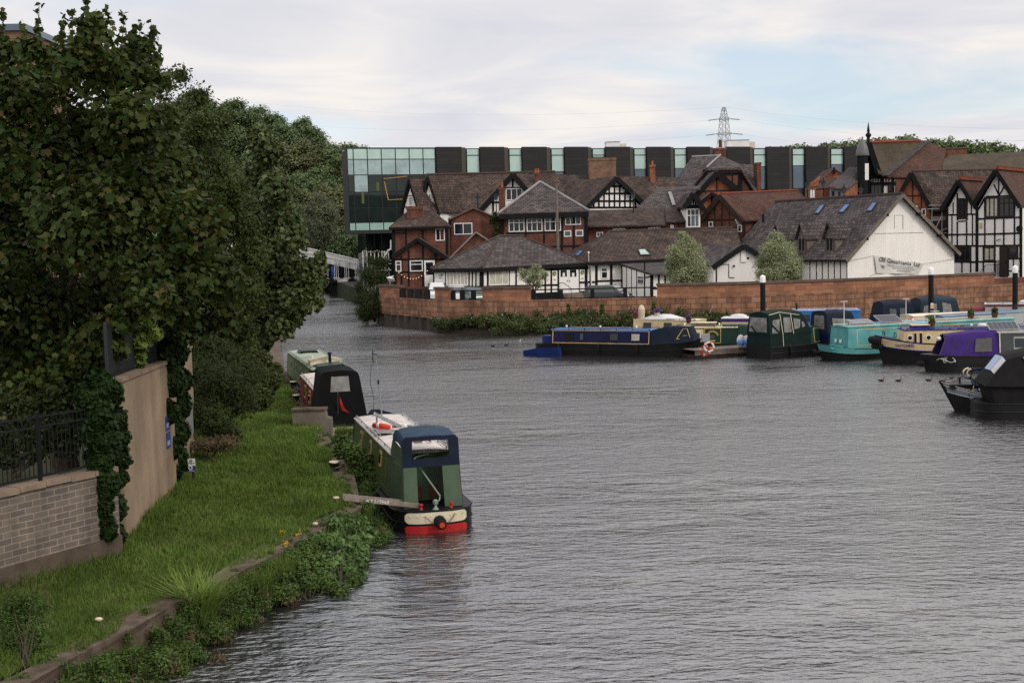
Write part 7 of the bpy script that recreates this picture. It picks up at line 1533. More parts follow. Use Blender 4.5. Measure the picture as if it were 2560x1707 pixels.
g_.cabin(3.0, 6.4, .98, .86, .72, 1.70, 'boat_midgreen', 'boat_dkgreen', l0=.35); g_.outline(3.75, 6.3, .1, .93, -1, 'gold', w=.04); m = g_.mb(); m.bar(g_.sp(4.4, .75, -1, .03), g_.sp(4.55, .45, -1, .03), .02, .06); m.build('gold_fender', 'gold', g_.t)
# navy canopied stern between green and teal boats
nv = Boat('narrowboat', 'navy boat with navy canopy squeezed between the green and teal boats', (at(2043, 880, 77.5).x, 77.5), (at(2043, 880, 77.5).x + 10, 81.2)); nv.hull(2.1, .75, 1.0, bl=2, sr=.3, sq=.7); hh = nv.hood(.1, 2.4, .98, .82, 1.3, 2.62, 'canopy_navy', .05, .5, .1)
m = nv.mb(); m.prism([(.08, -1, .7), (.08, 1, .7), (.1, 1, 1.32), (.1, -1, 1.32)], (2.3, 0, 0)); m.build('body', 'boat_navy', nv.t); nv.hend([(.5, .2), (-.62, .2), (-.55, .82), (.45, .82)], 0, 'vinyl', parent=hh); nv.hwin([(.5, .2), (1.9, .2), (1.75, .75), (.5, .85)], -1, 'vinyl', parent=hh); nv.cabin(2.3, 8.5, .95, .85, .73, 1.7, 'boat_navy', 'boat_skyblue')
# teal boat
tb0 = at(2040, 890, 73.6); tdir = Vector((.935, .355, 0)); tl = Boat('narrowboat', 'long turquoise narrowboat with gold lines and solar panels on its roof', (tb0.x + 14.5 * .95, 73.6 + 14.5 * .31), (tb0.x, 73.6)); tl.hull(2.15, .62, 1.06, .62, bl=1.9, sr=.7, sq=.3, bp=2.6, mat='hull_black', shl=.2)
tl.band(3, tl.L - .02, .55, .985, 'boat_teal', 'topside', off=.03, n=20)
tl.cabin(1.4, tl.L - 1.5, .98, .88, .62, 1.92, 'boat_teal', 'boat_teal', .06, 0, .08, .04, edge='boat_pale'); L_ = tl.L
m = tl.mb(); m.box(L_ - 1.5, L_ - .55, -.75, .75, .7, .82); m.build('fore_deck', 'boat_teal', tl.t)
tl.outline(1.6, L_ - 2.15, .16, .87, 1, 'gold', w=.045); tl.text('Zano', L_ - 4.9, .56, 1, .34, 'ink')
m = tl.mb()
for y in (-.25, .25): m.prism([(L_ - 1.47, y - .1, 1.0), (L_ - 1.47, y + .1, 1.0), (L_ - 1.5, y + .1, 1.2), (L_ - 1.5, y - .1, 1.2)], (.03, 0, 0))
m.build('door_plate', 'sign_white', tl.t); [tl.win(x, x + .7, .4, .8, 1) for x in (3, 5, 7)]
m = tl.mb(); m.tube([(L_ - .05, y, .72 - .28 * (1 - abs(y) * 2)) for y in (-.3, -.1, .1, .3)], .10, 8); m.build('bow_fender', 'rubber', tl.t, smooth=True)
wt = lambda x, y, z: tl.W((x, y, z))
solar('tilted pale solar panel nearest the turquoise bow', wt(L_ - 2.9, .1, 2.16), 1.5, .75, tl.ang + math.pi, R(16), 'solar_pale'); solar('tilted dark solar panel further along the turquoise roof', wt(L_ - 4.8, .1, 2.24), 1.5, .95, tl.ang + math.pi, R(24))
mastant('white aerial mast at the turquoise boat bow', wt(L_ - 1.75, .2, 1.95), 1.42, .45, .2)
lifering('life_ring', 'orange life ring lying on a cream roof behind the turquoise boat', at(2283, 801, 83.5), (.1, .1, 1), 'ring_orange', .26, .09)
pot('green plant pot on the turquoise roof', wt(L_ - 10.5, .2, 1.97), 'leaf_weed', .25); pot('red and green plant tub far along the turquoise roof', wt(L_ - 12.3, .1, 1.97), 'leaf_maple', .25)
# back row
sb = simple('sky blue narrowboat in the back row behind the green canopy', 1935, 92, 2200, 90.5, 1.86, 'boat_skyblue', 'boat_skyblue', .7, edge='sign_white'); [sb.win(x, x + .5, .4, .8, -1) for x in (2, 4)]
m = sb.mb(); m.tube([(1.6, -.2, 1.9), (1.6, -.2, 2.4)], .06, 7); m.build('stove_chimney', 'iron_black', sb.t)
for lab, ua, ub, Yc, zt_, cm, seed in (('back row boat with a navy canopy left of the mooring pole', 2186, 2276, 92.5, 2.25, 'canopy_navy', 1), ('back row boat with a slate coloured canopy behind the mooring pole', 2280, 2388, 93.5, 2.4, 'canopy_slate' if False else 'canopy_navy', 2)):
    a, b_ = at(ua, 790, Yc), at(ub, 790, Yc + .6); B_ = Boat('canopied_boat', lab, (a.x, a.y), (b_.x + 2.5, b_.y + .5), None, 'boat'); B_.hull(2.1, .7, .9, bl=1.6, sr=.3, sq=.7); ln = (b_ - a).length
    hh = B_.hood(.05, ln, 1.0, .8, .72, zt_, cm if seed == 1 else pmat('canopy_teal', (.018, .032, .045), .8), .25, .35, .22)
    for q in (([(.75, .35), (1.25, .35), (1.25, .8), (.75, .85)], [(1.55, .3), (1.9, .3), (1.95, .85), (1.55, .85)]) if seed == 1 else ([(.35, .3), (.95, .3), (.95, .85), (.5, .8)], [(1.15, .35), (1.5, .35), (1.5, .9), (1.15, .9)], [(1.95, .35), (2.7, .35), (2.6, .85), (1.95, .95)])): B_.hwin(q, -1, 'vinyl' if seed == 2 else 'vinyl_dark', parent=hh)
mastant('white aerial mast before the navy back row canopy', Vector((at(2265, 795, 86).x, 86, 1.7)), at(2263, 747, 86).z - 1.7, .4); mastant('thin aerial mast right of the mooring pole', Vector((at(2337, 825, 76).x, 76, 1.9)), at(2337, 778, 76).z - 1.9, .5)
cr = simple('long cream roofed boat behind the turquoise boat', 2225, 85, 2470, 86.5, 1.72, 'boat_pale', 'boat_pale', .65, edge=None, cam=.10); bs_ = simple('steel blue roofed boat in the middle row at the right', 2300, 82.5, 2680, 88, 1.78, 'boat_ltgrey', 'steel_blue', .65, cam=.1)
wr = simple('grey and white boat with maroon stripe in the back row at far right', 2420, 97, 2640, 95, 1.75, 'boat_ltgrey', 'tarp_white', .7, edge='steel_dark'); wr.panel(wr.c[0], wr.c[1], .8, .93, -1, 'boat_maroon', 'maroon_stripe'); m = wr.mb(); m.ball((.8, 0, 1.1), .9, .7, .45, 12, 6); m.build('red_cover', 'boat_maroon', wr.t, smooth=True); m = wr.mb(); m.ball((4.6, 0, 1.85), 1.0, .5, .22, 12, 6); m.build('dome_hatch', 'tarp_white', wr.t, smooth=True)
# Dutchess
du0 = at(2186, 850, 71.3); du = Boat('dutch_barge', 'cream and blue barge lettered DUTCHESS with black bow fenders', (du0.x + 9.8, 70.4), (du0.x, 71.3), None, 'barge'); du.hull(2.3, 1.12, 1.58, 1.1, bl=2.3, sr=.8, sq=.4, bp=2.2, mat='hull_black', shl=.36, rake=.55); L_ = du.L
rd_ = .55; du.band(.8, L_ - .03, .66, .985, 'boat_cream', 'topside', side=(1, -1), off=.016, n=26, rake=rd_); du.band(.8, L_ - .02, .62, .66, 'boat_royal', 'blue_line', side=(1, -1), off=.022, n=26, rake=rd_); du.band(.8, L_ - .02, .975, 1.015, 'boat_royal', 'sheer_line', side=(1, -1), off=.03, n=26, rake=rd_)
du.cabin(1.2, L_ - 1.35, .92, .86, 1.0, 1.90, 'boat_cream', 'boat_royal', .06, 0, .12, .04, edge='boat_royal')
for x in (L_ - 1.75, L_ - 2.75): m = du.mb(); m.lathe([(.16, 0), (.16, .03)], du.sp(x, .52, 1, 0), 16, (0, 1, 0)); p_ = m.build('porthole', 'pale_metal', du.t); m = du.mb(); m.lathe([(.115, .03), (.115, .036)], du.sp(x, .52, 1, 0), 14, (0, 1, 0)); m.build('pane', 'glass_dark', p_)
for x in (L_ - 2.12, L_ - 2.42): du.win(x, x + .17, .12, .86, 1, 'boat_cream')
p_ = Vector((L_ - 1.25, 0, 0)); xt = L_ - 1.42; yb = max(.02, du.hb(xt)) + .03
ta = Vector((L_ - 1.0, du.hb(L_ - 1.0), 0)); tb_ = Vector((L_ - 1.9, du.hb(L_ - 1.9), 0)); td = du.M.to_3x3() @ (tb_ - ta).normalized(); tn = td.cross(Vector((0, 0, 1))).normalized(); tn = tn if tn.y < 0 else -tn
m = du.mb(); q = (ta + tb_) / 2; q.x += .12
text_part('lettering', 'DUTCHESS', 'boat_royal', du.t, frame(du.W((q.x - .1, q.y + .10, 1.06)), td, tn), .20, .004, bold=.004)
hb_ = thing('roof_hatch', 'small blue hatch box with cream top on the cream barge', 'hatch', du.W((L_ - 2.2, 0, 1.95))); m = du.mb(); m.box(L_ - 2.9, L_ - 2.0, -.4, .4, 1.92, 2.1); m.build('box', 'boat_royal', hb_); m = du.mb(); m.box(L_ - 2.95, L_ - 1.95, -.45, .45, 2.103, 2.14); m.build('lid', 'boat_cream', hb_)
for dx, dz, r_ in ((.0, 1.32, .22), (-.12, .98, .17)): m = du.mb(); m.tube([(L_ - .25 + dx, .38, dz - .05), (L_ + .12 + dx, .12, dz), (L_ + .14 + dx, -.1, dz), (L_ - .2 + dx, -.35, dz)], r_, 9); m.build('bow_fender', 'rubber', du.t, smooth=True)
m = du.mb(); m.tube([(L_ - .5, -.25, 1.55), (L_ - .5, -.25, 1.78), (L_ - .5, .25, 1.78), (L_ - .5, .25, 1.55)], .035, 6); m.build('bitts', 'steel_dark', du.t); pot('leafy pot behind the blue hatch box', du.W((L_ - 3.2, -.3, 1.98)), 'leaf_fresh', .2); [du.win(x, x + .6, .3, .8, 1) for x in (2, 3.6)]
wb_ = thing('wash_basin', 'upturned white basin on the cream barge roof', 'basin', du.W((L_ - 5.9, .1, 1.98))); m = du.mb(); m.lathe([(.32, 0), (.30, .12), (.24, .16), (.02, .17)], (L_ - 5.9, .1, 1.97), 14); m.build('bowl', 'sign_white', wb_, smooth=True)
# purple canopy boat
pu0 = at(2300, 915, 66.7); pu = Boat('narrowboat', 'black hulled grey narrowboat with a purple canopy and white scroll on its bow', (pu0.x + 13, 65.9), (pu0.x, 66.7)); pu.hull(2.15, .80, .92, .8, bl=1.8, sr=.8, sq=.3, bp=2.4, mat='hull_char', rake=.35); L_ = pu.L
m = pu.mb(); X0, X1 = L_ - 3.75, L_ - .75
def ps_(x, wb, wt, z0, z1): return [Vector((x, -wb, z0)), Vector((x, -wt, z1 - .28)), Vector((x, -wt * .72, z1 - .08)), Vector((x, 0, z1)), Vector((x, wt * .72, z1 - .08)), Vector((x, wt, z1 - .28)), Vector((x, wb, z0))]
r0, r1 = ps_(X0, 1.0, .78, .82, 2.14), ps_(X1 - .25, .80, .62, .84, 1.95); r1[0].x += .22; r1[6].x += .22; r1[1].x -= .12; r1[5].x -= .12; r1[2].x -= .16; r1[3].x -= .18; r1[4].x -= .16
rm = [a.lerp(b_, .5) + Vector((0, 0, .05 if 1 < i < 5 else 0)) for i, (a, b_) in enumerate(zip(r0, r1))]; m.loft([r0, rm, r1], closed=False, caps=False); m.loft([[p * 1 - Vector((0, p.y * .03, .02)) for p in r] for r in (r1, rm, r0)], closed=False, caps=False); hh = m.build('canopy', 'canopy_purple', pu.t, smooth=True)
m = pu.mb(); m.poly([r0[0], r0[1], r0[2], r0[3], r0[4], r0[5], r0[6]]); m.build('cabin_front', 'boat_grey', pu.t)
m = pu.mb()
for f in (.28, .55, .80):
    a, b_ = r0[6].lerp(r1[6], f), r0[5].lerp(r1[5], f); m.bar(a + Vector((0, .015, 0)), b_ + Vector((0, .015, 0)), .03, .02)
m.bar(r1[6], r1[5], .04, .04); m.bar(r1[5], r1[3], .04, .04); m.bar(r1[3], r1[1], .04, .04); m.bar(r1[1], r1[0], .05, .05); m.build('frame', 'boat_grey', hh)
q = [r0[6].lerp(r1[6], f).lerp(r0[5].lerp(r1[5], f), g) + Vector((0, .012 + .035 * math.sin(f * 3.1), 0)) for f, g in ((.12, .22), (.42, .22), (.42, .92), (.12, .92))]; m = pu.mb(); m.prism(q, (0, .015, 0)); m.build('clear_panel', 'vinyl_dark', hh)
m = pu.mb(); m.box(X1 - .35, X1 + .1, -.6, .6, .78, .86); m.build('well_deck', 'wood_deck', pu.t); m = pu.mb(); m.lathe([(.10, 0), (.12, .12), (.06, .2)], (X1 - .25, .2, 1.7), 10, (1, 0, 0)); m.build('headlamp', 'sign_white', pu.t)
pu.cabin(1.0, X0 - .02, .98, .86, .78, 2.0, 'boat_grey', 'boat_ltgrey', .06, edge='boat_ltgrey'); pu.win(X0 - 2.6, X0 - .75, .3, .82, 1, 'boat_ltgrey', 'glass_dark'); m = pu.mb(); m.bar(pu.sp(X0 - .05, .0, 1, .01), pu.sp(X0 - .05, 1, 1, .01), .05, .06); m.build('corner_trim', 'boat_pale', pu.t)
# scroll on bow
m = pu.mb()
def hullp(x, f): t = max(0, (x - (L_ - pu.bl)) / pu.bl); rr = .25 * (1 - f) / .28 if f > .72 else .25 + .35 * (.72 - f) / .37; return Vector((x - .35 * t * t * rr, pu.hb(x) * (1 - .05 * t) + .02, pu.sheer(x) * f))
def curve(fn, n=14, r_=.014): m.tube([hullp(*fn(i / n)) for i in range(n + 1)], r_, 4)
xc = L_ - 1.05; curve(lambda t: (xc + .42 - .9 * t, .72 + .10 * math.sin(t * 6.3))); curve(lambda t: (xc - .42 + .10 * (1 - t) * math.cos(7 * t), .74 + .16 * (1 - .7 * t) * math.sin(7 * t + 1))); curve(lambda t: (xc + .05 + .09 * (1 - .6 * t) * math.cos(8 * t + 2), .70 + .14 * (1 - .6 * t) * math.sin(8 * t + 2))); curve(lambda t: (xc - .1 + .3 * t, .9 - .12 * t * t)); curve(lambda t: (xc + .2 - .2 * t, .84 - .3 * t + .2 * t * t)); m.build('scroll', 'sign_white', pu.t)
m = pu.mb(); m.tube([(L_ - .15, .35, .42), (L_ + .05, .12, .40), (L_ + .05, -.12, .40)], .13, 8); m.build('bow_fender', 'rubber', pu.t, smooth=True)
wpu = lambda x, y, z: pu.W((x, y, z)); solar('nearer tilted solar panel on the grey boat roof', wpu(X0 - .45, .1, 2.30), 1.55, .85, pu.ang + math.pi, R(26)); solar('farther tilted solar panel on the grey boat roof', wpu(X0 - 2.3, .1, 2.32), 1.55, .85, pu.ang + math.pi, R(26))
# near right boats
ta0 = at(2346, 972, 51.7); tg = Boat('tug', 'black tug bow with a grey white edged band', (ta0.x + 9.5, 51.0), (ta0.x, 51.7), None, 'tug boat'); tg.hull(2.2, .62, 1.22, .62, bl=2.4, sr=.8, sq=.3, bp=2.2, mat='hull_black', shl=.32, rake=.75, strakes=False); L_ = tg.L
kw = dict(side=(1,), rake=.75, n=16); tg.band(L_ - 1.9, L_ - .10, .985, 1.03, 'sign_white', 'white_top', off=.02, **kw); tg.band(L_ - 1.75, L_ - .16, .70, .90, 'band_grey', 'grey_band', off=.012, **kw); tg.band(L_ - 1.8, L_ - .12, .66, .70, 'sign_white', 'white_line', off=.018, **kw); tg.band(L_ - 1.8, L_ - .12, .90, .94, 'sign_white', 'white_line', off=.018, **kw)
m = tg.mb(); m.box(L_ - 2.0, L_ - .35, -.5, .5, .95, 1.12); m.build('fore_deck', 'hull_char', tg.t); m = tg.mb(); m.tube([(L_ - .85, 0, 1.1), (L_ - .85, 0, 1.36)], .04, 7); m.bar((L_ - .95, -.16, 1.36), (L_ - .75, .16, 1.36), .04, .04); m.build('bow_tee', 'iron_black', tg.t)
m = tg.mb(); m.tube([(L_ - 3.9, 1.15, .75), (L_ - 3.9, 1.18, -.1)], .14, 8); m.build('side_fender', 'rubber', tg.t)
kb = at(2432, 1040, 49.8); bk = Boat('narrowboat', 'nearest right hand boat, black with a charcoal canvas stern tent', (kb.x, 49.8), (kb.x + 13, 49.0)); bk.hull(2.15, .62, 1.0, .64, bl=2.4, sr=.9, sq=.2, mat='hull_black')
m = bk.mb(); m.loft([[Vector(p) for p in r] for r in ([(.62, -.8, .6), (.62, .8, .6), (.42, .84, 1.32), (.42, -.84, 1.32)], [(5.2, -1.0, .6), (5.2, 1.0, .6), (5.2, .98, 1.32), (5.2, -.98, 1.32)])]); sk = m.build('canvas_skirt', 'canopy_char', bk.t)
def tent(x, wb, z0, z1): return [Vector((x, -wb, z0)), Vector((x, -wb * .80, z1 - .12)), Vector((x, -wb * .4, z1)), Vector((x, wb * .4, z1)), Vector((x, wb * .80, z1 - .12)), Vector((x, wb, z0))]
rr_ = [tent(.20, .92, 1.30, 1.42), tent(.95, .98, 1.27, 2.44), tent(1.9, 1.02, 1.27, 2.62), tent(2.9, 1.04, 1.27, 2.82), tent(5.2, 1.04, 1.27, 2.9)]
for p in rr_[1]: p.x += .1 * (0 if p.z < 1.5 else 1)
for p in rr_[0]: p.z = min(p.z, 1.36)
m = bk.mb(); m.loft(rr_); hh = m.build('canopy', 'canopy_char', bk.t)
def tp2(i, f, y): a = rr_[i]; return a
m = bk.mb(); a, b_, c_, d_ = Vector((.5, -.95 + 1e-3, 1.9)), rr_[1][1], rr_[1][2], Vector((.62, -.45, 1.9))
P0, P1 = rr_[0][2].lerp(rr_[0][3], .0), rr_[1][2]; e0_, e1_ = rr_[0][1].lerp(rr_[1][1], .45), rr_[0][2].lerp(rr_[1][2], .45)
m.prism([e0_, rr_[0][1].lerp(rr_[1][1], .95), rr_[0][2].lerp(rr_[1][2], .95), e1_], (-.02, 0, .02)); m.build('clear_panel', 'vinyl_pale' if False else 'tarp_white', hh)
m = bk.mb(); e2_, e3_ = rr_[0][3].lerp(rr_[1][3], .45), rr_[0][3].lerp(rr_[1][3], .95); m.prism([e1_ + Vector((0, .05, 0)), rr_[0][2].lerp(rr_[1][2], .95) + Vector((0, .05, 0)), e3_, e2_], (-.02, 0, .02)); m.build('rear_clear_panel', pmat('blue_vinyl', (.20, .30, .50), .2), hh)
sd_ = -1 if True else 1
m = bk.mb(); S = lambda x, f: Vector((x, -(1.03 - .20 * f) - .012, 1.27 + f * 1.45)); m.prism([S(1.6, .78), S(2.2, .25), S(4.2, .2), S(4.2, 1.0), S(2.6, .93)], (0, -.012, 0)); m.build('side_window', 'vinyl', hh)
fb_ = thing('folding_bicycle', 'blue folding bicycle with pale mudguards standing on the tug deck', 'bicycle', at(2430, 1000, 51.0)); Z9 = lambda x, y, Y=50.95: at(2300 + x / 7.465, 870 + y / 7.465, Y)
for cx, cy, rr in ((1085, 560, .34), (1010, 850, .24)):
    c = Z9(cx, cy); m = MB(); m.torus(c, (.25, -1, .1), rr, .022, 20, 6); wh = m.build('wheel', 'rubber', fb_); m = MB(); m.torus(c, (.25, -1, .1), rr * .86, .012, 20, 5)
    for k in range(8): a_ = k * .785; m.bar(c, c + Vector((math.cos(a_), .1, math.sin(a_))) * rr * .84, .008, .008)
    m.build('rim', 'steel_grey', wh)
m = MB(); m.tube([Z9(940 + 130 * math.cos(t) * .9 - 20, 470 + 100 * math.sin(t)) for t in np.linspace(3.0 + .2, 4.6, 7)] , .035, 6); m.tube([Z9(950, 385), Z9(900, 410), Z9(880, 460), Z9(890, 500), Z9(920, 530)], .035, 6); m.tube([Z9(1120, 790), Z9(1155, 830), Z9(1160, 870), Z9(1130, 905)], .03, 6); m.tube([Z9(1010, 690), Z9(960, 960)], .028, 6); m.build('mudguard', 'boat_pale', fb_)
m = MB(); m.tube([Z9(920, 540), Z9(1000, 600), Z9(1040, 690), Z9(1075, 760)], .045, 7); m.tube([Z9(950, 383), Z9(1140, 383)], .03, 6); m.tube([Z9(1040, 930), Z9(1130, 915)], .035, 6); m.tube([Z9(1060, 560), Z9(1080, 740)], .03, 6); m.build('frame', 'boat_blue', fb_)
m = MB(); m.bar(Z9(820, 545), Z9(930, 575), .05, .04); m.bar(Z9(1030, 560), Z9(1080, 565), .09, .06); m.build('handlebar', 'rubber', fb_)
# ------------------------------------------------------------------ fenders, poles and planks about the boats
def fenders(B, xs, sd):
    for x in xs:
        y = sd * (B.hb(x) + .09); h = B.sheer(x); m = B.mb(); m.lathe([(.02, .62), (.05, .60), (.075, .54), (.075, .16), (.04, .10)], (x, y, h - .66), 8); f = m.build('fender', 'rubber', B.t, smooth=True); m = B.mb(); m.tube([(x, y, h - .06), (x, y - sd * .1, h + .12)], .012, 4); m.build('lanyard', 'rope', f)
fenders(navy, (2.0, 4.8, 7.4), -1); fenders(tl, (6, 9), 1); fenders(du, (3.2, 5.6), 1); fenders(bk, (2.2, 4.2), -1); fenders(pu, (8.0,), 1); fenders(b1, (3.0, 6.5), 1); fenders(g_, (1.6, 4.4), -1)
def roofpole(lab, B, x0, x1, y, z, mat='plank', nm='boat_pole', w=.05):
    t = thing(nm, lab, 'boat pole' if w < .1 else 'plank', B.W((x0, y, z))); m = B.mb()
    if w < .1: m.tube([(x0, y, z), ((x0 + x1) / 2, y + .01, z - .005), (x1, y + .03, z)], w * .5, 6)
    else: m.box(x0, x1, y - w / 2, y + w / 2, z - .02, z + .02)
    m.build('shaft', mat, t)
    m = B.mb(); m.box(x1 - .06, x1 + .03, y - .05, y + .09, z - .03, z + .035); m.build('end_cap', 'steel_grey', t)
roofpole('long wooden pole lying on the navy boat roof', navy, 2.2, 6.4, .25, 1.72); roofpole('plank lying along the navy boat roof', navy, 2.6, 5.2, -.25, 1.70, 'plank', 'wooden_plank', .24)
roofpole('wooden pole lying along the olive boat roof', b1, 3.0, 6.3, -.45, 1.86); roofpole('plank lying on the right of the olive boat roof', b1, 3.2, 5.4, -.15, 1.85, 'wood_deck', 'wooden_plank', .22); roofpole('boat hook on the cream barge roof', du, 2.2, 5.4, .5, 2.0); roofpole('pole lying on the turquoise boat roof', tl, 3.5, 7.2, .3, 2.03)
for B, xs, z in ((navy, (2, 4.4, 6.9), 1.68), (tl, (4, 8, 10.2), 1.98), (du, (2.6, 4.6), 1.97), (eb, (1.2, 3.4), 1.68), (pu, (3.5, 6), 2.07), (b2, (4.0, 6.2), 1.82)):
    for x in xs: vent(B, x, .12, z)
rc = thing('rope_coil', 'coil of rope on the olive boat stern deck', 'rope', b1.W((.75, .45, .56))); m = b1.mb()
for i in range(3): m.torus((.78, .48, .56 + .035 * i), (0, 0, 1), .16 - .02 * i, .02, 16, 5)
m.build('coil', 'rope', rc)
# mooring poles
def mpole(u, vt, lab, sign=False):
    Yc = 92.0; p = at(u, vt, Yc); t = thing('mooring_pole', lab, 'mooring pole', (p.x, Yc, 0), 'white capped mooring poles'); m = MB(); m.lathe([(.19, -.8), (.19, p.z - .52)], (p.x, Yc, 0), 14); m.build('pile', 'iron_black', t, smooth=True); m = MB(); m.lathe([(.205, p.z - .55), (.205, p.z - .12), (.19, p.z - .10), (.02, p.z)], (p.x, Yc, 0), 14); m.build('cap', 'white_paint', t, smooth=True)
    m = MB(); m.lathe([(.196, .4), (.196, 1.9)], (p.x, Yc, 0), 14); m.build('weathered_sleeve', 'steel_dark', t)
    if sign:
        a, b_ = at(2326.5, 764, Yc - .22), at(2334, 764, Yc - .22); z0, z1 = at(2330, 771.5, Yc - .22).z, at(2330, 757.5, Yc - .22).z; zm = (z0 * .4 + z1 * .6)
        m = MB(); m.box(a.x, b_.x, Yc - .225, Yc - .205, z0, z1); s_ = m.build('warning_sign', 'sign_white', t); m = MB(); m.box(a.x + .015, b_.x - .015, Yc - .232, Yc - .226, z0 + .02, z0 + (z1 - z0) * .38); m.prism([(a.x + .03, Yc - .232, z0 + (z1 - z0) * .45), (b_.x - .03, Yc - .232, z0 + (z1 - z0) * .45), ((a.x + b_.x) / 2, Yc - .232, z1 - .03)], (0, .006, 0)); m.build('warning_symbol', 'sign_yellow', s_)
mpole(1906.5, 687, 'white capped mooring pole before the two silvery trees'); mpole(2327.5, 667.5, 'white capped mooring pole carrying a yellow warning sign', True); mpole(2538, 663, 'white capped mooring pole nearest the right edge')
# ------------------------------------------------------------------ ducks and swan
def duck(lab, p, ang, s=1.0, mat='duck_brown', group=None, first=[None]):
    t = thing('duck' if mat != 'swan_white' else 'swan', lab, 'duck' if mat != 'swan_white' else 'swan', p, group); T_ = Matrix.Translation(p) @ Matrix.Rotation(ang, 4, 'Z') @ Matrix.Scale(s, 4)
    m = MB(); m.M = T_; rings = []
    for x, w, z0, z1 in ((-.30, .01, .13, .15), (-.24, .06, .06, .15), (-.14, .11, .0, .165), (0, .125, -.05, .16), (.12, .105, -.05, .15), (.19, .06, -.02, .12), (.215, .02, .02, .08)): rings.append([Vector((x, w * math.cos(a), (z0 + z1) / 2 + (z1 - z0) / 2 * math.sin(a))) for a in np.linspace(0, 6.283, 9)[:-1]])
    m.loft(rings); nk = .085 if mat != 'swan_white' else .45; m.tube([(.14, 0, .10), (.19, 0, .10 + nk * .5), (.20, 0, .10 + nk), (.24, 0, .13 + nk)], .038, 7, .03); m.ball((.235, 0, .13 + nk), .062, .05, .052, 8, 6); m.build('body', mat, t, smooth=True)
    m = MB(); m.M = T_; m.loft([[Vector((.28, y * .03, .125 + nk + z * .018)) for y, z in ((-1, -1), (1, -1), (1, 1), (-1, 1))], [Vector((.345, y * .026, .11 + nk + z * .008)) for y, z in ((-1, -1), (1, -1), (1, 1), (-1, 1))]]); m.build('beak', 'gold' if mat == 'swan_white' else 'duck_dark', t)
    m = MB(); m.M = T_
    for sd in (-1, 1): m.ball((.258, sd * .043, .143 + nk), .011, n=6, k=4)
    m.build('eyes', 'rubber', t); m = MB(); m.M = T_
    for sd in (-1, 1): m.loft([[Vector((x, sd * (.098 + .03 * k), .07 + z)) for z in (-.03, .06)] for x, k in ((-.22, .1), (-.08, 1), (.08, 1), (.13, .2))], closed=False, caps=False)
    m.build('wing', 'duck_dark' if mat != 'swan_white' else mat, t); return t
for i, (u, v, a, mt_, s_, lab) in enumerate(((2203, 953, .1, 'duck_brown', 1.15, 'leftmost brown duck of the row near the purple boat'), (2246, 953, .15, 'duck_brown', 1.15, 'second brown duck swimming behind the leftmost duck'), (2322, 952, 0, 'duck_brown', 1.2, 'brown duck swimming below the scroll bowed boat'), (2356, 955, .1, 'duck_brown', 1.15, 'brown duck close ahead of the tug bow'), (2379, 946, .2, 'duck_brown', 1.0, 'brown duck farthest back beside the purple boat hull'), (2388, 957, .35, 'duck_brown', 1.15, 'brown duck partly behind the tug bow tee'), (1232, 866, 2.9, 'duck_dark', 1.1, 'dark duck swimming left of the navy boat'), (1266, 864, .3, 'duck_dark', 1.15, 'dark duck nearest the blue dinghy'), (1300, 853, .2, 'swan_white', .55, 'small white bird on the water beside the weedy bank'))):
    p = atz(u, v, 0); duck(lab, Vector((p.x, p.y, .01)), a, s_ * .55, mt_)
# ================================================================== near bank: walls, fences, signs, plants
def wallpr(name, lab, A, B_, z0, z1a, z1b, t, mat, mb_name='wall'):
    """wall between two plan points with its thickness away from the river"""
    A, B_ = Vector(A), Vector(B_); d = (B_ - A); d.z = 0; d.normalize(); n = Vector((d.y, -d.x, 0)); tt = thing(name, lab, 'wall', (A.x, A.y, z0))
    m = MB(); m.prism([Vector((A.x, A.y, z0)), Vector((B_.x, B_.y, z0)), Vector((B_.x, B_.y, z1b)), Vector((A.x, A.y, z1a))], -n * t); m.build(mb_name, mat, tt); return tt, A, B_, d, n
gw, A, B_, d, n = wallpr('block_wall', 'grey concrete block wall with stone coping and dark plinth at left', (-13.5, 18.2, 0), (-8.47, 26.95, 0), .6, 2.62, 2.66, .3, 'grey_block')
m = MB(); m.prism([Vector((A.x, A.y, .6)) + n * .06, Vector((B_.x, B_.y, .6)) + n * .06, Vector((B_.x, B_.y, 1.30)) + n * .06, Vector((A.x, A.y, 1.22)) + n * .06], -n * .058); m.build('plinth', 'quay_face', gw)
m = MB(); k = 16
for i in range(k):
    a, b_ = A.lerp(B_, i / k), A.lerp(B_, (i + .985) / k); j = .012 * math.sin(i * 2.1); m.prism([Vector((a.x, a.y, 2.665 + j)) + n * .06, Vector((b_.x, b_.y, 2.665 + j)) + n * .06, Vector((b_.x, b_.y, 2.77 + j)) + n * .05, Vector((a.x, a.y, 2.77 + j)) + n * .05], -n * .44)
m.build('coping', pmat('coping_buff', (.19, .14, .105), .9, var=.3, vs=2, bump=.4), gw)
m = MB(); p = A.lerp(B_, .56); m.prism([Vector((p.x, p.y, 1.95)) + n * .1 - d * .5, Vector((p.x, p.y, 1.95)) + n * .1 + d * .12, Vector((p.x, p.y, 2.06)) + n * .1 + d * .12, Vector((p.x, p.y, 2.06)) + n * .1 - d * .5], -n * .095); m.build('ledge', 'coping_buff', gw)
rl = thing('iron_railing', 'dark iron railing standing on the grey block wall', 'railing', (A.x, A.y, 2.77)); o_ = -n * .16
a, b_ = A + o_, B_ + o_ + d * .2; Lr = (b_ - a).length; m = MB(); kk = int(Lr / .105)
for i in range(kk): q = a + d * (i * .105); m.bar((q.x, q.y, 2.86), (q.x, q.y, 4.05), .016, .016)
m.build('bars', 'iron_black', rl); m = MB()
for z in (2.87, 3.86, 4.06): m.bar((a.x, a.y, z), (b_.x, b_.y, z), .045, .035)
m.build('rails', 'iron_black', rl)
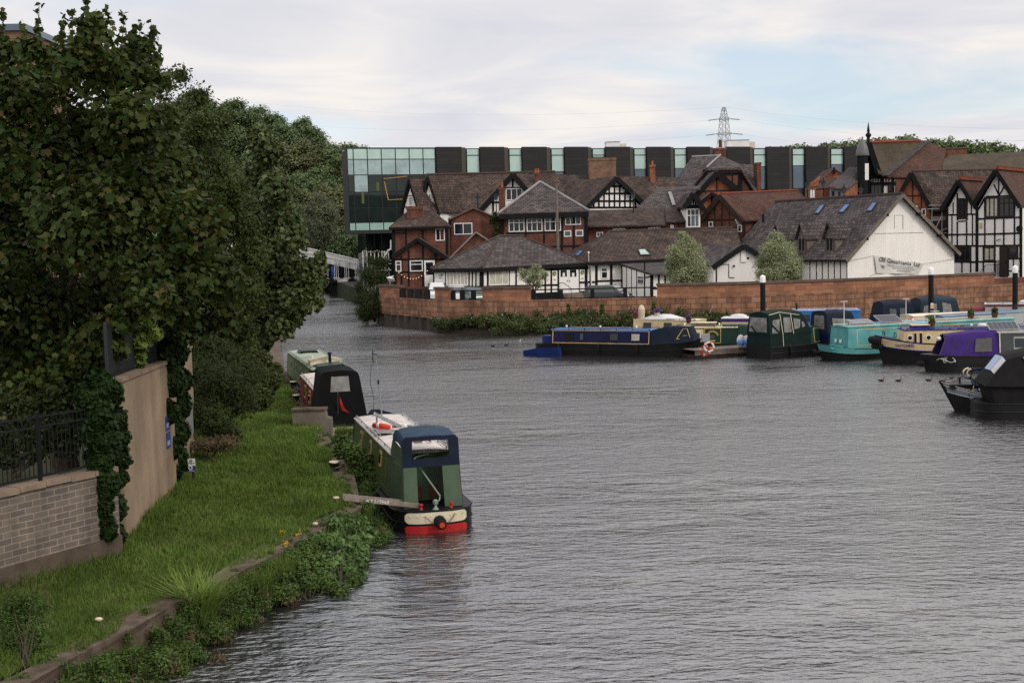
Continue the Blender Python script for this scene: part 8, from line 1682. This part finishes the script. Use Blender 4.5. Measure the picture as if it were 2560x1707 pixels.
for f in (.1, .36, .625, .80, .985): q = a.lerp(b_, f); m = MB(); m.bar((q.x, q.y, 2.72), (q.x, q.y, 4.16), .07, .07); m.build('post', 'iron_black', rl)
bw, A2, B2, d2_, n2 = wallpr('beige_wall', 'tall stained beige rendered retaining wall beside the grass', (-8.72, 28.2, 0), (-9.15, 34.0, 0), .6, 4.42, 4.32, .4, 'beige_wall')
m = MB(); m.prism([Vector((B2.x, B2.y, .6)), Vector((-10.1, 40.2, .6)), Vector((-10.1, 40.2, 4.25)), Vector((B2.x, B2.y, 4.30))], Vector((-.4, 0, 0))); m.build('far_section', 'beige_wall', bw)
m = MB(); pts_ = [Vector((-8.72, 28.2, 4.42)), Vector((-9.15, 34, 4.32)), Vector((-10.1, 40.2, 4.26))]
for a_, b2_ in zip(pts_, pts_[1:]):
    k = 7
    for i in range(k): p, q = a_.lerp(b2_, i / k), a_.lerp(b2_, (i + .97) / k); m.prism([p + Vector((.05, 0, .003)), q + Vector((.05, 0, .003)), q + Vector((.04, 0, .10)), p + Vector((.04, 0, .10))], Vector((-.5, 0, 0)))
m.build('coping', 'coping_buff', bw)
bf = thing('board_fence', 'dark vertical railing fence on top of the beige wall', 'fence', (-8.9, 29, 4.5)); m = MB()
for a_, b2_ in zip(pts_, pts_[1:]):
    L3 = (b2_ - a_).length; k = int(L3 / .11)
    for i in range(k): p = a_.lerp(b2_, i / k) + Vector((-.25, 0, .1)); m.bar(p, p + Vector((0, 0, 1.25)), .075, .02)
m.build('pales', 'steel_dark', bf); m = MB()
for a_, b2_ in zip(pts_, pts_[1:]):
    for z in (.18, 1.25): m.bar(a_ + Vector((-.28, 0, z)), b2_ + Vector((-.28, 0, z)), .04, .05)
m.build('rails', 'iron_black', bf)
for z0, z1, y0, lab in ((2.62, 2.98, 33.3, 'upper small blue plaque on the beige wall'), (2.15, 2.56, 33.3, 'lower small blue plaque on the beige wall')):
    t = thing('wall_plaque', lab, 'plaque', (-9.08, y0, z0)); m = MB(); xx = -8.72 - .43 * (y0 - 28.2) / 5.8; m.box(xx, xx + .03, y0 - .22, y0 + .2, z0, z1); m.build('plate', 'sign_blue', t); m = MB(); m.box(xx + .031, xx + .036, y0 - .16, y0 + .12, z0 + .08, z0 + .2); m.build('print', 'band_grey', t)
nb = thing('notice_board', 'narrow pale notice board fixed by the ivy covered wall', 'notice board', (-9.7, 38.2, 1)); m = MB(); a_, b2_ = at(462, 1060, 38.2), at(469, 1060, 38.2); m.box(a_.x, b2_.x, 38.1, 38.9, 1.72, 2.95); m.build('board', 'steel_grey', nb); m = MB(); m.box(a_.x - .06, a_.x - .003, 38.1, 38.9, .9, 3.0); m.build('post', 'iron_black', nb)
# white and blue sign post
sg = atz(480, 1197, 1.0); st_ = thing('mooring_sign', 'small white and blue sign with scrawled letters standing in the grass', 'sign', sg); yy = sg.y; a_, b2_ = at(470.5, 1165, yy), at(488.5, 1165, yy); zt_, zm, zb_ = at(479, 1146, yy).z, at(480, 1163.5, yy).z, at(480, 1180, yy).z
m = MB(); m.tube([(sg.x + .03, yy + .04, .85), (sg.x + .03, yy + .04, zt_ - .1)], .035, 6); m.build('post', 'timber_brown', st_); m = MB(); m.box(a_.x, b2_.x, yy - .02, yy, zm, zt_); wbd = m.build('white_panel', 'sign_white', st_); m = MB(); m.box(a_.x, b2_.x, yy - .02, yy, zb_, zm - .002); bbd = m.build('blue_panel', 'sign_blue', st_)
F3 = frame((a_ + b2_) / 2, (1, 0, 0), (0, -1, 0)); w_ = b2_.x - a_.x; cx = (a_.x + b2_.x) / 2; zc_ = (zm + zt_) / 2
def strk(par, mat, segs, zc, sc_=1.0, r_=.008):
    m = MB()
    for sgm in segs: m.tube([(cx + x * w_, yy - .026, zc + z * w_ * sc_) for x, z in sgm], r_, 4)
    return m
strk(0, 0, [[(-.42, -.32), (-.28, .05), (-.2, .32)], [(-.25, .32), (-.05, .34), (-.1, .05), (-.22, .0), (-.02, -.3)], [(-.02, .30), (.16, .32)], [(.07, .31), (.05, -.02), (.0, -.28)], [(.2, -.08), (.24, -.22), (.3, -.12), (.34, -.2), (.42, .0)]], zc_).build('scrawl', 'ink', wbd)
m = MB(); m.torus((cx - .17 * w_, yy - .024, zb_ + (zm - zb_) * .68), (0, 1, 0), .045, .013, 14, 5); m.build('emblem', 'sign_white', bbd)
for i, tx in enumerate(('Canal &', 'River Trust')): text_part('lettering', tx, 'sign_white', bbd, frame(Vector((cx, yy - .022, zb_ + (zm - zb_) * (.34 - .17 * i))), (1, 0, 0), (0, -1, 0)), .035, .002)
# bollards and ropes
def bollard(lab, p): 
    t = thing('mooring_bollard', lab, 'bollard', p); m = MB(); m.lathe([(.17, 0), (.13, .04), (.11, .14), (.15, .20), (.15, .25)], p, 10); m.build('base', 'iron_black', t); m = MB(); m.lathe([(.155, .252), (.155, .285), (.10, .30)], p, 10); m.build('top', 'boat_pale', t); return t
bollard('black mooring bollard with a cream top beside the olive boat', atz(836, 1177, .80)); bollard('black mooring bollard with a cream top nearest the far green boat', atz(733, 968, .80)); bollard('mooring bollard beside the black hooded boat', atz(741, 1003, .80))
for pa, pb, lab in ((atz(838, 1170, .98), b1.W((6.9, .85, 1.70)), 'mooring rope from the bollard to the olive boat roof'), (atz(745, 1001, .95), b2.W((2.3, .98, .7)), 'mooring rope from the bollard to the black hooded boat'), (atz(736, 965, .95), b2.W((8.0, .9, .8)), 'mooring rope from the far bollard')):
    m = MB(); m.tube([pa.lerp(pb, t) - Vector((0, 0, .25 * 4 * t * (1 - t))) for t in np.linspace(0, 1, 9)], .018, 5); tag(m.build('mooring_rope', 'rope', None, pa), lab, 'rope')
cs = thing('concrete_step', 'stepped concrete block wall on the quay behind the black hooded boat', 'wall', atz(800, 1075, .8)); Pp = lambda x, y, Y: at(650 + x / 2.904, 840 + y / 2.904, Y)
m = MB(); y0 = 46.3; a_, b2_, c_, d_ = Pp(235, 545, y0), Pp(470, 530, y0), Pp(480, 590, y0), Pp(515, 600, y0)
m.prism([Vector((a_.x, y0, .6)), Vector((d_.x, y0, -.3)), Vector((d_.x, y0, Pp(500, 600, y0).z)), Vector((c_.x, y0, Pp(480, 590, y0).z)), Vector((b2_.x, y0, Pp(470, 530, y0).z)), Vector((a_.x, y0, Pp(235, 545, y0).z))], (0, .5, 0)); m.build('block', 'concrete', cs)
m = MB(); m.prism([Vector((a_.x - .05, y0 - .05, a_.z + .003)), Vector((b2_.x + .04, y0 - .05, a_.z + .003)), Vector((b2_.x + .04, y0 + .55, a_.z + .003)), Vector((a_.x - .05, y0 + .55, a_.z + .003))], (0, 0, .07)); m.build('cap', 'quay_stone', cs)
for u, v, s_, lab in ((788, 1309, .07, 'pale stone lying in the grass above the leafy shrub'), (247, 1548, .075, 'pale stone lying on the grass near the quay edge'), (840, 1245, .09, 'white cloth scrap at the gangplank end'), (792, 1072, .06, 'small pale block on the quay beside the black hooded boat')):
    p = atz(u, v, .88); m = MB(); m.loft([[p + Vector((s_ * x * math.cos(a_), s_ * .7 * x * math.sin(a_), z * s_)) for a_ in np.linspace(0, 6.28, 8)[:-1]] for x, z in ((.7, -.3), (1, .1), (.85, .4), (.3, .55))]); tag(m.build('stone', 'fabric_cream', None, p), lab, 'stone')
# ------------------------------------------------------------------ grass blades
def inside(px, py):
    """signed distance inland from the quay line, and the wall limit"""
    best = np.full(px.shape, 1e9); sgn = np.zeros(px.shape)
    for (a, b) in zip(Q[:-4], Q[1:-3]):
        ax, ay, bx, by = a.x, a.y, b.x, b.y; dx, dy = bx - ax, by - ay; l2 = dx * dx + dy * dy
        t = np.clip(((px - ax) * dx + (py - ay) * dy) / l2, 0, 1); ex, ey = px - ax - t * dx, py - ay - t * dy; dist = np.hypot(ex, ey); s = dx * (py - ay) - dy * (px - ax)
        up = dist < best; best = np.where(up, dist, best); sgn = np.where(up, np.sign(s), sgn)
    return best * sgn
def wallx(y): return np.interp(y, [17, 18.2, 26.95, 28.2, 34, 40.2, 46, 60, 80], [-14.2, -13.5, -8.5, -8.75, -9.15, -10.1, -11.5, -14, -19])
g = np.random.default_rng(91)
def lumps(x, y):
    return (np.sin(x * 1.9 + 1.3 * np.sin(y * .8)) * np.sin(y * 1.1 + 1.7 * np.sin(x * .9)) + .6 * np.sin(x * 4.3 + y * 2.2) * np.sin(y * 3.7 - x * 1.2)) / 1.6
n = 330000; y = 18.5 + 48 * g.random(n) ** 1.7; x = -14 + 11 * g.random(n)
dd = inside(x, y); ok = (dd > .36 + .30 * np.sin(y * 1.7) * np.sin(y * .63 + 1)) & (x > wallx(y) + .02) & (dd < 9); x, y, dd = x[ok], y[ok], dd[ok]
lm = lumps(x, y); h = (.055 + .07 * g.random(len(x))) * (1 + .9 * np.clip(lm, 0, 1)); edge = np.clip((x - wallx(y)) / .5, 0, 1); h *= 1 + 1.2 * (1 - edge); h *= 1 + .5 * np.clip((y - 30) / 20, 0, 1)
z = .78 + .02 * np.minimum(dd, 3) + .035 * np.clip(dd - 3, 0, 6); n = len(x)
a = g.random(n) * 6.283; wv = (.010 + .008 * g.random(n)) * (1 + np.clip((y - 24) / 14, 0, 2)); lean = h * (.3 + .7 * g.random(n)); la = g.random(n) * 6.283
V = np.zeros((n, 3, 3)); V[:, 0] = np.stack([x - wv * np.cos(a), y - wv * np.sin(a), z - .02], 1); V[:, 1] = np.stack([x + wv * np.cos(a), y + wv * np.sin(a), z - .02], 1); V[:, 2] = np.stack([x + lean * np.cos(la), y + lean * np.sin(la), z + h], 1)
tag(leafmesh('grass', V.reshape(-1, 3), 3, 'grass_blade', None, (-8, 28, .8)), 'mown green grass with tufts along the towpath bank', 'grass', kind='stuff')
# blade plants
def blades(c, n, h, spread, w, seed, bend=.6):
    g = np.random.default_rng(seed); out = []; n_ = n; k = 4
    c = np.array(c); a = g.random(n_) * 6.283; r = spread * g.random(n_) ** .5 * .5; hh = h * (.6 + .5 * g.random(n_)); ln = hh * bend * (.3 + g.random(n_)); pa = g.random(n_) * 6.283
    base = c + np.stack([r * np.cos(a), r * np.sin(a), np.zeros(n_)], 1); d = np.stack([np.cos(pa), np.sin(pa), np.zeros(n_)], 1); s = np.stack([-np.sin(pa), np.cos(pa), np.zeros(n_)], 1); up = np.array([0, 0, 1.0])
    P = [base + d * (ln * t * t)[:, None] + up * (hh * (t - .35 * t * t * bend))[:, None] for t in (0, .5, 1.0)]
    V = np.stack([P[0] - s * w * .6, P[0] + s * w * .6, P[1] + s * w, P[2], P[1] - s * w], 1); return V.reshape(-1, 3), 5
def bladesmesh(name, V, mat, loc):
    n = len(V) // 5; o = np.arange(n)[:, None] * 5; lp = (o + np.array([0, 1, 2, 4, 4, 2, 3])).ravel(); st = (np.arange(n)[:, None] * 7 + np.array([0, 4])).ravel()
    return rawmesh(name, V, lp, st, np.tile([4, 3], n), mat, None, loc)
def reed(lab, u, v, zb, n, h, sp, w, mat, seed, cat='reed clump', bend=.6, name='reed_clump'):
    p = atz(u, v, zb); V, k = blades(p, n, h, sp, w, seed, bend); return tag(bladesmesh(name, V, mat, p), lab, cat)
reed('bright yellow green clump of long sedge leaves on the quay edge', 500, 1560, .25, 420, 1.3, .55, .012, 'reed_blade', 101, bend=.8)
reed('dark green rush clump on the bank right of the bright sedge', 640, 1490, .30, 420, .75, .7, .006, 'grass_blade', 102, bend=.6)
reed('low grassy clump at the quay edge before the leafy shrub', 690, 1440, .45, 400, .55, .8, .006, 'grass_blade', 103)
reed('tall seeding grass on the quay beside the olive boat bow', 860, 1090, .75, 380, .5, .7, .007, 'grass_blade', 104); reed('grassy tuft growing over the quay stones behind the gangplank', 790, 1190, .82, 420, .38, .9, .006, 'grass_blade', 105); reed('dark grass tuft at the beige wall foot', 360, 1300, .95, 420, .30, .9, .006, 'grass_blade', 106); reed('dark grass tuft in the lawn behind the sign', 620, 1175, .92, 420, .22, .9, .006, 'grass_blade', 107)
reed('tuft of long grass near the block wall foot', 60, 1520, .92, 420, .34, 1.0, .006, 'grass_blade', 108)
# tall grey weed at the left edge
def edge_v(u): return float(np.interp(u, [q[0] for q in QP[1:9]], [q[1] for q in QP[1:9]]))
def wq(u, v, r, ky=1.0, kz=.9):
    e = edge_v(u); z = max(.03, .75 - .7 * (v - e) / 150) if v > e else .85 + (e - v) / 115
    p = atz(u, v, z); rr = r * p.y / CF; return (p.x, p.y, p.z, rr, rr * ky, rr * kz)
def weed(name, lab, spots, Y, nl, size, mat, base, seed, shape='oval', stemmat='leaf_bush', sz=.45, cat='plant', **k):
    cl = [clump(u, v, r, Y + dy, .9, .9) if Y else wq(u, v, r) for u, v, r, dy in spots]; return bush(name, lab, cl, nl, size, shape, mat, base=base, cat=cat, stem=.012, stemmat='bark', nst=14, seed=seed, **k)
mug = weed('mugwort_plant', 'tall feathery weed clump at the left edge of the grass', [(45, 1590, 60, 0), (90, 1560, 45, .1), (20, 1550, 45, 0), (60, 1530, 36, .1), (100, 1610, 40, -.1), (70, 1640, 50, -.2), (20, 1630, 46, -.1), (110, 1520, 22, .1), (30, 1500, 40, 0), (80, 1500, 34, 0)], 20.6, 9000, .040, 'leaf_weed', atz(60, 1650, .88), 111, 'slim', droop=-.5)
V, k = leafcloud([clump(u, v, 10, 20.6, 1, 3) for u, v in ((40, 1462), (62, 1455), (85, 1458), (105, 1475), (118, 1500), (20, 1470))], 500, .022, 'slim', seed=112, droop=-.8); leafmesh('dry_seed_heads', V, k, 'dry_stem', mug)  # dry seed heads topping the weed clump, built from slim leaf shapes
weed('knotweed_shrub', 'leafy pale green shrub hanging over the water at the quay corner', [(890, 1360, 34, 0), (860, 1390, 40, 0), (910, 1345, 22, 0), (830, 1360, 36, .1), (860, 1430, 40, 0), (820, 1410, 40, .1), (900, 1400, 26, -.1), (840, 1330, 24, .1), (800, 1345, 22, .2), (880, 1318, 26, 0), (925, 1330, 20, 0), (850, 1312, 20, 0), (900, 1375, 30, 0), (870, 1295, 20, 0), (905, 1305, 18, 0), (830, 1300, 18, 0), (870, 1440, 34, 0), (900, 1440, 22, 0)], 0, 6000, .066, 'leaf_broad', atz(845, 1480, .05), 113, 'oval', droop=.5)
flw = weed('flowering_weeds', 'dark weeds with pink and orange flowers on the quay corner', [(760, 1380, 40, 0), (740, 1420, 40, 0), (790, 1420, 44, 0), (760, 1455, 40, 0), (810, 1460, 44, -.1), (850, 1480, 36, -.2), (720, 1385, 28, .1), (780, 1350, 26, .2), (880, 1455, 34, -.2), (700, 1440, 36, 0), (720, 1480, 34, 0)], 0, 13000, .036, 'leaf_weed', atz(770, 1490, .05), 114, 'oval')
for m_, s_, n_, seed, sp_, nm, lab in (('flower_pink', .030, 60, 115, ((815, 1390), (830, 1400), (760, 1350), (845, 1375)), 'pink_flowers', 'pink flowers scattered over the quay corner weeds'), ('flower_yellow', .028, 80, 116, ((745, 1330), (715, 1358), (765, 1345), (705, 1325), (840, 1347)), 'orange_flowers', 'orange yellow flower heads over the quay corner weeds')):
    V, k = leafcloud([wq(u, v, 12) for u, v in sp_], n_, s_, 'oval', seed=seed); leafmesh(nm, V, k, m_, flw)
weed('boatside_weeds', 'lush weeds between the quay and the olive narrowboat', [(880, 1130, 34, 0), (905, 1160, 36, 0), (930, 1190, 36, -.4), (890, 1190, 30, -.4), (950, 1225, 34, -1.2), (915, 1230, 34, -1.4), (965, 1250, 26, -1.8), (935, 1260, 30, -2), (860, 1105, 26, 1), (850, 1130, 22, 1), (970, 1200, 24, -1)], 36.8, 9000, .055, 'leaf_weed', atz(905, 1235, .1), 117, 'oval')
# undergrowth on the quay face and on the far bank
cl = []; g = np.random.default_rng(120)
for (a, b) in zip(Q[1:14], Q[2:15]):
    nn = Vector((-(b - a).y, (b - a).x, 0)).normalized(); L3 = (b - a).length; k = max(2, int(L3 / .16))
    for i in range(k):
        t = (i + g.random()) / k; p = a.lerp(b, t); far = p.y > 33; o = .10 + (.28 if far else .62) * g.random(); r = .10 + .16 * g.random(); z = .62 * (1 - o / .8) * (.5 + g.random()) + .02 if not far else .1 + .5 * g.random(); p = p - nn * o; cl.append((p.x, p.y, max(.05, z), r * 1.2, r * 1.2, r))
        if p.y < 33 and g.random() < .75: q = a.lerp(b, t) - nn * (.04 + .14 * g.random()); r2 = .09 + .09 * g.random(); cl.append((q.x, q.y, .30 + .42 * g.random(), r2, r2, r2))
        if g.random() < .22: q = a.lerp(b, t) + nn * (.1 + .3 * g.random()); cl.append((q.x, q.y, .82, .12, .12, .08))
for u, v, r in ((640, 1465, 40), (600, 1495, 42), (650, 1510, 36), (560, 1530, 40), (610, 1545, 36), (690, 1480, 38), (560, 1590, 38), (470, 1590, 40), (430, 1625, 42), (500, 1650, 34), (450, 1680, 34), (380, 1640, 40), (340, 1670, 40), (390, 1700, 36), (290, 1690, 36), (330, 1720, 34), (240, 1705, 34), (660, 1420, 30), (520, 1500, 26), (400, 1590, 26), (560, 1480, 24), (300, 1640, 24)): cl += [wq(u, v, r, .8, .8)]
V, k = leafcloud(cl, 100000, .027, 'oval', up=.5, rnd=1.0, seed=121, sub=6, subr=.6, fill=.8); tag(leafmesh('undergrowth', V, k, 'leaf_weed', None, (-5, 26, 0)), 'mixed green weeds covering the quay face down to the water', 'undergrowth', kind='stuff')
Vb = [blades((x, y, max(.02, z - .2)), 26, .55, .45, .0045, i, .6)[0] for i, (x, y, z, r, _, __) in enumerate(cl) if i % 2 == 0 and y < 48]
tag(bladesmesh('long_grass', np.concatenate(Vb), 'grass_blade', (-5, 26, 0)), 'long rank grass growing through the quay face weeds', 'grass', kind='stuff')
cl2 = [(x + g.normal() * .1, y + g.normal() * .1, z * .7, r, r, r) for x, y, z, r, _, __ in cl[::3] if y < 32]; V, k = leafcloud(cl2, 9000, .055, 'slim', up=.3, rnd=1.0, seed=122, droop=-.4); tag(leafmesh('dry_undergrowth', V, k, 'dry_stem', None, (-5, 26, 0)), 'dry brown stems mixed into the quay face weeds', 'undergrowth', kind='stuff')
cl = []
for i in range(230):
    u = 1085 + 850 * g.random(); pw = seg_at(u); t = min(1, max(0, (u - 1085) / 150)); wid = .6 + 2.4 * t; o = .3 + wid * g.random(); z = .15 + (1.0 * (1 - o / 3.4) + .55 * g.random()) * (.5 + .5 * t) * (1 if u < 1700 else .8); r = .32 + .32 * g.random(); cl.append((pw.x, pw.y - o, z, r * 1.3, r, r))
V, k = leafcloud(cl, 62000, .075, 'oval', up=.5, rnd=1.0, seed=131, sub=10, subr=.45, fill=.8); tag(leafmesh('undergrowth', V, k, 'leaf_rank', None, (8, 100, 0)), 'rank green weeds along the foot of the sandstone wall', 'undergrowth', kind='stuff')
cl2 = [(x, y - .2, z + .25, r, r, r) for x, y, z, r, _, __ in cl[::4]]; V, k = leafcloud(cl2, 420, .06, 'oval', seed=132); tag(leafmesh('wild_flowers', V, k, 'flower_white', None, (8, 100, 0)), 'off white flowers speckled through the far bank weeds', 'wild flowers', kind='stuff')
mb = MB(); us_ = [1090, 1150, 1230, 1320, 1450, 1600, 1750, 1900, 1990]; rg = []
for i, u in enumerate(us_):
    p = seg_at(u); w3 = .5 + min(1, i / 3) * 2.3; rg.append([Vector((p.x, p.y + .1, .75)), Vector((p.x, p.y - w3 * .5, .5)), Vector((p.x, p.y - w3, -.2))])
mb.loft(rg, closed=False, caps=False); tag(mb.build('weedy_bank', 'earth'), kind='structure')
for u, v, lab in ((1420, 770, 'tall weed shoot against the sandstone wall behind the navy boat'), (1632, 770, 'bushy weed growing high against the wall under the white lean-to'), (1503, 765, 'tall weed spike left of the folded parasol')):
    pw = seg_at(u); z = 1.2; bush('tall_weed', lab, [(pw.x, pw.y - .6, z + .3 * i, .32 - .05 * i, .3, .3) for i in range(4)], 500, .10, 'oval', 'leaf_weed', base=(pw.x, pw.y - .6, .6), cat='plant', stem=.02, seed=u)
# roof of a house behind the maple at top left
hh = thing('hidden_house', 'tall brick house end showing above the maple at top left', 'building', at(40, 400, 60)); a_, b2_ = at(-20, 80, 60), at(60, 80, 60); zt_ = at(30, 78, 60).z
m = MB(); m.prism([Vector((a_.x, 60, 1.5)), Vector((b2_.x, 60, 1.5)), Vector((b2_.x, 60, zt_)), Vector((a_.x, 60, zt_))], (0, 6, 0)); m.build('wall', 'brick_buff', hh); m = MB(); m.box(a_.x - .2, b2_.x + .12, 59.85, 66.1, zt_ + .003, zt_ + .3); m.build('coping', 'slate_glass', hh)
